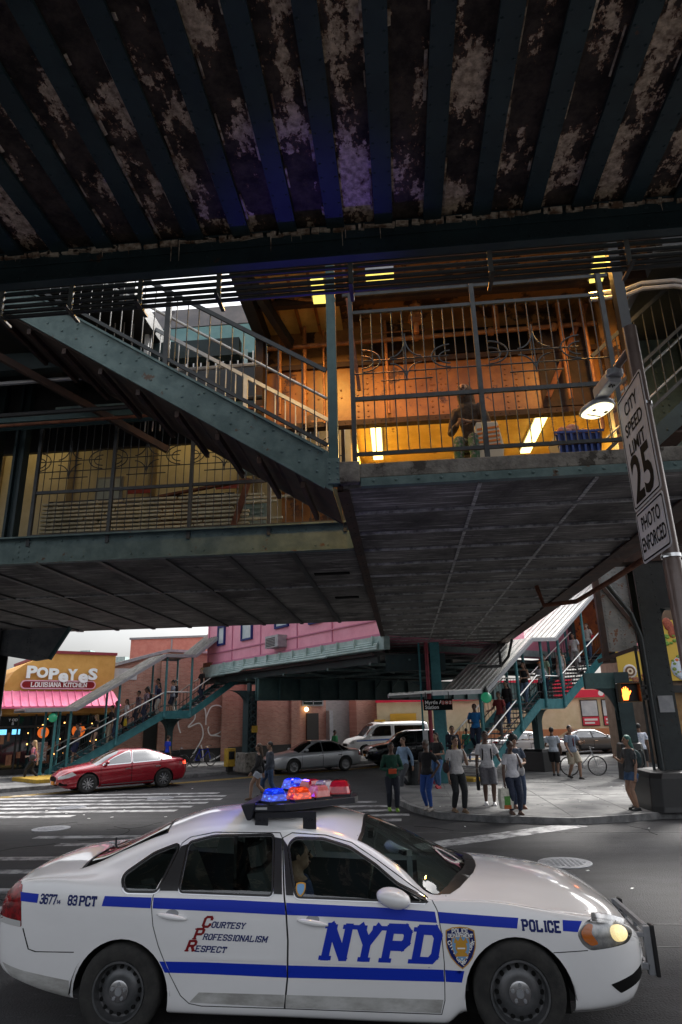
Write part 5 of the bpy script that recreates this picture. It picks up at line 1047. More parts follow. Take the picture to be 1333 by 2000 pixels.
L = bpy.data.lights.new('led_light', 'POINT'); L.energy = .5; L.color = (1, .92, .7); L.shadow_soft_size = .1; o = bpy.data.objects.new('led_light', L); COL.objects.link(o); o.parent = lp; o.location = c_-ul_*.12-V((px_, py_, 0))
m_ = MB(); textmesh(m_, '95', .06, a+dl*.09-rot @ V((0, 0, .052)), V((-sl_.x, -sl_.y, 0))*-1, -dl, .002); m_.build('lamp_number', 'signblack', lb)
# sign: faces left (-x); its width runs away from the camera
sy = V((.035, .998, 0)); sxn = V((-.998, .035, 0)); far = V((1.862, 4.95, 0)); near = far-sy*.60
def SG(u, z, o=0.0): return far-sy*u+V((0, 0, z))+sxn*o       # u=0 far edge (reads first), u=.6 near edge
def rrect(u0, u1, z0, z1, r, o):
    pts = []
    for cx, cz, a0 in ((u1-r, z1-r, 0), (u0+r, z1-r, 90), (u0+r, z0+r, 180), (u1-r, z0+r, 270)):
        for k in range(5): a_ = R(a0+22.5*k); pts.append(tuple(SG(cx+r*cos(a_), cz+r*sin(a_), o)))
    return pts
def signplate(name, u0, u1, z0, z1):
    m_ = MB(); m_.prism(rrect(u0, u1, z0, z1, .035, 0), (0, 0, 0), sxn*.004); pl = m_.build(name, 'signgrey', lp)
    m_ = MB(); o_ = .0055; t_ = .013; e = .014
    outer, inner = rrect(u0+e, u1-e, z0+e, z1-e, .028, o_), rrect(u0+e+t_, u1-e-t_, z0+e+t_, z1-e-t_, .018, o_)
    n = len(outer); m_.add(outer+inner, [(i, (i+1) % n, n+(i+1) % n, n+i) for i in range(n)]); m_.build('border', 'signblack', pl); return pl
pl = signplate('speed_sign', 0, .60, 3.86, 4.79); z = V((0, 0, 1)); ux = -sy
m_ = MB()
for t_, zz, sz in (('CITY', 4.60, .105), ('SPEED', 4.44, .105), ('LIMIT', 4.28, .105)): textmesh(m_, t_, sz*1.38, SG(.30, zz, .006), ux, z, .0035, fit=.30 if t_ == 'CITY' else .40 if t_ == 'SPEED' else .36)
textmesh(m_, '25', .50, SG(.30, 3.915, .006), ux, z, .012, fit=.44); m_.build('lettering', 'signblack', pl)
pl2 = signplate('photo_sign', 0, .60, 3.45, 3.845); m_ = MB(); textmesh(m_, 'PHOTO', .15, SG(.30, 3.68, .006), ux, z, .003, fit=.40); textmesh(m_, 'ENFORCED', .15, SG(.30, 3.53, .006), ux, z, .003, fit=.50); m_.build('lettering', 'signblack', pl2)

# ------------------------------------------------------------------ small street things
tb = thing('litter_bin', 'dark wire litter bin beside the teal column', 'litter bin', (.25, 24.2, .0)); m_ = MB(); m_.lathe([(.22, .02), (.29, .85)], 16, (.25, 24.2, 0), cap=False); m_.lathe([(.2, .03), (.2, .05)], 16, (.25, 24.2, 0)); m_.build('basket', 'railsteel', tb); m_ = MB(); m_.lathe([(.30, .84), (.31, .88), (.27, .9)], 16, (.25, 24.2, 0), cap=False); m_.build('rim', 'black', tb)
nb = thing('news_box', 'yellow newspaper box beside the latticed column', 'newspaper box', (-8.3, 31.8, .15)); m_ = MB(); m_.box((-8.3, 31.8, .75), (.4, .4, .8), RZ2); m_.build('case', 'yellow', nb, bevel=.02); m_ = MB(); m_.box((-8.3, 31.8, .28), (.25, .25, .3), RZ2); m_.build('stand', 'black', nb); m_ = MB(); m_.box(V((-8.3, 31.8, .85))-N2*.205, (.3, .01, .35), RZ2); m_.build('door', 'darkglass', nb)
sn = thing('street_sign', 'green street name plate at the far left edge by the restaurant', 'sign', (-19.6, 30.9, 0)); m_ = MB(); m_.tube([(-19.9, 30.95, 0), (-19.9, 30.95, 3.7)], .04, 8); m_.build('pole', 'black', sn); m_ = MB(); m_.bx(-19.9, -19.15, 30.9, 30.92, 3.2, 3.45); m_.build('name_plate', pm('sign_green', (.01, .16, .09), None, 3, .4), sn); m_ = MB(); m_.bx(-19.85, -19.35, 30.88, 30.9, 2.85, 3.1); m_.build('lower_plate', 'signgrey', sn)
fl = thing('far_street_lamp', 'small dark lamp head on a bracket arm against the pale sky', 'street lamp', (-10.6, 20.2, 5.3)); m_ = MB(); m_.ball((-10.42, 20.3, 5.30), (.13, .09, .04), 12, 8); m_.build('lamp_head', 'lampgrey', fl, smooth=True); m_ = MB(); m_.tube([(-10.5, 20.3, 5.32), (-11.2, 20.2, 5.45), (-12.4, 19.9, 5.3)], [.015, .018, .02], 6); m_.build('arm', 'lampgrey', fl)
bk = thing('blue_basket', 'blue plastic basket of goods by the walkway railing', 'basket', (2.6, 8.7, 5.5))
m_ = MB(); rings = [[(2.62+a*w_, 8.75+b*w_*.7, z) for a, b in ((-1, -1), (1, -1), (1, 1), (-1, 1))] for w_, z in ((.24, 5.5), (.32, 6.12))]; m_.loft(rings); m_.build('body', 'rubberblue', bk); m_ = MB()
for q in range(7): m_.bx(2.33+.085*q, 2.36+.085*q, 8.5, 8.52, 5.6, 6.15)
for z_ in (5.75, 5.95, 6.12): m_.bx(2.28, 2.96, 8.49, 8.515, z_, z_+.03)
m_.build('lattice', pm('blue_basket_rib', (.03, .07, .28), None, 4, .4), bk); m_ = MB(); random.seed(2); [m_.ball((2.62+random.uniform(-.2, .2), 8.75+random.uniform(-.12, .1), 6.15+random.uniform(0, .1)), random.uniform(.06, .12), 8, 6) for q in range(9)]; m_.build('goods', pm('grey_cloth', (.2, .2, .22), (.3, .12, .1), 8, .8), bk)

# station entrance at the head of the plaza stair
se = thing('station_entrance', 'amber lit station entrance at the head of the plaza stair', 'station entrance', tuple(F2(ROOT_R, 10.5, .9, 5)))
m_ = MB(); m_.box(F2(ROOT_R, 11.6, 2.2, 7.2), (.2, 6.5, 4.6), RZ2); m_.build('wall', 'orangewall', se)
m_ = MB(); m_.box(F2(ROOT_R, 10.5, 2.2, 4.85), (2.4, 6.5, .3), RZ2); m_.build('floor', 'black', se)
m_ = MB(); m_.box(F2(ROOT_R, 11.2, 2.2, 9.6), (3.0, 6.8, .3), RZ2); m_.build('roof', 'black', se)
for t in (-.3, 1.9): m_ = MB(); m_.box(F2(ROOT_R, 9.6, t, 7.2), (.25, .25, 4.6), RZ2); m_.build('post', 'tealdark', se)
m_ = MB(); m_.box(F2(ROOT_R, 11.45, .6, 6.2), (.1, .9, 2.2), RZ2); m_.build('door', 'rust', se)
ph2 = thing('pink_station_house', 'pink panelled wall rising behind the roof of the plaza stair', 'station house', tuple(F2(ROOT_R, 6, 3.5, 6)))
m_ = MB(); m_.box(F2(ROOT_R, 6.5, 3.4, 7.2), (11, .3, 4.4), RZ2); m_.build('wall', 'pink', ph2)
m_ = MB(); m_.box(F2(ROOT_R, 6.5, 3.22, 5.2), (11, .1, .3), RZ2); m_.build('sill_trim', 'gutter', ph2)
gs = thing('blue_poster', 'blue and yellow painted panel glimpsed above the plaza stair roof', 'poster', tuple(F2(ROOT_R, 9.2, 2.6, 8.6)))
m_ = MB(); m_.box(F2(ROOT_R, 9.6, 2.2, 8.9), (.1, 2.4, 1.2), RZ2); m_.build('panel', pm('blue_mural', (.02, .16, .55), (.55, .6, .4), 4, .6, lo=.5, hi=.54), gs)
# ------------------------------------------------------------------ cars: lofted bodies, panels cut to outlines and bent onto the loft
def tab(pts):
    xs = [p[0] for p in pts]; ys = [p[1] for p in pts]; n = len(xs)
    h = [xs[i+1]-xs[i] for i in range(n-1)]; d = [(ys[i+1]-ys[i])/h[i] for i in range(n-1)]; m_ = [d[0]]
    for i in range(1, n-1): m_.append(0 if d[i-1]*d[i] <= 0 else 2*d[i-1]*d[i]/(d[i-1]+d[i]))
    m_.append(d[-1])
    def f(x):
        if x <= xs[0]: return ys[0]
        if x >= xs[-1]: return ys[-1]
        i = 0
        while x > xs[i+1]: i += 1
        t = (x-xs[i])/h[i]; a = t*t*(3-2*t); return ys[i]*(1-a)+ys[i+1]*a+h[i]*(m_[i]*t*(1-t)**2-m_[i+1]*t*t*(1-t))
    return f
class Car:
    def __init__(s, root, zb, zs, zr, zc, w, wr, x0, x1, step=(.06, .16)):
        s.r = root; s.zb, s.zs, s.zr, s.zc, s.w, s.wr = map(tab, (zb, zs, zr, zc, w, wr)); s.x0, s.x1 = x0, x1; s.step = step; s.cache = {}
    def ctrl(s, x):
        k = round(x, 4)
        if k in s.cache: return s.cache[k]
        zb, zs, zr, zc, w_, wr = (f(x) for f in (s.zb, s.zs, s.zr, s.zc, s.w, s.wr)); ya = w_-.05
        c = [(w_-.12, zb), (w_-.035, zb+.07), (w_, zb+.45*(zs-zb)), (w_-.008, zb+.8*(zs-zb)), (ya, zs), ((ya+wr)/2+.018*min(1, (zr-zs)/.2), (zs+zr)/2), (wr, zr), (wr*.6, zr+.74*(zc-zr)), (0, zc)]
        c = [(2*c[0][0]-c[1][0], 2*c[0][1]-c[1][1])]+c+[(-c[7][0], c[7][1])]; s.cache[k] = c; return c
    def yz(s, x, t):
        c = s.ctrl(x); t = max(0, min(8, t)); i = min(7, int(t)); u = t-i; p = c[i:i+4]; out = []
        for a in (0, 1):
            p0, p1, p2, p3 = (q[a] for q in p); out.append(.5*(2*p1+(p2-p0)*u+(2*p0-5*p1+4*p2-p3)*u*u+(3*p1-p0-3*p2+p3)*u**3))
        return out
    def P(s, x, t, off=0.0):
        y, z = s.yz(x, t); p = V((x, y, z))
        if off:
            e = .02; a, b = s.yz(x, min(8, t+e)), s.yz(x, max(0, t-e)); c_, d = s.yz(min(s.x1, x+e), t), s.yz(max(s.x0, x-e), t)
            n_ = V((c_ and (min(s.x1, x+e)-max(s.x0, x-e)), c_[0]-d[0], c_[1]-d[1])).cross(V((0, a[0]-b[0], a[1]-b[1])))
            if n_.length > 1e-9:
                n_.normalize()
                if n_.y < 0 and t < 7.5: n_ = -n_
                if t >= 7.5 and n_.z < 0: n_ = -n_
                p += n_*off
        return p
    def t_of(s, x, z):
        a, b = 0.0, 6.6
        if z < s.yz(x, 0)[1]: return (z-s.yz(x, 0)[1])/.1
        for _ in range(26):
            m_ = (a+b)/2
            if s.yz(x, m_)[1] < z: a = m_
            else: b = m_
        return a
    def conv(s, poly):
        out = []
        for i in range(len(poly)):
            a, b = poly[i], poly[(i+1) % len(poly)]; n = max(1, int(math.dist(a, b)/s.step[0]))
            for q in range(n): x, z = a[0]+(b[0]-a[0])*q/n, a[1]+(b[1]-a[1])*q/n; out.append((x, s.t_of(min(max(x, s.x0), s.x1), z)))
        return out
    def panel(s, name, mat, adds, holes=(), off=0.0, parent=None, side=True, sides=(-1, 1), smooth=True, grid=True, merge=False, caps=False, build=True, thick=0):
        A = [s.conv(p) if side else p for p in adds]; Hh = [s.conv(p) if hs_ else p for hs_, p in holes]
        vs, fs = fill(A, Hh, s.step, grid); m_ = MB(); P = [s.P(x, t, off) for x, t in vs]
        if len(sides) == 2 and side and not merge and not caps:
            for sg in sides:
                m_ = MB(); m_.add([(p.x, p.y*sg, p.z) for p in P], fs); o = m_.build(name, mat, parent or s.r, smooth, local=True)
            return o
        for sg in sides:
            m_.add([(p.x, p.y*sg, p.z) for p in P], fs)
        if caps:
            for x in (s.x0, s.x1):
                ring = [s.P(x, 8*k/40) for k in range(41)]; m_.add([(p.x, p.y, p.z) for p in ring]+[(p.x, -p.y, p.z) for p in ring[-2::-1]], [tuple(range(81))])
        o = m_.build(name, mat, parent or s.r, smooth, local=True)
        if merge:
            bm = bmesh.new(); bm.from_mesh(o.data); bmesh.ops.remove_doubles(bm, verts=bm.verts, dist=.0008); bmesh.ops.recalc_face_normals(bm, faces=bm.faces); bm.to_mesh(o.data); bm.free()
            o.data.polygons.foreach_set('use_smooth', [True]*len(o.data.polygons)); o.data.set_sharp_from_angle(angle=R(45))
        return o
def grow(poly, d):
    n = len(poly); ar = sum(poly[i][0]*poly[(i+1) % n][1]-poly[(i+1) % n][0]*poly[i][1] for i in range(n)); sg = 1 if ar > 0 else -1; out = []
    for i in range(n):
        a, b, c_ = V(poly[i-1]), V(poly[i]), V(poly[(i+1) % n]); e1, e2 = (b-a).normalized(), (c_-b).normalized()
        n1, n2_ = V((e1.y, -e1.x))*sg, V((e2.y, -e2.x))*sg; k = max(.45, 1+n1.dot(n2_)); q = b+(n1+n2_)*(d/k); out.append((q.x, q.y))
    return out
def rnd(poly, r, n=4):
    out = []
    for i in range(len(poly)):
        a, b, c_ = V(poly[i-1]), V(poly[i]), V(poly[(i+1) % len(poly)]); r1 = min(r, (a-b).length*.45, (c_-b).length*.45); p, q = b+(a-b).normalized()*r1, b+(c_-b).normalized()*r1
        for k in range(n+1): t = k/n; v_ = p*(1-t)**2+b*2*t*(1-t)+q*t*t; out.append((v_.x, v_.y))
    return out
def arch(x, r, zc): return [(x+r*cos(a), zc+r*sin(a)) for a in [-.25+pi*(k/24)*1.16 for k in range(25)]]+[(x-r, -.3), (x+r, -.3)]
def wheel(root, x, y, r, wd, style, sgn, fine=True):
    m_ = MB(); n = 36 if fine else 22; h = wd/2
    def L(mb, prof, n_=n, off=(0, 0, 0), cap=True):
        k = len(mb.v); mb.lathe(prof, n_, (0, 0, 0), 'y', cap)
        mb.v[k:] = [(p[0]*(1 if sgn < 0 else -1)+x+off[0], p[1]*(1 if sgn < 0 else -1)+y+off[1], p[2]+r+off[2]) for p in mb.v[k:]]
    L(m_, [(r*.64, -h), (r*.93, -h*.98), (r, -h*.7), (r, h*.7), (r*.985, h*.86), (r*.93, h), (r*.80, h*1.05), (r*.66, h*.97), (r*.63, h*.8), (r*.63, -h)])
    ty = m_.build('wheel', 'rubber', root, 40, local=True)
    m_ = MB()
    if style == 'steel':
        L(m_, [(r*.645, h*.86), (r*.645, h*1.02), (r*.60, h*1.02), (r*.585, h*.70), (r*.56, h*.40), (r*.52, h*.38), (r*.46, h*.52), (r*.40, h*.68), (r*.27, h*.76), (r*.2, h*.66), (.001, h*.66)], cap=False)
        m_.cur = 1
        for k in range(16):
            a = 2*pi*k/16; L(m_, [(r*.050, h*.40), (r*.050, h*.56)], 10, (r*.485*cos(a), 0, r*.485*sin(a)))
        rm = m_.build('rim', ['steelwheel', 'signblack'], ty, 40, local=True); m_ = MB(); L(m_, [(r*.235, h*.6), (r*.235, h*.86), (r*.2, h*.9), (0, h*.92)], 24)
        m_.cur = 1
        for k in range(5): a = 2*pi*k/5+.3; L(m_, [(r*.04, h*.85), (r*.038, h*.99), (0, h)], 8, (r*.165*cos(a), 0, r*.165*sin(a)))
        L(m_, [(r*.09, h*.9), (r*.085, h*.95), (0, h*.95)], 18); m_.build('hub_cap', ['alloy', 'lampgrey'], rm, 40, local=True)
    else:
        L(m_, [(r*.645, h*.9), (r*.635, h*1.02), (r*.59, h*1.0), (r*.57, h*.35), (.001, h*.3)], cap=False)
        rm = m_.build('rim', 'steelwheel' if style != 'cover' else 'alloy', ty, 40, local=True); m_ = MB()
        k_ = 10 if style == 'alloy' else 14
        for k in range(k_):
            a = 2*pi*k/k_; sx_ = 1 if sgn < 0 else -1; mid = V((x+sx_*r*.36*cos(a), y+sgn*h*.86, r+r*.36*sin(a)))
            m_.box(mid, (r*.46, .03, r*(.10 if style == 'alloy' else .05)), M.Rotation(-a if sx_ > 0 else -(pi-a), 3, 'Y'))
        L(m_, [(r*.15, h*.8), (r*.13, h*.97), (0, h)], 14); m_.build('spokes', 'alloy', rm, local=True)
    return ty
def paint(name, c_, metal=.0, rough=.28, dirt=None): return pm(name, c_, tuple(v*.93 for v in c_), .8, rough, metal, coat=.8, rust=dirt, rth=.70, rscale=3, stretch=(.5, 1, 1))

# ---- the police car, white with blue bands
def police():
    PX, PY = -.8, 6.93
    r = thing('police_car', 'white police sedan with blue stripes and roof light bar nearest the camera', 'police car', (PX, PY, 0))
    T = dict(zb=[(-2.86, .50), (-2.7, .39), (-2.4, .31), (-2.06, .245), (-1.3, .16), (-.2, .135), (1.0, .11), (1.15, .19), (2.0, .19), (2.45, .215), (2.6, .32), (2.68, .44)],
      zs=[(-2.86, .86), (-2.76, 1.0), (-2.6, 1.09), (-2.3, 1.11), (-1.8, 1.08), (-1.3, 1.045), (-.3, 1.005), (.9, .955), (1.1, .955), (1.4, .945), (1.8, .89), (2.15, .835), (2.4, .785), (2.58, .69), (2.68, .56)],
      zr=[(-2.86, .89), (-2.7, 1.08), (-2.5, 1.14), (-2.3, 1.165), (-2.12, 1.18), (-1.75, 1.31), (-1.4, 1.425), (-1.06, 1.482), (-.7, 1.49), (-.35, 1.468), (.07, 1.42), (.34, 1.352), (.69, 1.17), (.97, .985), (1.1, .985), (1.4, .975), (1.8, .92), (2.15, .86), (2.4, .81), (2.58, .71), (2.68, .57)],
      zc=[(-2.86, .95), (-2.72, 1.14), (-2.5, 1.205), (-2.2, 1.225), (-1.9, 1.32), (-1.45, 1.50), (-1.1, 1.575), (-.6, 1.60), (-.1, 1.58), (.36, 1.48), (.7, 1.36), (1.0, 1.225), (1.28, 1.095), (1.34, 1.085), (1.7, 1.055), (2.1, .995), (2.35, .90), (2.55, .78), (2.68, .62)],
      w=[(-2.86, .72), (-2.77, .85), (-2.6, .925), (-2.35, .965), (-1.9, .99), (-1, 1.0), (1, 1.0), (1.8, .995), (2.1, .97), (2.3, .925), (2.45, .85), (2.57, .74), (2.65, .58), (2.68, .45)],
      wr=[(-2.86, .60), (-2.7, .76), (-2.3, .80), (-2.1, .77), (-1.75, .69), (-1.4, .635), (-1, .615), (0, .625), (.34, .66), (.69, .765), (.97, .875), (1.4, .87), (1.8, .84), (2.15, .78), (2.4, .68), (2.58, .5), (2.68, .3)])
    c = Car(r, x0=-2.86, x1=2.68, step=(.045, .11), **T)
    PW = paint('white_police_paint', (.82, .82, .83), rough=.16)
    xr, xf, rr, rf = -1.613, 1.578, .335, .352
    aR, aF = arch(xr, .405, .30), arch(xf, .42, .31)
    q = rnd([(-1.675, 1.145), (-1.625, 1.05), (-1.36, 1.045), (-1.262, 1.35), (-1.46, 1.285)], .035)
    g1 = rnd([(-1.155, 1.042), (-1.160, 1.365), (-.95, 1.408), (-.42, 1.412), (-.375, 1.014)], .03)
    g2 = rnd([(-.165, 1.003), (-.262, 1.34), (-.22, 1.385), (.03, 1.375), (.26, 1.315), (.48, 1.195), (.66, 1.07), (.90, .965)], .03)
    d1 = [(-1.375, 1.046), (-1.385, .95), (-1.355, .80), (-1.30, .66), (-1.20, .47), (-1.10, .31), (-1.03, .255), (-.93, .238), (-.262, .228), (-.235, .45), (-.232, .70), (-.25, .90), (-.272, 1.004), (-.335, 1.40), (-.36, 1.435), (-.95, 1.445), (-1.17, 1.41), (-1.23, 1.37)]
    d2 = [(-.262, 1.004), (-.24, .90), (-.222, .70), (-.225, .45), (-.252, .228), (.97, .205), (1.0, .30), (1.012, .55), (1.005, .75), (.985, .90), (.955, .955), (.70, 1.115), (.50, 1.235), (.28, 1.355), (.05, 1.41), (-.25, 1.433), (-.325, 1.40)]
    head = rnd([(2.06, .745), (2.15, .825), (2.30, .835), (2.46, .775), (2.565, .70), (2.48, .645), (2.15, .630), (2.09, .675)], .04)
    tail = rnd([(-2.72, 1.10), (-2.83, .80), (-2.52, .775), (-2.585, 1.085)], .02)
    ws = [(1.17, 6.16), (.40, 6.16), (.43, 8.3), (1.32, 8.3)]; ws = [(1.0, 6.10), (.36, 6.12), (.385, 6.6), (.39, 7.1), (.38, 7.6), (.37, 8.3), (1.31, 8.3), (1.285, 7.6), (1.235, 7.2), (1.165, 6.8), (1.09, 6.4)]
    rw = [(-2.10, 6.10), (-1.42, 6.14), (-1.46, 7.1), (-1.44, 8.3), (-2.17, 8.3), (-2.14, 7.2)]
    full = [(-2.86, 0), (2.68, 0), (2.68, 8.0), (-2.86, 8.0)]
    S_ = True
    c.panel('body', PW, [full], [(S_, aR), (S_, aF), (S_, grow(d1, .005)), (S_, grow(d2, .005)), (S_, grow(q, .0)), (False, ws), (False, rw), (S_, head), (S_, tail)], side=False, merge=True, caps=True)
    for nm, dp, win in (('rear_door', d1, g1), ('front_door', d2, g2)):
        for sg in (-1, 1):
            dr = c.panel('door', PW, [grow(dp, -.002)], [(S_, win)], parent=r, sides=(sg,), smooth=35)
            inner = grow(win, .015)
            c.panel('window_trim', 'plasticblack', [inner], [(S_, win)], off=.003, parent=dr, sides=(sg,))
            c.panel('window_rubber', 'chrome', [grow(win, .021)], [(S_, inner)], off=.0045, parent=dr, sides=(sg,), grid=False)
            c.panel('door_glass', 'carglass', [grow(win, .006)], off=-.008, parent=dr, sides=(sg,))
            hx = -1.20 if nm == 'rear_door' else -.025; hz = .878 if nm == 'rear_door' else .838
            m_ = MB(); 
            n_ = 9
            pts = [c.P(hx-.125+.25*k/8, c.t_of(hx, hz), .006+.020*sin(pi*k/8)**.5) for k in range(9)]
            m_.tube([(p.x, p.y*sg, p.z-.003*i) for i, p in enumerate(pts)], [(.008+.016*sin(pi*(k+.3)/8.6)) for k in range(9)], 8); m_.build('handle', PW, dr, True, local=True)
            ring = [(hx+.055*cos(a), hz+.010+.030*sin(a)) for a in [2*pi*k/16 for k in range(16)]]; c.panel('handle_recess_shade', 'lampgrey', [ring], off=.001, parent=dr, sides=(sg,), grid=False)  # flat grey oval paints the shade of the handle recess
    for sg in (-1, 1):
        c.panel('quarter_glass', 'carglass', [grow(q, .005)], off=-.008, sides=(sg,)); c.panel('window_trim', 'plasticblack', [grow(q, .018)], [(S_, q)], off=.003, sides=(sg,), grid=False)
        c.panel('quarter_trim', 'chrome', [grow(q, .026)], [(S_, grow(q, .018))], off=.004, sides=(sg,), grid=False)
        pil = [(-1.34, 1.046), (-1.165, 1.043), (-1.172, 1.365), (-1.235, 1.345)]; c.panel('door_pillar', 'plasticblack', [pil], off=.004, sides=(sg,))
        pil = [(-.362, 1.02), (-.285, 1.015), (-.335, 1.395), (-.405, 1.405)]; c.panel('door_pillar', 'plasticblack', [pil], off=.004, sides=(sg,))
        pil = [(-.252, 1.01), (-.185, 1.008), (-.28, 1.345), (-.322, 1.39)]; c.panel('door_pillar', 'plasticblack', [pil], off=.004, sides=(sg,))
    c.panel('windscreen', 'carglass', [ws], side=False, off=-.004, merge=True); c.panel('rear_window', 'carglassdark', [rw], side=False, off=-.004, merge=True)
    c.panel('windscreen_rubber', 'plasticblack', [[(1.02, 6.06), (.33, 6.08), (.355, 6.6), (.36, 7.1), (.355, 7.6), (.345, 8.3), (1.34, 8.3), (1.315, 7.6), (1.265, 7.2), (1.195, 6.8), (1.115, 6.4)]], [(False, ws)], side=False, off=.002)
    c.panel('rear_rubber', 'plasticblack', [[(-2.12, 6.05), (-1.40, 6.09), (-1.44, 7.1), (-1.42, 8.3), (-2.19, 8.3), (-2.16, 7.2)]], [(False, rw)], side=False, off=.002)
    c.panel('wiper_cowl', 'plasticblack', [[(1.0, 6.08), (1.10, 6.4), (1.18, 6.8), (1.25, 7.2), (1.30, 7.6), (1.32, 8.3), (1.40, 8.3), (1.385, 7.6), (1.34, 7.2), (1.27, 6.8), (1.19, 6.4), (1.10, 6.1)]], side=False, off=.003)
    c.panel('bonnet_seam', 'signblack', [[(1.06, 6.0), (2.2, 6.02), (2.2, 6.045), (1.06, 6.025)]], side=False, off=.0015, grid=False); c.panel('boot_seam', 'signblack', [[(-2.62, 6.0), (-2.1, 6.0), (-2.1, 6.03), (-2.62, 6.03)]], side=False, off=.0015, grid=False)
    c.panel('bumper_seam', 'signblack', [[(1.86, .628), (2.13, .636), (2.13, .630), (1.86, .622)]], off=.0015, grid=False)
    c.panel('bumper_seam', 'signblack', [[(-2.50, .77), (-2.43, .62), (-2.36, .605), (-2.02, .61), (-2.02, .603), (-2.37, .598), (-2.44, .615), (-2.51, .765)]], off=.0015, grid=False)
    c.panel('roof_seam', 'signblack', [[(-1.5, 6.32), (.33, 6.32), (.33, 6.35), (-1.5, 6.35)]], side=False, off=.001, grid=False)
    # bands
    m1 = lambda n, P_: c.panel(n, 'blue', [P_], [(S_, grow(d1, .004)), (S_, grow(d2, .004))] if False else [], off=.0022)
    def band(pts_top, pts_bot, mat='blue'): c.panel('stripe', mat, [pts_top+pts_bot[::-1]], off=.0024)
    band([(-2.585, 1.03), (-2.40, 1.022)], [(-2.565, .965), (-2.40, .957)], 'blue')
    band([(-1.80, 1.012), (-1.39, 1.0)], [(-1.815, .940), (-1.39, .925)]); band([(-1.375, 1.0), (-.72, .982), (-.262, .962)], [(-1.37, .924), (-.72, .898), (-.25, .878)]); band([(-.248, .961), (.50, .928), (.965, .898)], [(-.236, .878), (.50, .850), (.975, .824)]); band([(.99, .897), (1.62, .856)], [(.998, .822), (1.60, .786)])
    band([(1.965, .836), (2.12, .823)], [(1.955, .766), (2.07, .755)])
    band([(-1.285, .549), (-1.245, .549)], [(-1.235, .471), (-1.19, .471)]); band([(-1.235, .55), (-.905, .547), (-.238, .530)], [(-1.19, .471), (-.9, .465), (-.236, .444)]); band([(-.226, .530), (.938, .510), (1.004, .508)], [(-.224, .444), (.93, .428), (1.004, .427)]); band([(1.016, .508), (1.165, .50)], [(1.016, .427), (1.14, .421)])
    c.panel('side_moulding', PW, [[(-1.16, .597), (-.25, .575), (-.25, .553), (-1.15, .573)]], off=.008); c.panel('side_moulding', PW, [[(-.21, .574), (.98, .545), (.98, .524), (-.21, .552)]], off=.008)
    c.panel('grime_reflection', pm('grime_reflection', (.30, .295, .28), (.5, .5, .49), 6, .8, stretch=(.4, 1, 1)), [[(-1.03, .262), (-.95, .335), (-.26, .325), (-.262, .236)]], off=.002); c.panel('grime_reflection', bpy.data.materials['grime_reflection'], [[(-.245, .325), (.99, .305), (.965, .213), (-.25, .234)]], off=.002)  # grey band paints the dark lower reflection along with grime
    c.panel('grime_reflection', bpy.data.materials['grime_reflection'], [[(-2.7, .50), (-2.5, .46), (-2.05, .40), (-2.04, .26), (-2.35, .325), (-2.6, .395)]], off=.002)
    # lettering
    def let(name, mat, txt, h, x, z, sides=(-1,), dz=0.0, **k):
        polys, tw = letters(txt, h, **k); A = [[(x+p[0], z+p[1]+dz*p[0]) for p in P_] for P_ in polys]; c.panel(name, mat, A, off=.004, sides=sides, grid=False, smooth=False); return tw
    def let1(name, mat, txt, h, x, z, dz=0, width=None, **k):
        polys, tw = letters(txt, h, **k); s_ = (width/tw) if width else 1; A = [[(x+p[0]*s_, z+p[1]+dz*p[0]*s_) for p in P_] for P_ in polys]; c.panel(name, mat, A, off=.004, sides=(-1,), grid=False, smooth=False)
    let1('lettering', 'blue', 'NYPD', .218, .07, .584, dz=-.03, width=.86, wd=.72, th=1.9, shear=.30, gap=2.9, serif=1.5)
    for i, (a, b, x, z, wdt) in enumerate((('C', 'OURTESY', -.935, .796, .27), ('P', 'ROFESSIONALISM', -1.0, .712, .52), ('R', 'ESPECT', -1.06, .628, .245))):
        let1('lettering', 'cprred', a, .068, x, z, wd=.62, th=1.5, shear=.3, width=.055, serif=1.2); let1('lettering', 'navy', b, .038, x+.075, z-.004, dz=-.035, wd=.6, th=1.25, shear=.3, width=wdt, gap=1.9, serif=.95)
    let1('lettering', 'navy', 'POLICE', .064, 1.648, .776, dz=-.055, width=.285, wd=.55, th=1.6, gap=2.1, serif=1.1)
    let1('lettering', 'navy', '3677', .062, -2.375, .957, dz=-.03, width=.145, wd=.55, th=1.3, gap=1.5, serif=.7, shear=.08); let1('lettering', 'navy', '14', .025, -2.222, .955, width=.035, wd=.5, th=1.1, gap=1.4, serif=.6)
    let1('lettering', 'navy', '83', .062, -2.115, .950, dz=-.03, width=.072, wd=.55, th=1.4, gap=1.5, serif=0); let1('lettering', 'navy', 'PCT', .062, -2.01, .946, dz=-.03, width=.14, wd=.55, th=1.4, gap=1.7, serif=.9)
    # shield
    cx, cz = 1.152, .0
    def sh(k, dz=0): 
        P_ = [(-.112, .775), (-.06, .795), (0, .80), (.06, .795), (.112, .775), (.118, .70), (.112, .655), (.085, .59), (.045, .545), (0, .512), (-.045, .545), (-.085, .59), (-.112, .655), (-.118, .70)]
        return [(cx+x*k, .67+(z-.67)*k-.0) for x, z in P_]
    b_ = c.panel('shield', 'gold', [sh(1.0)], off=.003, sides=(-1,)); c.panel('shield_field', 'navy', [sh(.93)], off=.0042, sides=(-1,), parent=b_); c.panel('shield_rim', 'gold', [[(x, z-.012) for x, z in sh(.63)]], off=.0054, sides=(-1,), parent=b_); c.panel('shield_centre', 'badgeblue', [[(x, z-.012) for x, z in sh(.58)]], off=.0066, sides=(-1,), parent=b_)
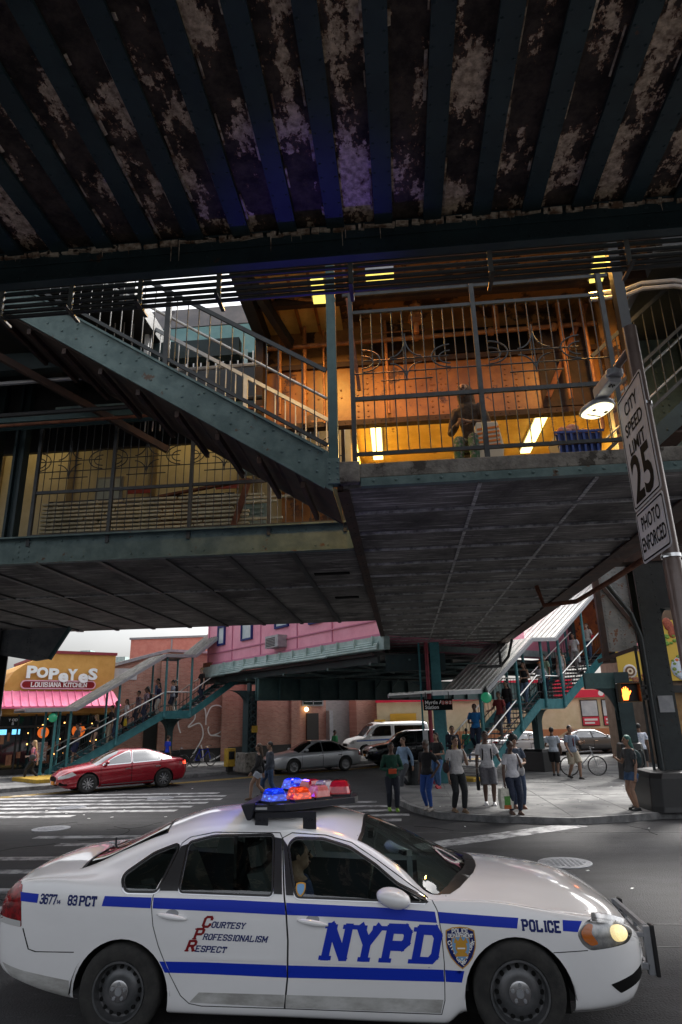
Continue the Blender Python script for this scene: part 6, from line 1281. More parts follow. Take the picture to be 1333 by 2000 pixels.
    let2 = lambda txt, h, x, z, wdt, mat='white': (lambda polys_tw: c.panel('lettering', mat, [[(x+p[0]*wdt/polys_tw[1], z+p[1]) for p in P_] for P_ in polys_tw[0]], off=.0062, sides=(-1,), parent=b_, grid=False, smooth=False))(letters(txt, h, wd=.62, th=1.3, gap=1.7, serif=0))
    let2('POLICE', .028, 1.09, .757, .125); let2('DEPARTMENT', .022, 1.057, .728, .19)
    for txt, (xa, za), (xb, zb_) in (('CITY OF', (1.048, .695), (1.135, .545)), ('NEW YORK', (1.165, .54), (1.262, .70))):
        polys, tw = letters(txt, .024, wd=.62, th=1.3, gap=1.8, serif=0); L_ = math.hypot(xb-xa, zb_-za); ux_, uz_ = (xb-xa)/L_, (zb_-za)/L_; s_ = L_/tw
        c.panel('lettering', 'white', [[(xa+(p[0]*s_)*ux_-p[1]*uz_, za+(p[0]*s_)*uz_+p[1]*ux_) for p in P_] for P_ in polys], off=.0062, sides=(-1,), parent=b_, grid=False, smooth=False)
    m_polys = [[(cx+.045*cos(a), .665+.05*sin(a)) for a in [2*pi*k/14 for k in range(14)]], [(cx-.055, .69), (cx-.04, .73), (cx-.02, .70), (cx, .74), (cx+.02, .70), (cx+.04, .73), (cx+.055, .69)], [(cx-.04, .625), (cx+.04, .625), (cx+.05, .60), (cx-.05, .60)]]
    c.panel('shield_arms', 'gold', m_polys, off=.0078, sides=(-1,), parent=b_, grid=False); c.panel('shield_bar', 'white', [[(cx-.03, .65), (cx+.03, .65), (cx+.03, .66), (cx-.03, .66)], [(cx-.008, .59), (cx+.008, .59), (cx, .575)]], off=.009, sides=(-1,), parent=b_, grid=False)
    # small badge sticker on the front door glass
    c.panel('window_badge', 'gold', [[(-.155+x*.35*1, 1.05+(z-.67)*.35) for x, z in [(p[0]-cx+.06, p[1]) for p in sh(1)]]], off=.002, sides=(-1,), grid=False)
    c.panel('window_badge', 'badgeblue', [[(-.155+x*.35*1, 1.05+(z-.67)*.35) for x, z in [(p[0]-cx+.06, p[1]) for p in sh(.75)]]], off=.003, sides=(-1,), grid=False)
    # lamps
    for sg in (-1, 1):
        hb = c.panel('headlight', pm('headlamp_bowl', (.32, .33, .34), (.5, .5, .5), 20, .15, .6) if sg < 0 else bpy.data.materials['headlamp_bowl'], [grow(head, .004)], off=-.03, sides=(sg,))
        am = [(2.10, .755), (2.165, .81), (2.215, .80), (2.185, .74), (2.235, .665), (2.175, .655), (2.115, .695)]; c.panel('indicator', 'amberlens', [rnd(am, .02)], off=-.018, sides=(sg,), parent=hb)
        p = c.P(2.42, c.t_of(2.42, .72), -.02); m_ = MB(); m_.ball((p.x, p.y*sg, p.z), (.075, .05, .060), 18, 12); m_.build('lamp_bulb', pm('lit_headlamp', (.7, .62, .40), (.9, .85, .65), 25, .2, emit=(1, .78, .34), estr=.35) if sg < 0 else bpy.data.materials['lit_headlamp'], hb, True, local=True)
        c.panel('headlight_glass', 'lampglass', [head], off=.001, sides=(sg,), parent=hb)
        tl = c.panel('tail_light', 'redlens', [tail], off=.002, sides=(sg,)); c.panel('reverse_lens', 'clearlens', [[(-2.825, .80), (-2.53, .778), (-2.535, .82), (-2.81, .845)]], off=.005, sides=(sg,), parent=tl)
        fg_ = rnd([(2.28, .395), (2.48, .435), (2.645, .49), (2.64, .43), (2.56, .37), (2.36, .325)], .012); c.panel('fog_grille', 'signblack', [fg_], off=.002, sides=(sg,))
        # mirrors
        m_ = MB(); a = V((.72, .955*sg, 1.0)); m_.ball((.64, 1.06*sg, 1.015), (.135, .10, .078), 18, 12); m_.v = [(p[0]-(.02*(p[2]-1.01)/.07), p[1], p[2]+.25*(.64-p[0])*.25) for p in m_.v]; mi = m_.build('mirror', PW, r, True, local=True)
        m_ = MB(); m_.bar((.74, .90*sg, .985), (.68, 1.0*sg, .99), .06, .04); m_.build('mirror_foot', 'plasticblack', mi, local=True)
        for x, rr_, y in ((xr, rr, .90), (xf, rf, .90)): wheel(r, x, y*sg, rr_, .215, 'steel', sg)
    for x in (xr, xf):
        for sg in (-1, 1):
            m_ = MB(); n = 14; pts = []
            for yy in (.70, .985):
                for q_ in range(n): a = pi*q_/(n-1); pts.append((x+.425*cos(a), yy*sg, .305+.425*sin(a)))
            pts += [(x-.425, .70*sg, .12), (x+.425, .70*sg, .12)]
            m_.add(pts, [(i, i+1, n+i+1, n+i) for i in range(n-1)]+[tuple(range(n))+(2*n, 2*n+1)]); m_.build('wheel_well', 'wellblack', r, local=True)
    m_ = MB(); m_.bx(-2.2, 2.3, -.68, .68, .2, .3); m_.bx(-1.15, 1.05, -.9, .9, .18, .3); m_.build('underbody', 'interior', r, local=True)
    c.panel('inner_lining', 'interior', [[(-2.8, .3), (2.6, .3), (2.6, 3.75), (-2.8, 3.75)]], [(S_, arch(xr, .43, .3)), (S_, arch(xf, .44, .31))], off=-.035, side=False)
    m_ = MB(); m_.bx(-2.0, -1.5, -.7, .7, .85, 1.03); m_.bx(.85, 1.25, -.78, .78, .8, .98); m_.bx(-1.5, 1.2, -.8, .8, .3, .36)
    for y in (-.38, .38): m_.prism([(-.45, 0, .55), (.1, 0, .5), (.1, 0, .62), (-.35, 0, .66), (-.52, 0, 1.12), (-.66, 0, 1.10)], (0, y-.25, 0), (0, y+.25, 0)); m_.box((-.62, y, 1.22), (.1, .26, .17), M.Rotation(-.2, 3, 'Y'))
    m_.prism([(-1.35, 0, .55), (-.9, 0, .5), (-.9, 0, .62), (-1.3, 0, .66), (-1.5, 0, 1.08), (-1.62, 0, 1.06)], (0, -.65, 0), (0, .65, 0)); m_.build('seats', 'interior', r, local=True)
    m_ = MB(); m_.tube([(.42+.06*cos(a)*.45, -.38+.19*sin(a), .97+.19*cos(a)) for a in [2*pi*k/20 for k in range(21)]], .015, 6); m_.bar((.42, -.55, .97), (.42, -.2, .97), .03, .02); m_.build('steering_wheel', 'plasticblack', r, local=True)
    m_ = MB(); m_.bx(-.76, -.73, -.72, .72, .9, 1.42); m_.build('partition', 'carglassdark', r, local=True); m_ = MB(); m_.box((.42, 0, 1.33), (.05, .2, .06)); m_.build('inner_mirror', 'plasticblack', r, local=True)
    m_ = MB(); m_.box((.78, -.05, 1.06), (.05, .3, .2)); m_.build('computer', 'lampgrey', r, local=True)
    m_ = MB(); m_.tube([(1.28, -.62, 1.03), (1.12, -.3, 1.12), (1.02, .1, 1.19)], .010, 6); m_.tube([(1.30, .15, 1.09), (1.15, .4, 1.1), (1.02, .66, 1.09)], .010, 6); m_.build('wiper', 'plasticblack', r, local=True)
    m_ = MB(); m_.lathe([(.012, 0), (.010, .16)], 8, (-2.17, .05, 1.14)); m_.lathe([(.02, 0), (.018, .02)], 8, (-2.17, .05, 1.14)); m_.build('aerial', 'plasticblack', r, local=True)
    # push bumper
    m_ = MB()
    for y in (-.42, .42): m_ = MB(); m_.box((2.75, y, .48), (.06, .05, .36)); m_.bar((2.55, y, .58), (2.74, y, .60), .04, .04); m_.bar((2.5, y, .40), (2.74, y, .36), .05, .05); pb_ = m_.build('push_bar', 'lampgrey', r, local=True, bevel=.006); m_ = MB(); m_.box((2.795, y, .48), (.035, .08, .38)); m_.build('rubber_pad', 'plasticblack', pb_, local=True, bevel=.008)
    m_ = MB(); m_.box((2.75, 0, .645), (.035, .82, .04)); m_.box((2.75, 0, .565), (.03, .82, .035)); m_.box((2.75, 0, .34), (.03, .82, .05)); m_.box((2.75, -.14, .60), (.03, .03, .06)); m_.box((2.75, .14, .60), (.03, .03, .06)); m_.build('cross_bar', 'lampgrey', pb_, local=True)
    c.panel('grille', 'signblack', [[(2.58, 6.6), (2.665, 6.6), (2.665, 8), (2.58, 8)]], side=False, off=.004)
    # light bar
    B0, BZ = .80, -.03
    lb = MB(); plan = [(-1.50, -.66), (-1.12, -.64), (-.52, -.12), (-.50, 0), (-.52, .12), (-1.12, .64), (-1.50, .66), (-1.42, .0)]
    lb.prism([(x+B0, y, 0) for x, y in plan], (0, 0, 1.635+BZ), (0, 0, 1.70+BZ)); lb.prism([(-1.52+B0, -.68, 1.70+BZ), (-1.38+B0, -.68, 1.72+BZ), (-1.42+B0, -.68, 1.57+BZ), (-1.46+B0, -.68, 1.57+BZ)], (0, 0, 0), (0, 1.36, 0))
    lo = lb.build('light_bar', 'barblack', r, local=True, bevel=.01)
    for sg in (-1, 1):
        m_ = MB()
        for x in (-1.34, -.90): m_.bx(x+B0-.06, x+B0+.06, .60*sg-.008, .60*sg+.008, 1.455, 1.60+BZ)
        m_.bx(-1.40+B0, -.84+B0, .60*sg-.012, .60*sg+.012, 1.58+BZ, 1.63+BZ)
        for x in (-1.36, -1.32, -.92, -.88): m_.lathe([(.010, 0), (.008, .012)], 8, (x+B0, .60*sg-.008, 1.53), 'y')
        m_.build('bar_bracket', 'barblack', lo, local=True)
    def pod(x, y, ang, lens, l=.22, wd=.17, h=.12, lit=None):
        x += B0; zb = 1.70+BZ
        rz = M.Rotation(ang, 3, 'Z'); rings = []
        for k, z in ((1.0, 0), (.98, .03), (.86, .09), (.72, .13), (.5, .145)):
            rings.append([tuple(V((x, y, zb+z*h/.145))+rz @ V((l/2*k*cx_*(1.0), wd/2*k*cy_, 0))) for cx_, cy_ in ((-1, -.7), (-.8, -1), (.8, -1), (1, -.7), (1, .7), (.8, 1), (-.8, 1), (-1, .7))])
        m2 = MB(); m2.loft(rings); p_ = m2.build('lamp_pod', lens, lo, local=True)
        m2 = MB(); m2.loft([[tuple(V((x, y, zb+z))+rz @ V((l/2*k*cx_, wd/2*k*cy_, 0))) for cx_, cy_ in ((-1, -1), (1, -1), (1, 1), (-1, 1))] for k, z in ((1.06, -.005), (1.06, .02))]); m2.build('pod_base', 'barblack', p_, local=True)
    a_ = R(41)
    for sg in (-1, 1):
        aa = a_ if sg < 0 else -a_
        pod(-1.24, .53*sg, aa, 'bluelit', .20, .20); pod(-1.03, .40*sg, aa, 'orangelit' if sg < 0 else 'redpod', .20, .20); pod(-.86, .25*sg, aa, 'clearredpod' if sg < 0 else 'smokepod', .18, .19)
    pod(-.68, 0.0, 0, 'redpod', .22, .24, .14)
    for (x, y, z, col, e) in ((-1.24, -.53, 2.0, (.03, .08, 1), 4), (-1.24, .53, 2.0, (.10, .06, 1), 5)):
        L = bpy.data.lights.new('beacon_light', 'POINT'); L.energy = e; L.color = col; L.shadow_soft_size = .08; o = bpy.data.objects.new('beacon_light', L); COL.objects.link(o); o.parent = lo; o.location = (x+B0, y, z)
    L = bpy.data.lights.new('flare_spot', 'SPOT'); L.energy = 110; L.color = (.10, .05, 1); L.spot_size = R(26); L.spot_blend = 1; L.shadow_soft_size = .05; o = bpy.data.objects.new('flare_spot', L); COL.objects.link(o); o.parent = lo; o.location = (-1.24+B0, .53, 1.95); o.rotation_euler = V((.55, -2.1, 5.3)).to_track_quat('-Z', 'Y').to_euler()  # added spot imitating a blue lens flare on the girder
    m_ = MB(); m_.box((-1.36+B0, -.652, 1.665+BZ), (.16, .004, .02)); m_.build('maker_plate', 'signgrey', lo, local=True)
    return r
X['wellblack'] = pm('wheel_well_black', (.008, .008, .008), None, 3, .9)
X['barblack'] = pm('lightbar_black', (.012, .013, .02), None, 5, .35)
def litlens(name, dark, bright, s1, s2):
    m = pm(name, dark, None, 5, .06, coat=.8); t = m.node_tree; b = t.nodes['Principled BSDF']; tc = _n(t, 'TexCoord'); mp = _n(t, 'Mapping'); gr_ = _n(t, 'TexNoise'); rp_ = _n(t, 'ValToRGB'); vo = _n(t, 'TexVoronoi'); vo.distance = 'MANHATTAN'; vo.inputs['Scale'].default_value = 4.5
    t.links.new(tc.outputs['Generated'], vo.inputs['Vector']); t.links.new(vo.outputs['Distance'], rp_.inputs[0]); e = rp_.color_ramp.elements
    e[0].position = .05; e[0].color = (*bright, 1); e[1].position = .75; e[1].color = (*[c*.12 for c in dark], 1); q = rp_.color_ramp.elements.new(.3); q.color = (*[c*1.1 for c in dark], 1)
    t.links.new(rp_.outputs[0], b.inputs['Emission Color']); b.inputs['Emission Strength'].default_value = s1; return m
X['bluelit'] = litlens('lit_blue_lens', (.01, .04, .5), (.10, .45, 1.0), .9, 0)
X['orangelit'] = litlens('lit_orange_lens', (.7, .05, .01), (1.0, .22, .01), .8, 0)
X['redpod'] = pm('red_pod_lens', (.42, .008, .02), (.6, .02, .03), 18, .08, coat=.8)
X['clearredpod'] = pm('pale_red_lens', (.55, .12, .11), (.7, .2, .18), 16, .08, coat=.8)
X['smokepod'] = pm('smoky_lens', (.25, .17, .17), (.4, .3, .3), 16, .08, coat=.8)
X['lampglass'] = glassmat('headlamp_glass', (.85, .85, .85), .05)
police()

# ---- ordinary cars
SED = dict(zb=[(-2.43, .45), (-2.2, .28), (-1, .2), (1, .2), (2.1, .22), (2.43, .40)], zs=[(-2.43, .72), (-2.3, .88), (-1.8, .93), (-.5, .90), (.8, .87), (1.5, .82), (2.1, .74), (2.43, .60)],
  zr=[(-2.43, .75), (-2.3, .92), (-1.75, .96), (-1.2, 1.22), (-.75, 1.345), (0, 1.345), (.45, 1.22), (1.05, .91), (1.5, .85), (2.1, .77), (2.43, .62)], zc=[(-2.43, .78), (-2.3, .97), (-1.8, 1.02), (-1.2, 1.32), (-.6, 1.42), (0, 1.42), (.5, 1.29), (1.15, .98), (1.6, .92), (2.15, .82), (2.43, .66)],
  w=[(-2.43, .62), (-2.25, .84), (-1.7, .91), (1.6, .91), (2.1, .84), (2.3, .72), (2.43, .45)], wr=[(-2.43, .5), (-2.2, .7), (-1.7, .70), (-1, .57), (0, .58), (.5, .66), (1.05, .78), (2.0, .7), (2.43, .35)])
RED = dict(zb=[(-2.43, .42), (-2.2, .26), (-1, .19), (1, .19), (2.1, .2), (2.43, .36)], zs=[(-2.43, .80), (-2.3, .96), (-1.8, 1.0), (-.5, .95), (.8, .88), (1.5, .84), (2.1, .74), (2.43, .56)],
  zr=[(-2.43, .83), (-2.3, 1.0), (-1.95, 1.06), (-1.3, 1.27), (-.7, 1.39), (0, 1.38), (.5, 1.23), (1.15, .92), (1.5, .87), (2.1, .77), (2.43, .58)], zc=[(-2.43, .86), (-2.3, 1.03), (-2.0, 1.09), (-1.3, 1.36), (-.6, 1.475), (0, 1.47), (.55, 1.32), (1.25, 1.0), (1.6, .95), (2.15, .84), (2.43, .62)],
  w=[(-2.43, .66), (-2.25, .86), (-1.7, .93), (1.6, .93), (2.1, .86), (2.3, .75), (2.43, .5)], wr=[(-2.43, .5), (-2.2, .72), (-1.8, .70), (-1, .58), (0, .59), (.5, .67), (1.15, .80), (2.0, .72), (2.43, .4)])
SUV = dict(zb=[(-2.35, .5), (-2.2, .34), (-1, .27), (1, .27), (2.1, .3), (2.35, .46)], zs=[(-2.35, 1.0), (-2.2, 1.08), (-.5, 1.05), (.9, 1.0), (1.5, .98), (2.1, .90), (2.35, .72)],
  zr=[(-2.35, 1.1), (-2.25, 1.3), (-2.0, 1.58), (-1.4, 1.64), (0, 1.62), (.4, 1.5), (1.05, 1.06), (1.5, 1.02), (2.1, .94), (2.35, .75)], zc=[(-2.35, 1.12), (-2.25, 1.38), (-2.05, 1.66), (-1.4, 1.74), (0, 1.72), (.45, 1.6), (1.15, 1.14), (1.6, 1.08), (2.1, .98), (2.35, .78)],
  w=[(-2.35, .78), (-2.2, .9), (-1.7, .95), (1.6, .95), (2.05, .88), (2.25, .76), (2.35, .55)], wr=[(-2.35, .72), (-2, .70), (-1, .68), (0, .69), (.5, .73), (1.05, .84), (2.0, .76), (2.35, .5)])
VAN = dict(zb=[(-2.8, .5), (-2.6, .38), (2.5, .32), (2.75, .5)], zs=[(-2.8, 1.1), (-2.6, 1.15), (.9, 1.15), (1.7, 1.12), (2.4, 1.02), (2.75, .80)],
  zr=[(-2.8, 1.5), (-2.7, 1.95), (-2.4, 2.0), (.7, 1.98), (1.05, 1.85), (1.72, 1.20), (2.4, 1.08), (2.75, .84)], zc=[(-2.8, 1.55), (-2.7, 2.05), (-2.4, 2.12), (.7, 2.10), (1.1, 1.96), (1.82, 1.27), (2.4, 1.13), (2.75, .88)],
  w=[(-2.8, .92), (-2.6, .99), (2.2, .99), (2.55, .90), (2.75, .75)], wr=[(-2.8, .84), (-1, .84), (.7, .83), (1.1, .84), (1.72, .90), (2.4, .82), (2.75, .6)])
def car(name, lab, cat, spec, P, deg, pnt, wins, doors, ws, rw, wheels, wr_, style, head, tail, step=(.12, .28), glass='carglassdark', plate=None, group=None, extra=None, mirror=True, trim=None):
    r = thing(name, lab, cat, (P[0], P[1], 0), group); xs = [p[0] for p in spec['zb']]; c = Car(r, x0=xs[0], x1=xs[-1], step=step, **spec); S_ = True
    full = [(xs[0], 0), (xs[-1], 0), (xs[-1], 8), (xs[0], 8)]
    wins = [rnd(q, .04, 3) for q in wins]
    holes = [(S_, arch(x, wr_+.06, wr_)) for x in wheels]+[(S_, q) for q in wins]+[(False, ws), (False, rw)]+[(S_, head), (S_, tail)]
    c.panel('body', pnt, [full], holes, side=False, merge=True, caps=True)
    for q in wins: c.panel('window', glass, [grow(q, .008)], off=-.008); c.panel('window_frame', trim or 'plasticblack', [grow(q, .03)], [(S_, q)], off=.004, grid=False)
    c.panel('windscreen', glass, [ws], side=False, off=-.005, merge=True); c.panel('rear_window', glass, [rw], side=False, off=-.005, merge=True)
    for d_ in doors: c.panel('door_seam', 'signblack', [grow(d_, .006)], [(S_, grow(d_, -.006))], off=.002, grid=False)
    for (x, z) in [(min(p[0] for p in d_)+.14, .80*max(p[1] for p in d_) if spec is not VAN else 1.0) for d_ in doors]:
        m_ = MB()
        for sg in (-1, 1): p = c.P(x, c.t_of(x, z), .02); m_.box((p.x, p.y*sg, p.z), (.2, .03, .035))
        m_.build('door_handle', 'chrome', r, local=True)
    c.panel('headlight', 'clearlens', [head], off=.004); c.panel('tail_light', 'redlens', [tail], off=.004)
    for x in wheels:
        for sg in (-1, 1): wheel(r, x, (spec['w'][2][1]-.11)*sg, wr_, .2, style, sg, False)
    m_ = MB(); m_.bx(xs[0]+.3, xs[-1]-.3, -.66, .66, .22, .6); m_.build('underbody', 'interior', r, local=True)
    m_ = MB(); zt_ = spec['zs'][3][1]; m_.bx(-.5, -.2, -.6, .6, .5, zt_+.1); m_.bx(-1.5, -1.2, -.6, .6, .5, zt_+.1); m_.bx(.8, 1.1, -.7, .7, .6, zt_-.05); m_.build('seats', 'interior', r, local=True)
    x1 = xs[-1]; m_ = MB(); zf = spec['zs'][-1][1]; m_.bx(x1-.03, x1+.015, -.38, .38, zf-.12, zf+.02); m_.build('grille', 'signblack', r, local=True)
    m_ = MB(); m_.bx(x1-.1, x1+.03, -.16, .16, zf-.24, zf-.13); m_.build('number_plate', plate or 'signgrey', r, local=True)
    if mirror:
        m_ = MB(); xm = ws[0][0]-.35
        for sg in (-1, 1): p = c.P(xm, c.t_of(xm, spec['zs'][-4][1]+.08)); m_.ball((p.x, (p.y+.12)*sg, p.z+.06), (.08, .11, .065), 8, 6)
        m_.build('mirror', pnt, r, True, local=True)
    if extra: extra(r, c)
    r.rotation_euler = (0, 0, R(deg)); return r
sed_w = [[(-1.55, .98), (-1.50, .955), (-1.28, .95), (-1.15, 1.18), (-1.3, 1.12)], [(-1.20, .95), (-1.05, 1.22), (-.75, 1.30), (-.22, 1.31), (-.20, .93)], [(-.12, .93), (-.13, 1.31), (.02, 1.29), (.38, 1.16), (.82, .93)]]
sed_d = [[(-1.2, .93), (-1.05, .3), (-.16, .27), (-.16, .93)], [(-.14, .93), (-.14, .27), (.95, .27), (.95, .91)]]
sed_ws, sed_rw = [(1.08, 6.1), (.35, 6.15), (.2, 7.2), (.2, 8.2), (1.12, 8.2), (1.1, 7.2)], [(-1.72, 6.1), (-.95, 6.15), (-.9, 7.2), (-.85, 8.2), (-1.76, 8.2), (-1.74, 7.2)]
sed_h, sed_t = [(1.98, .60), (2.08, .72), (2.38, .63), (2.40, .56), (2.1, .56)], [(-2.40, .84), (-2.40, .66), (-2.12, .68), (-2.14, .88)]
sed = dict(wins=sed_w, doors=sed_d, ws=sed_ws, rw=sed_rw, wheels=(-1.38, 1.38), wr_=.325, head=sed_h, tail=sed_t)
SILV = paint('silver_grey_paint', (.46, .47, .49), .45, .3)
car('silver_sedan', 'old silver grey sedan facing left in front of the brick wall', 'car', SED, (-4.55, 32.75), 180+36, SILV, style='cover', **sed, step=(.08, .2))
red_w = [[(-1.72, 1.07), (-1.35, 1.03), (-1.30, 1.2)], [(-1.27, 1.02), (-1.22, 1.23), (-.75, 1.35), (-.22, 1.36), (-.20, .98)], [(-.12, .975), (-.13, 1.36), (.05, 1.33), (.45, 1.18), (.92, .94)]]
def redextra(r, c):
    c.panel('chrome_sill', 'chrome', [[(-1.0, .30), (.95, .28), (.95, .25), (-1.0, .27)]], off=.012); c.panel('roof_trim', 'chrome', [[(.95, 6.0), (1.9, 5.9), (1.9, 6.0), (.95, 6.12)]], side=False, off=.006, grid=False)
    c.panel('brake_light', pm('lit_brake_light', (.8, .02, .01), None, 3, .3, emit=(1, .07, .03), estr=1.5), [[(-2.40, .90), (-2.40, .80), (-2.2, .82), (-2.2, .92)]], off=.008)
    c.panel('fog_surround', 'signblack', [rnd([(2.15, .38), (2.36, .42), (2.36, .32), (2.12, .3)], .02)], off=.006)
X['carglassbright'] = glassmat('reflective_car_glass', (.25, .3, .32), .35, .03)
car('red_sedan', 'shiny red sedan with chrome sill facing left at the crosswalk', 'car', RED, (-11.1, 25.95), 180+41, paint('red_metallic_paint', (.34, .008, .02), .25, .2), red_w, [[(-1.3, 1.0), (-1.12, .32), (-.16, .28), (-.16, .97)], [(-.14, .97), (-.14, .28), (.98, .28), (1.0, .93)]],
    [(1.15, 6.1), (.38, 6.15), (.22, 7.2), (.2, 8.2), (1.22, 8.2), (1.2, 7.2)], [(-1.95, 6.1), (-1.05, 6.15), (-1.0, 7.2), (-.95, 8.2), (-1.98, 8.2), (-1.96, 7.2)], (-1.42, 1.42), .335, 'alloy',
    [(1.85, .66), (2.0, .76), (2.38, .60), (2.40, .52), (2.1, .57)], [(-2.41, .93), (-2.41, .76), (-2.0, .82), (-2.05, .95)], step=(.07, .16), glass='carglassbright', plate='plate', extra=redextra, trim='chrome')
suv_w = [[(-2.02, 1.14), (-1.95, 1.5), (-1.35, 1.55), (-1.32, 1.12)], [(-1.22, 1.11), (-1.22, 1.55), (-.25, 1.55), (-.22, 1.09)], [(-.12, 1.09), (-.13, 1.55), (.05, 1.53), (.42, 1.4), (.85, 1.07)]]
car('black_suv', 'black family car facing left with orange number plate behind the walking people', 'car', SUV, (.1, 36.3), 180+17, paint('black_metallic_paint', (.010, .011, .015), .2, .2), suv_w, [[(-1.3, 1.07), (-1.2, .38), (-.2, .36), (-.18, 1.05)], [(-.16, 1.05), (-.16, .36), (.95, .36), (.98, 1.02)]],
    [(1.05, 6.1), (.3, 6.15), (.15, 7.2), (.12, 8.2), (1.12, 8.2), (1.1, 7.2)], [(-2.3, 6.1), (-2.05, 6.1), (-2.08, 8.2), (-2.3, 8.2)], (-1.4, 1.4), .35, 'alloy', [(1.9, .80), (2.0, .92), (2.3, .82), (2.3, .72)], [(-2.32, 1.2), (-2.32, .95), (-2.15, .95), (-2.17, 1.2)], plate='plate')
def vanextra(r, c):
    c.panel('blue_stripe', pm('van_blue', (.05, .12, .36), None, 3, .4), [[(-2.7, 1.12), (2.3, 1.04), (2.3, .96), (-2.7, 1.02)]], off=.006)
    m_ = MB(); m_.bx(.15, .45, -.6, .6, 2.12, 2.24); m_.build('roof_light', pm('yellow_beacon', (.7, .42, .05), None, 3, .3), r, local=True)
van_w = [[(-2.5, 1.3), (-2.45, 1.82), (-.35, 1.84), (-.35, 1.28)], [(-.05, 1.27), (-.05, 1.84), (.62, 1.84), (.95, 1.72), (1.35, 1.27)]]
car('white_van', 'white van with blue side stripe and yellow roof light behind the black car', 'van', VAN, (-1.35, 44.6), 180+24, paint('white_van_paint', (.72, .73, .74), 0, .3), van_w, [[(-.2, 1.95), (-.2, .45), (1.35, .45), (1.45, 1.2), (.75, 1.92)]],
    [(1.72, 6.1), (1.05, 6.1), (.95, 7.2), (.9, 8.2), (1.84, 8.2), (1.82, 7.2)], [(-2.77, 6.2), (-2.7, 6.2), (-2.7, 8.2), (-2.77, 8.2)], (-1.75, 1.75), .37, 'cover', [(2.45, .85), (2.5, 1.0), (2.7, .92), (2.7, .8)], [(-2.78, 1.3), (-2.78, .85), (-2.66, .85), (-2.66, 1.3)], extra=vanextra)
WH = paint('white_car_paint', (.74, .75, .76), 0, .25); GY = paint('pale_silver_paint', (.52, .54, .56), .3, .25); DK = paint('charcoal_car_paint', (.06, .065, .07), .3, .25)
for nm, lab, P_, dg, pt, sp in (('white_sedan', 'white sedan half hidden behind the white van', (2.6, 50.5), 205, WH, 'carglassdark'), ('charcoal_sedan', 'charcoal sedan parked beyond the man with the bicycle', (11.3, 43.5), 12, DK, 'carglassbright'), ('silver_sedan', 'pale silver sedan parked right of the charcoal one', (15.3, 45.2), 12, GY, 'carglassbright'),
                             ('white_sedan', 'white sedan parked behind the plaza stair column', (7.2, 41.8), 15, WH, 'carglassbright'), ('silver_sedan', 'silver sedan furthest right, parked behind the dark column', (20.6, 47.5), 14, GY, 'carglassbright')):
    car(nm, lab, 'car', SED, P_, dg, pt, style='cover', **sed, step=(.16, .35), glass=sp, group='cars parked beyond the plaza' if P_[0] > 5 else None)

# ---- bicycles
def bicycle(name, lab, P, ang, lean=0.0, col='black', z0=.15):
    r = thing(name, lab, 'bicycle', (P[0], P[1], z0))
    def c_(x, z, y=0): return (x, y, z)
    for x in (-.5, .5):
        m_ = MB(); m_.tube([(x+.33*cos(a), 0, .34+.33*sin(a)) for a in [2*pi*k/28 for k in range(29)]], .017, 6); wv = m_.build('wheel', 'rubber', r, local=True)
        m_ = MB(); [m_.tube([(x, .02*(-1)**k, .34), (x+.32*cos(2*pi*k/18), 0, .34+.32*sin(2*pi*k/18))], .0025, 3) for k in range(18)]; m_.tube([(x+.305*cos(a), 0, .34+.305*sin(a)) for a in [2*pi*k/28 for k in range(29)]], .009, 5); m_.build('rim', 'alloy', wv, local=True)
    m_ = MB()
    for a, b in (((-.5, .34), (-.1, .34)), ((-.5, .34), (-.2, .82)), ((-.1, .34), (-.22, .88)), ((-.1, .34), (.36, .78)), ((-.2, .82), (.34, .86)), ((.5, .34), (.33, .92))): m_.tube([c_(*a), c_(*b)], .018, 6)
    m_.build('frame', col, r, local=True); m_ = MB(); m_.ball((-.24, 0, .93), (.13, .06, .03), 10, 6); m_.build('saddle', 'black', r, True, local=True)
    m_ = MB(); m_.tube([(.32, 0, .92), (.33, 0, 1.0)], .015, 6); m_.tube([(.42, -.24, .98), (.34, -.2, 1.0), (.34, .2, 1.0), (.42, .24, .98)], .013, 6); m_.build('handlebar', 'chrome', r, local=True)
    m_ = MB(); m_.lathe([(.09, -.004), (.09, .004)], 16, (-.1, -.04, .34), 'y'); m_.bar((-.1, -.08, .34), (.02, -.08, .24), .02, .02); m_.build('chainset', 'lampgrey', r, local=True)
    r.rotation_euler = (lean, 0, ang); return r
bicycle('bicycle', 'light framed racing bicycle wheeled beside the man in shorts', (6.55, 26.5), R(-4), 0, 'lampgrey')
bicycle('bicycle', 'dark bicycle chained to the left stair support column, left one', (-11.9, 34.3), A2-.3, .1, 'black'); bicycle('bicycle', 'dark bicycle leaning right of the left stair support column', (-10.6, 35.2), A2+.2, -.1, 'blue')
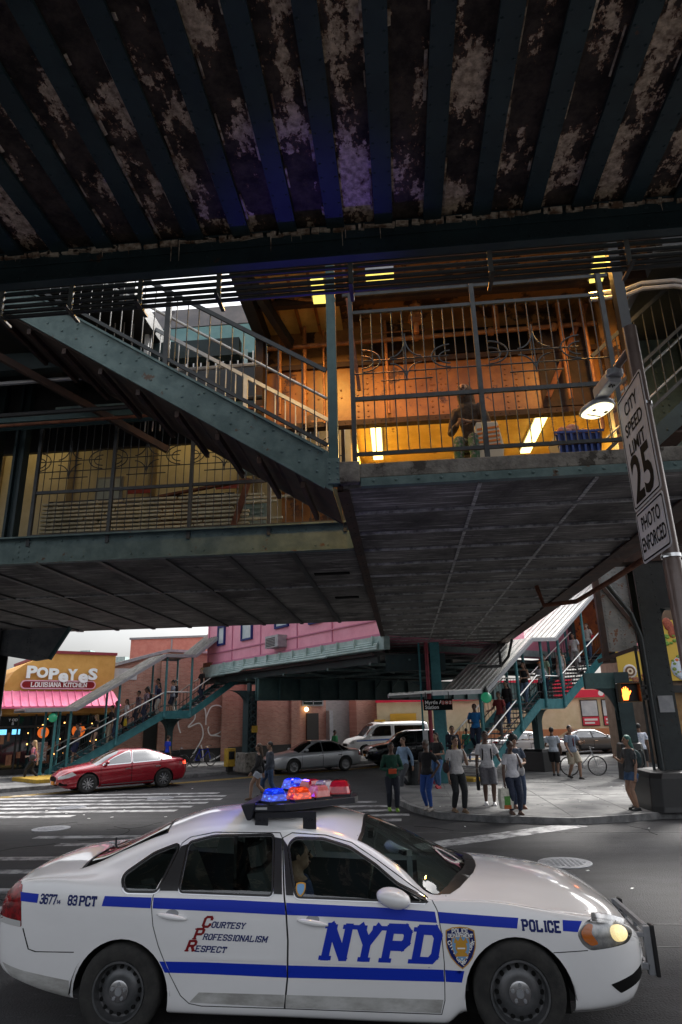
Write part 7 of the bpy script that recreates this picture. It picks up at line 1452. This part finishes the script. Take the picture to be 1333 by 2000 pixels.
# ------------------------------------------------------------------ people
def remesh(mb, vox, smooth=2):
    me = bpy.data.meshes.new('tmp'); me.from_pydata(mb.v, [], mb.f); o = bpy.data.objects.new('tmp', me); COL.objects.link(o)
    bm = bmesh.new(); bm.from_mesh(me); bmesh.ops.recalc_face_normals(bm, faces=bm.faces); bm.to_mesh(me); bm.free()
    m_ = o.modifiers.new('r', 'REMESH'); m_.mode = 'VOXEL'; m_.voxel_size = vox
    if smooth: k = o.modifiers.new('s', 'SMOOTH'); k.iterations = smooth; k.factor = .5
    r = bpy.data.meshes.new_from_object(o.evaluated_get(bpy.context.evaluated_depsgraph_get()))
    out = MB(); out.add([tuple(v.co) for v in r.vertices], [tuple(p.vertices) for p in r.polygons])
    bpy.data.objects.remove(o); bpy.data.meshes.remove(me); bpy.data.meshes.remove(r); return out
ARM = {'down': ((.025, .01, -.185), (.03, -.03, -.345)), 'swingf': ((.025, -.045, -.178), (.02, -.14, -.30)), 'swingb': ((.025, .08, -.165), (.03, .09, -.33)), 'phone': ((.03, -.05, -.175), (-.05, -.19, -.10)),
       'bent': ((.05, .01, -.18), (-.06, -.14, -.185)), 'face': ((.05, -.07, -.15), (-.02, -.16, .03)), 'hip': ((.10, .05, -.15), (.03, -.02, -.285)), 'rail': ((.06, -.03, -.17), (.07, -.18, -.21)), 'wheel': ((.02, -.11, -.14), (.0, -.26, -.10)),
       'carry': ((.035, .01, -.185), (.045, -.01, -.35)), 'strap': ((.05, -.02, -.18), (-.03, -.11, -.03))}
_cm = {}
def cmat(c, rough=.85, pat=None):
    k = (tuple(c), rough, pat)
    if k not in _cm: _cm[k] = pm('cloth', c, pat or tuple(v*.72 for v in c), 9 if not pat else 22, rough, lo=.42 if pat else .4, hi=.5 if pat else .7, bump=.9, bscale=17)
    return _cm[k]
SK = {'d': (.12, .066, .046), 'm': (.34, .20, .135), 'l': (.54, .35, .26), 'b': (.19, .105, .068)}
HAIRC = {'k': (.012, .010, .010), 'b': (.06, .032, .018), 'y': (.36, .23, .10), 'g': (.12, .11, .10), 't': (.03, .13, .11)}
def person(lab, P, face, h=1.72, skin='m', top=('tee', (.3, .3, .3)), bot=('long', (.03, .04, .07)), shoes=(.05, .04, .035), hair=('short', 'k'), arms=('down', 'down'), step=0.0, fz=(0, 0), lean=0.0, hipz=None, seat=False, bag=None, group=None, turn=0.0, female=False, vox=.012):
    r = thing('person', lab, 'person', P, group); hz = (hipz if hipz is not None else (.5*h-(step*h)**2/(3.9*h)))
    def T(x, y, z): q = z-.5*h; return V((x, y-lean*max(0, q), hz+q))          # torso space
    sw = .098*h if female else .112*h; hw = .062*h
    tor = [(.475, .070, .052), (.50, .080, .058), (.54, .086 if female else .080, .060), (.60, .066 if female else .074, .050), (.68, .074 if female else .082, .056), (.745, .086 if female else .096, .060), (.795, .088 if female else .104, .052), (.822, .062, .042), (.84, .036, .034), (.875, .031, .033)]
    def torso(mb, g, z0, z1, extra=0.0):
        rings = []
        for z, rx, ry in tor:
            if z0 <= z <= z1:
                c_ = T(0, .012*h if z > .83 else 0, z*h); rings.append([tuple(c_+V((cos(a)*(rx*h+g+extra*(z < .55)), sin(a)*(ry*h+g+extra*(z < .55)), 0))) for a in [2*pi*k/16 for k in range(16)]])
        mb.loft(rings)
    shl = {}; 
    for sd_ in (1, -1):
        a = ARM[arms[0 if sd_ == 1 else 1]]; s0 = T(sw*sd_, 0, .795*h); e = s0+V((a[0][0]*sd_, a[0][1], a[0][2]))*h; hd = s0+V((a[1][0]*sd_, a[1][1], a[1][2]))*h; shl[sd_] = (s0, e, hd)
    legs = {}
    for sd_ in (1, -1):
        hip = V((hw*sd_, 0, hz)); i = 0 if sd_ == 1 else 1
        if seat: an = V((hw*sd_*1.1, -.25*h if seat == 1 else -.33*h, max(.05*h, hz-.26*h) if seat == 1 else hz-.14*h))
        else: an = V((hw*sd_*.9, -step*h*.5*sd_, .045*h+fz[i]+(.045*h*max(0, step*2) if (sd_*step) < 0 else 0)))
        l1 = l2 = .236*h; d = an-hip; L = min(d.length, (l1+l2)*.995); mid = hip+d*.5; bend = math.sqrt(max(0, l1*l1-(L/2)**2)); fw = V((0, -1, 0)); fw = (fw-d.normalized()*fw.dot(d.normalized())).normalized()
        legs[sd_] = (hip, mid+fw*bend, an)
    b = MB(); torso(b, 0, .47, .9); hc = T(0, 0, .935*h)+V((0, -.012*h, 0))
    b.ball(hc+V((0, .006*h, .008*h)), (.046*h, .056*h, .057*h), 16, 12); b.ball(hc+V((0, -.016*h, -.028*h)), (.034*h, .036*h, .040*h), 12, 8); b.tube([T(0, .012*h, .83*h), hc+V((0, .012*h, -.03*h))], .032*h, 10)
    for sd_ in (1, -1):
        s0, e, hd = shl[sd_]; b.tube([s0-V((sd_*.02*h, 0, 0)), s0*.5+e*.5, e, e*.55+hd*.45, hd], [.030*h, .026*h, .021*h, .021*h, .0145*h], 10); b.ball(s0, .032*h, 10, 6)
        d = (hd-e).normalized(); b.tube([hd-d*.008*h, hd+d*.028*h, hd+d*.052*h], [(.013*h, .017*h), (.013*h, .021*h), (.010*h, .017*h)], 8)
        hp_, kn, an = legs[sd_]; b.tube([hp_, hp_*.6+kn*.4, kn, kn*.65+an*.35, an], [.052*h, .048*h, .034*h, .035*h, .021*h], 12); b.tube([an+V((0, .03*h, -.03*h)), an+V((0, -.02*h, -.025*h)), an+V((0, -.085*h, -.036*h))], [.022*h, .024*h, .014*h], 8)
    b = remesh(b, vox); n0 = len(b.f)
    # face and hands: nose, ears, fingers in skin; eyes, brows and mouth dark
    b.tube([hc+V((0, -.052*h, .012*h)), hc+V((0, -.066*h, -.010*h))], [.005*h, .009*h], 6)
    for sd_ in (1, -1):
        b.ball(hc+V((sd_*.046*h, .004*h, 0)), (.006*h, .012*h, .017*h), 8, 6)
        s0, e, hd = shl[sd_]; d = (hd-e).normalized(); ax = d.cross(V((sd_, 0, 0))); ax = ax.normalized() if ax.length > .05 else V((0, 1, 0)); inw = V((-sd_, 0, 0)); inw = (inw-d*inw.dot(d)).normalized()
        for k, (ln, of) in enumerate(((.040, -.017), (.046, -.006), (.043, .006), (.034, .016))):
            p0 = hd+d*.050*h+ax*of*h; b.tube([p0, p0+d*ln*.5*h+inw*.004*h, p0+d*ln*.85*h+inw*.014*h], [.0055*h, .005*h, .004*h], 6)
        p0 = hd+d*.018*h-ax*.018*h; b.tube([p0, p0+d*.022*h-ax*.012*h, p0+d*.042*h-ax*.012*h+inw*.008*h], [.0065*h, .006*h, .0045*h], 6)
    b.cur = 1
    for sd_ in (1, -1): b.ball(hc+V((sd_*.018*h, -.050*h, .010*h)), (.008*h, .006*h, .005*h), 8, 5); b.box(hc+V((sd_*.019*h, -.055*h, .021*h)), (.020*h, .006*h, .004*h))
    b.cur = 2; b.box(hc+V((0, -.053*h, -.030*h)), (.026*h, .008*h, .006*h))
    sm_ = bpy.data.materials.get('skin_'+skin) or pm('skin_'+skin, SK[skin], tuple(v*.8 for v in SK[skin]), 6, .55)
    lipm = bpy.data.materials.get('lips') or pm('lips', (.16, .05, .045), None, 3, .5)
    b.build('body', [sm_, 'signblack', lipm], r, True, local=True)
    # clothes
    kind, col = top[0], top[1]; pat = top[2] if len(top) > 2 else None
    if kind != 'none':
        m_ = MB(); g = .010*h if kind != 'jacket' else .018*h; zl = .5 if kind != 'crop' else .57
        torso(m_, g, .475 if kind in ('jacket', 'long', 'dress') else .50, .825 if kind != 'tank' else .80, .012*h)
        ln = {'tee': .62, 'crop': .6, 'dress': .5, 'tank': 0, 'long': 2, 'jacket': 2, 'hood': 2}[kind]
        for sd_ in (1, -1):
            s0, e, hd = shl[sd_]
            if ln: m_.ball(s0-V((sd_*.006*h, 0, .004*h)), .034*h+g*.5, 10, 6)
            if ln == 2: m_.tube([s0-V((sd_*.02*h, 0, 0)), s0*.5+e*.5, e, e*.5+hd*.5, e*.06+hd*.94], [.036*h+g*.5, .034*h+g*.4, .030*h+g*.3, .027*h+g*.3, .023*h], 10)
            elif ln: m_.tube([s0-V((sd_*.02*h, 0, 0)), s0*(1-ln*.5)+e*ln*.5, s0*(1-ln)+e*ln], [.036*h+g*.5, .037*h+g*.4, .036*h+g*.4], 10)
        if kind == 'hood': m_.tube([T(0, .03*h, .83*h), hc+V((0, .022*h, .01*h)), hc+V((0, .01*h, .055*h))], [.07*h, .072*h, .04*h], 14)
        remesh(m_, vox).build({'tee': 'tee_shirt', 'crop': 'top', 'tank': 'top', 'long': 'shirt', 'jacket': 'jacket', 'dress': 'dress', 'hood': 'hooded_jacket'}[kind], cmat(col, pat=pat), r, True, local=True)
        if kind == 'jacket' and len(top) > 3:
            m_ = MB(); m_.prism([tuple(T(x, -.083*h, z*h)) for x, z in ((-.018*h, .81), (.018*h, .81), (.035*h, .56), (-.035*h, .56))], (0, -.004, 0), (0, .02, 0)); m_.build('shirt', cmat(top[3]), r, local=True)
    kind, col = bot[0], bot[1]; pat = bot[2] if len(bot) > 2 else None
    m_ = MB()
    if kind in ('long', 'shorts', 'leggings'):
        g = .009*h if kind != 'leggings' else .004*h; torso(m_, g, .475, .56)
        for sd_ in (1, -1):
            hp_, kn, an = legs[sd_]
            if kind == 'shorts': q = bot[3] if len(bot) > 3 else .85; m_.tube([hp_, hp_*(1-q*.5)+kn*q*.5, hp_*(1-q)+kn*q], [.055*h+g, .056*h+g, .056*h+g], 12)
            else: m_.tube([hp_, hp_*.6+kn*.4, kn, kn*.6+an*.4, kn*.06+an*.94], [.053*h+g, .050*h+g, .038*h+g, .035*h+g, (.030 if kind == 'long' else .022)*h+g*.5], 12)
    elif kind == 'skirt':
        rings = []
        for q, rr in ((.56, .082), (.52, .092), (.42, .098), (.30, .104)): c_ = T(0, 0, .5*h); rings.append([(cos(a)*rr*h, c_.y+sin(a)*rr*.8*h, hz+(q-.5)*h) for a in [2*pi*k/18 for k in range(18)]])
        m_.loft(rings)
    remesh(m_, vox).build({'long': 'trousers', 'shorts': 'shorts', 'leggings': 'leggings', 'skirt': 'skirt'}[kind], cmat(col, pat=pat), r, True, local=True)
    for sd_ in (1, -1):
        m_ = MB(); an = legs[sd_][2]; m_.tube([an+V((0, .036*h, -.034*h)), an+V((0, .01*h, -.020*h)), an+V((0, -.045*h, -.032*h)), an+V((0, -.10*h, -.038*h))], [.020*h, .028*h, (.026*h, .030*h), (.014*h, .022*h)], 10)
        m_.bar(an+V((0, .045*h, -.040*h)), an+V((0, -.10*h, -.044*h)), .05*h, .012*h); remesh(m_, vox*.8, 1).build('shoe', cmat(shoes, .6), r, True, local=True)
    hk, hcol = hair; hm = cmat(HAIRC[hcol] if isinstance(hcol, str) else hcol, .6)
    if hk not in ('bald', 'hood'):
        m_ = MB()
        if hk == 'afro': m_.ball(hc+V((0, .022*h, .026*h)), (.075*h, .072*h, .068*h), 16, 10)
        else: m_.ball(hc+V((0, .016*h, .020*h)), (.052*h, .058*h, .056*h), 16, 10)
        if hk in ('long', 'scarf'): m_.tube([hc+V((0, .03*h, .03*h)), hc+V((0, .038*h, -.04*h)), T(0, .055*h, .80*h), T(0, .06*h, .72*h)], [(.05*h, .04*h), (.055*h, .04*h), (.058*h, .03*h), (.035*h, .018*h)], 12)
        if hk == 'bun': m_.ball(hc+V((0, .06*h, .045*h)), .03*h, 10, 6)
        if hk == 'scarf': m_.ball(hc+V((0, .010*h, .018*h)), (.060*h, .062*h, .062*h), 16, 10)
        remesh(m_, vox*.8, 1).build('hair' if hk != 'cap' else 'cap', hm, r, True, local=True)
        if hk == 'cap': m_ = MB(); m_.ball(hc+V((0, -.06*h, .03*h)), (.04*h, .05*h, .007*h), 12, 6); m_.build('cap_peak', hm, r, True, local=True)
    r.rotation_euler = (0, 0, R(face))
    # carried things are things of their own, put where the hand or back is
    mw = M.Translation(V(P)) @ M.Rotation(R(face), 4, 'Z')
    if bag:
        for kind, col, blab in bag:
            if kind == 'backpack':
                q = thing('backpack', blab, 'backpack', tuple(mw @ T(0, .1*h, .68*h))); m_ = MB(); m_.ball((0, 0, 0), (.085*h, .055*h, .125*h), 14, 10); m_.ball((0, .035*h, -.035*h), (.062*h, .03*h, .06*h), 12, 8); m_.build('pack', cmat(col), q, True, local=True)
                m_ = MB(); [m_.tube([(s_*.055*h, -.02*h, .11*h), (s_*.062*h, -.10*h, .13*h), (s_*.06*h, -.168*h, .06*h), (s_*.065*h, -.15*h, -.06*h), (s_*.07*h, -.04*h, -.11*h)], .011*h, 6) for s_ in (1, -1)]; m_.build('strap', cmat(tuple(v*.5 for v in col)), q, True, local=True)
            else:
                sd_ = -1 if kind.endswith('_r') else 1; hd = shl[sd_][2]; sh_ = shl[sd_][0]; k = kind.split('_')[0]
                c0 = {'tote': hd+V((0, 0, -.19*h)), 'shoulder': T((.155*h)*sd_, .015*h, .585*h), 'small': hd+V((0, -.03*h, -.12*h)), 'held': hd+V((0, -.03*h, -.01*h)), 'parcel': hd+V((-sd_*.04*h, -.06*h, -.02*h))}[k]
                q = thing({'tote': 'shopping_bag', 'shoulder': 'handbag', 'small': 'carrier_bag', 'held': 'phone', 'parcel': 'parcel'}[k], blab, {'held': 'phone', 'parcel': 'parcel'}.get(k, 'bag'), tuple(mw @ c0)); m_ = MB()
                if k == 'tote': m_.loft([[(x*w_, y*w_*.6, z) for x, y in ((-1, -1), (1, -1), (1, 1), (-1, 1))] for w_, z in ((.085*h, -.17*h), (.098*h, -.05*h), (.085*h, .10*h))])
                elif k == 'shoulder': m_.ball((0, 0, 0), (.035*h, .09*h, .075*h), 12, 8)
                elif k == 'small': m_.loft([[(x*w_*.4, y*w_, z) for x, y in ((-1, -1), (1, -1), (1, 1), (-1, 1))] for w_, z in ((.05*h, -.12*h), (.055*h, -.02*h), (.03*h, .10*h))])
                elif k == 'held': m_.box((0, 0, 0), (.04*h, .008, .075*h))
                else: m_.box((0, 0, 0), (.12*h, .05*h, .07*h))
                m_.build('bag_body' if k in ('tote', 'shoulder', 'small') else 'case', cmat(col), q, k == 'shoulder', local=True, bevel=.006)
                m_ = MB()
                if k == 'shoulder': m_.tube([(0, -.06*h, .05*h), (-sd_*.05*h, -.03*h, .2*h), (-sd_*.05*h, .03*h, .2*h), (0, .06*h, .05*h)], .007*h, 6); m_.build('strap', cmat(tuple(v*.5 for v in col)), q, local=True)
                elif k in ('tote', 'small'): [m_.tube([(-.03*h, s_*.02*h, .09*h), (-.015*h, s_*.012*h, .175*h), (.015*h, s_*.012*h, .175*h), (.03*h, s_*.02*h, .09*h)], .004*h, 5) for s_ in (1, -1)]; m_.build('handle', cmat((.5, .5, .48)), q, local=True)
                elif k == 'held': m_.box((0, -.006, 0), (.034*h, .004, .065*h)); m_.build('screen', 'darkglass', q, local=True)
                q.rotation_euler = (0, 0, R(face))
                if k == 'tote' and len(col) == 3 and col[0] > .3:
                    m_ = MB(); m_.box((0, -.056*h, -.06*h), (.09*h, .01, .12*h)); m_.build('print', cmat((.08, .25, .05)), q, local=True); m_ = MB(); m_.box((0, -.054*h, -.145*h), (.11*h, .01, .05*h)); m_.build('print', cmat((.45, .12, .03)), q, local=True)
    return r
NAVY, BLK, DENIM, WHT, GRY = (.012, .018, .05), (.014, .014, .016), (.045, .085, .17), (.68, .68, .70), (.20, .20, .21)
Z = .15
# walking on the crosswalk and standing at the kerb
person('woman in black top and white denim shorts walking left on the crosswalk', (-4.75, 21.9, 0), -78, 1.70, 'm', ('long', BLK), ('shorts', (.48, .52, .60), None, .45), (.12, .07, .04), ('long', 'b'), ('swingf', 'swingb'), .30, female=True)
person('person in dark jacket and jeans just behind the woman in white shorts', (-4.55, 22.7, 0), -70, 1.72, 'm', ('jacket', (.05, .06, .08)), ('long', DENIM), BLK, ('short', 'k'), ('swingf', 'swingb'), -.28)
person('man in green top with orange bag at his waist and lime shoes', (-.42, 18.9, 0), 8, 1.72, 'd', ('long', (.012, .07, .045)), ('long', (.018, .022, .035)), (.22, .42, .04), ('short', 'k'), ('bent', 'bent'), .08, bag=[('parcel_r', (.62, .09, .03), 'orange bag held by the man in green top')])
person('man in light blue shirt and grey trousers striding left by the teal column', (-.1, 23.9, 0), -40, 1.76, 'm', ('long', (.22, .32, .46)), ('long', (.06, .065, .075)), (.10, .05, .03), ('short', 'b'), ('swingb', 'swingf'), .34)
person('woman in black tee and bright blue leggings with grey hair at the kerb', (.50, 17.75, Z), -35, 1.66, 'd', ('tee', BLK), ('leggings', (.02, .07, .28), None), (.30, .27, .24), ('bun', 'g'), ('hip', 'down'), .05, female=True)
person('woman in black tee, blue jeans and red boots behind the blue leggings', (1.0, 23.0, Z), -30, 1.72, 'm', ('tee', BLK), ('long', (.05, .12, .26)), (.40, .01, .02), ('long', 'k'), ('bent', 'swingb'), .16, female=True)
person('man in grey white tee shirt with black trousers and brown shoes at the kerb', (1.22, 17.35, Z), 22, 1.75, 'm', ('tee', (.50, .49, .49)), ('long', (.015, .018, .02)), (.22, .14, .08), ('short', 'k'), ('strap', 'down'), .10, bag=[('shoulder_r', (.04, .02, .02), 'dark bag at the side of the man in grey white tee')])
person('man in white tee, grey shorts and white shoes with backpack straps', (2.12, 18.6, Z), 0, 1.82, 'd', ('tee', WHT), ('shorts', (.19, .19, .21), None, .98), (.72, .72, .72), ('short', 'k'), ('rail', 'carry'), .04, bag=[('backpack', BLK, 'black backpack worn by the man in white tee'), ('small_r', BLK, 'black carrier bag held by the man in white tee')])
person('woman in white tee and dark jeans carrying a big printed shopping bag', (2.50, 16.9, Z), 15, 1.62, 'd', ('tee', (.60, .60, .64)), ('long', (.02, .028, .055)), (.10, .05, .03), ('bun', 'k'), ('strap', 'carry'), .06, female=True, bag=[('tote_r', (.62, .60, .52), 'big printed shopping bag held beside the woman in white tee'), ('shoulder', (.50, .50, .50), 'pale grey shoulder bag of the woman in white tee')])
person('person with full dark afro hair close behind the woman in white tee', (2.75, 17.9, Z), 10, 1.72, 'm', ('tee', (.05, .07, .11)), ('long', (.03, .05, .10)), (.25, .12, .08), ('afro', 'k'), ('bent', 'down'), .05, female=True)
person('man in grey blue shirt and khaki shorts with red backpack, bicycle beside him', (5.95, 25.4, Z), 18, 1.82, 'm', ('tee', (.20, .24, .31)), ('shorts', (.40, .35, .27), None, .95), (.03, .025, .025), ('short', 'k'), ('wheel', 'swingf'), .22, bag=[('backpack', (.28, .02, .03), 'red backpack of the man with the bicycle')])
person('person in white shirt and black shorts turned away beside the bicycle man', (5.55, 26.6, Z), 160, 1.74, 'b', ('tee', (.48, .54, .62)), ('shorts', BLK, None, .9), BLK, ('short', 'k'), ('bent', 'swingf'), .2)
person('woman with teal green hair, grey tee and denim shorts facing left', (5.40, 17.35, Z), -75, 1.68, 'm', ('tee', (.06, .065, .07)), ('shorts', (.05, .10, .20), None, .5), BLK, ('long', 't'), ('down', 'phone'), .03, female=True, bag=[('backpack', (.025, .05, .055), 'dark teal backpack on the woman with green hair')])
person('man in blue white striped jersey and black shorts behind the right column', (8.7, 26.4, Z), 170, 1.80, 'b', ('tee', (.30, .38, .55), (.62, .64, .70)), ('shorts', BLK, None, .95), (.6, .6, .6), ('short', 'k'), ('down', 'down'), .1)
person('man in red tee and dark cap sitting against the shop at the right edge', (7.32, 19.5, Z), -30, 1.72, 'd', ('tee', (.55, .015, .03)), ('long', (.05, .08, .14)), BLK, ('cap', (.02, .025, .05)), ('bent', 'bent'), .0)
person('person in mint green shirt beyond the teal column', (3.3, 37.5, 0), 170, 1.72, 'm', ('tee', (.06, .42, .30)), ('long', (.06, .12, .28)), BLK, ('short', 'k'), ('down', 'down'), .15)
person('person in green shirt by the bonnet of the white van', (-4.2, 40.5, 0), 60, 1.72, 'b', ('long', (.03, .28, .10)), ('long', BLK), BLK, ('short', 'k'), ('down', 'down'), .1)
person('man in dark blazer and jeans stepping off the plaza stair', tuple(F2(ROOT_R, -.3, .95, .28)), 10, 1.76, 'm', ('jacket', (.018, .02, .035), None, (.35, .38, .45)), ('long', (.03, .06, .13)), (.15, .08, .05), ('short', 'b'), ('down', 'bent'), .22, bag=[('parcel_r', (.5, .36, .02), 'yellow folder held by the man in the blazer')])
person('woman with long blonde hair, patterned top and dark bag on the left pavement', (-16.2, 28.6, Z), -72, 1.66, 'l', ('tee', (.05, .10, .22), (.45, .10, .12)), ('leggings', BLK), BLK, ('long', 'y'), ('bent', 'swingb'), .30, female=True, bag=[('shoulder', (.05, .05, .055), 'black shoulder bag of the blonde woman on the left pavement')])
person('person in bright blue shirt behind the roof of the red sedan', (-11.9, 33.4, Z), 140, 1.62, 'm', ('tee', (.02, .06, .62)), ('long', BLK), BLK, ('short', 'b'), ('down', 'down'), .05)
# on the plaza stair
def onstair(root, zs_, s, t): return tuple(F2(root, s, t, zs_(s)+.02))
UP, DN = 180+132-0, 132-180
for s, t, a in ((1.25, 1.15, dict(lab='man in bright blue polo climbing the foot of the plaza stair', face=UP+25, h=1.80, skin='d', top=('tee', (.01, .15, .42)), bot=('long', (.012, .02, .05)), arms=('down', 'bent'), step=.12, fz=(.0, .16))),
                (2.75, .7, dict(lab='woman in black leather jacket and blue jeans low on the plaza stair', face=DN, h=1.68, skin='m', top=('jacket', BLK), bot=('long', (.04, .10, .24)), hair=('long', 'k'), arms=('down', 'bent'), step=.18, fz=(-.1, .08), female=True)),
                (4.05, .75, dict(lab='woman in black top and light jeans at the plaza stair landing', face=DN, h=1.68, skin='m', top=('tank', BLK), bot=('long', (.12, .18, .28)), hair=('long', 'b'), arms=('bent', 'down'), step=.15, fz=(-.05, .05), female=True)),
                (5.2, .75, dict(lab='man in plaid shirt with orange cap on the plaza stair landing', face=DN, h=1.74, skin='m', top=('long', (.25, .32, .44), (.5, .5, .52)), bot=('long', BLK), hair=('cap', (.55, .16, .03)), arms=('bent', 'bent'), step=.1)),
                (6.65, .7, dict(lab='woman in white top and grey striped trousers on the upper plaza stair', face=DN, h=1.68, skin='l', top=('tank', WHT), bot=('long', (.38, .34, .34), (.55, .5, .5)), hair=('long', 'b'), arms=('down', 'down'), step=.16, fz=(-.1, .06), female=True)),
                (7.9, .75, dict(lab='person in white top with carrier bag high on the plaza stair', face=DN, h=1.68, skin='m', top=('tee', WHT), bot=('long', (.3, .3, .3)), hair=('long', 'k'), arms=('down', 'down'), step=.15, fz=(-.08, .06), bag=[('small', (.7, .7, .7), 'white carrier bag held high on the plaza stair')])),
                (2.0, .5, dict(lab='man in dark red shirt and grey trousers climbing the lower plaza stair', face=UP, h=1.75, skin='b', top=('tee', (.22, .03, .03)), bot=('long', (.12, .12, .13)), arms=('down', 'rail'), step=.14, fz=(.0, .12))),
                (6.1, 1.2, dict(lab='man in pale green shirt behind others on the upper plaza stair', face=DN, h=1.78, skin='m', top=('tee', (.3, .42, .3)), bot=('long', NAVY), arms=('down', 'bent'), step=.14, fz=(-.06, .06))),
                (8.7, .5, dict(lab='woman with red bag strap at the top of the plaza stair', face=DN, h=1.68, skin='l', top=('tee', (.55, .52, .5)), bot=('long', DENIM), hair=('long', 'b'), arms=('down', 'bent'), step=.15, fz=(-.08, .06), female=True, bag=[('shoulder', (.5, .02, .04), 'red shoulder bag at the top of the plaza stair')]))):
    person(P=onstair(ROOT_R, zsR, s, t), group='people on the plaza stair', **a)
for s, t, a in ((1.05, .75, dict(lab='man in grey tee and navy shorts lowest on the left stair', face=DN, h=1.74, skin='m', top=('tee', (.07, .08, .09)), bot=('shorts', (.015, .02, .07), None, .95), arms=('bent', 'phone'), step=.2, fz=(-.14, .1))),
                (1.95, .95, dict(lab='blonde woman in black dress low on the left stair', face=DN, h=1.66, skin='l', top=('dress', BLK), bot=('skirt', BLK), hair=('long', 'y'), arms=('bent', 'bent'), step=.1, fz=(-.1, .06), female=True)),
                (2.55, .6, dict(lab='man in black tee and khaki trousers on the left stair', face=DN, h=1.76, skin='m', top=('tee', BLK), bot=('long', (.38, .32, .24)), arms=('down', 'down'), step=.18, fz=(-.12, .08))),
                (3.35, .8, dict(lab='woman in white top with yellow bag on the left stair', face=DN, h=1.64, skin='m', top=('tee', WHT), bot=('long', BLK), hair=('long', 'b'), arms=('down', 'bent'), step=.16, fz=(-.12, .08), female=True, bag=[('small', (.55, .40, .02), 'yellow bag held by the woman in white on the left stair')])),
                (4.0, 1.0, dict(lab='man in dark plaid shirt on the left stair, left of the pair', face=DN, h=1.72, skin='m', top=('long', (.06, .03, .05), (.22, .18, .2)), bot=('long', (.03, .04, .06)), arms=('down', 'down'), step=.16, fz=(-.12, .08))),
                (4.25, .55, dict(lab='man in purple checked shirt with backpack on the left stair, right of the pair', face=DN, h=1.74, skin='d', top=('tee', (.18, .08, .12), (.3, .25, .3)), bot=('long', (.03, .04, .08)), arms=('down', 'down'), step=.16, fz=(-.12, .08), bag=[('backpack', BLK, 'black backpack of the man in checked shirt on the left stair')])),
                (3.0, 1.2, dict(lab='man in grey hooded top on the far side of the left stair', face=DN, h=1.76, skin='b', top=('long', (.18, .18, .19)), bot=('long', DENIM), arms=('down', 'down'), step=.16, fz=(-.12, .08))),
                (4.55, 1.25, dict(lab='woman in orange top half hidden behind the plaid pair on the left stair', face=DN, h=1.66, skin='m', top=('tee', (.5, .16, .04)), bot=('long', BLK), hair=('long', 'k'), arms=('down', 'bent'), step=.16, fz=(-.12, .08), female=True)),
                (4.95, .9, dict(lab='tall man in light blue shirt just below the left stair landing', face=DN, h=1.84, skin='m', top=('long', (.12, .26, .45)), bot=('long', NAVY), arms=('down', 'down'), step=.14)),
                (4.85, .45, dict(lab='person in navy tee and pale trousers just below the left stair landing', face=UP, h=1.66, skin='m', top=('tee', (.015, .02, .06)), bot=('long', (.45, .42, .38)), hair=('long', 'k'), arms=('bent', 'bent'), step=.12, female=True)),
                (5.65, .55, dict(lab='person in grey plaid shirt and dark shorts on the left stair landing', face=-70, h=1.72, skin='m', top=('tee', (.35, .37, .42), (.2, .24, .32)), bot=('shorts', (.02, .025, .05), None, .95), arms=('bent', 'bent'), step=.08)),
                (5.95, .95, dict(lab='man in dark suit jacket and pale trousers on the left stair landing', face=DN, h=1.76, skin='l', top=('jacket', (.018, .018, .022), None, (.5, .5, .5)), bot=('long', (.4, .38, .35)), arms=('down', 'down'), step=.1)),
                (7.35, .6, dict(lab='man in black shirt leaning down the upper left stair', face=DN, h=1.78, skin='l', top=('tee', BLK), bot=('long', (.02, .03, .07)), hair=('short', 'y'), arms=('down', 'rail'), step=.16, fz=(-.1, .06), lean=.12))):
    person(P=onstair(ROOT_L, zsL, s, t), group='people on the left stair', **a)
# seated above, and the driver
person('hooded person in brown jacket seated behind the amber walkway railing', (1.22, 8.75, 5.5), -25, 1.72, 'b', ('hood', (.075, .05, .035)), ('long', (.22, .20, .20), (.05, .12, .06)), BLK, ('hood', 'k'), ('bent', 'bent'), hipz=.60, seat=1, lean=.42)
sbag = thing('striped_bag', 'orange and white striped bag in front of the hooded seated person', 'bag', (1.34, 8.4, 5.55)); m_ = MB(); m_.loft([[(1.34+x*w_, 8.42+y*.12, z) for x, y in ((-1, -1), (1, -1), (1, 1), (-1, 1))] for w_, z in ((.16, 5.55), (.21, 5.9), (.15, 6.28))]); m_.build('bag_body', pm('cream_bag', (.62, .55, .42), None, 3, .7), sbag, bevel=.02)
m_ = MB(); [m_.bar((1.2, 8.295, 5.9+.065*q), (1.5, 8.295, 5.93+.065*q), .012, .028) for q in range(5)]; m_.build('stripe', pm('orange_stripe', (.7, .2, .03), None, 3, .7), sbag)
stool = thing('folding_seat', 'dark folding seat under the hooded person on the walkway', 'seat', (1.2, 8.85, 5.5)); m_ = MB(); m_.bx(.98, 1.42, 8.7, 9.05, 5.96, 6.02); m_.build('seat', 'black', stool); m_ = MB(); [m_.bar((x, y, 5.5), (2.4-x, y, 5.97), .03, .03) for x in (1.0, 1.4) for y in (8.75, 9.0)]; m_.build('legs', 'black', stool)
person('police driver in navy shirt seated at the wheel behind the front door glass', (-.97, 6.55, 0), 92, 1.68, 'm', ('tee', (.02, .035, .11)), ('long', NAVY), BLK, ('short', 'k'), ('bent', 'rail'), hipz=.47, seat=2, lean=-.10)
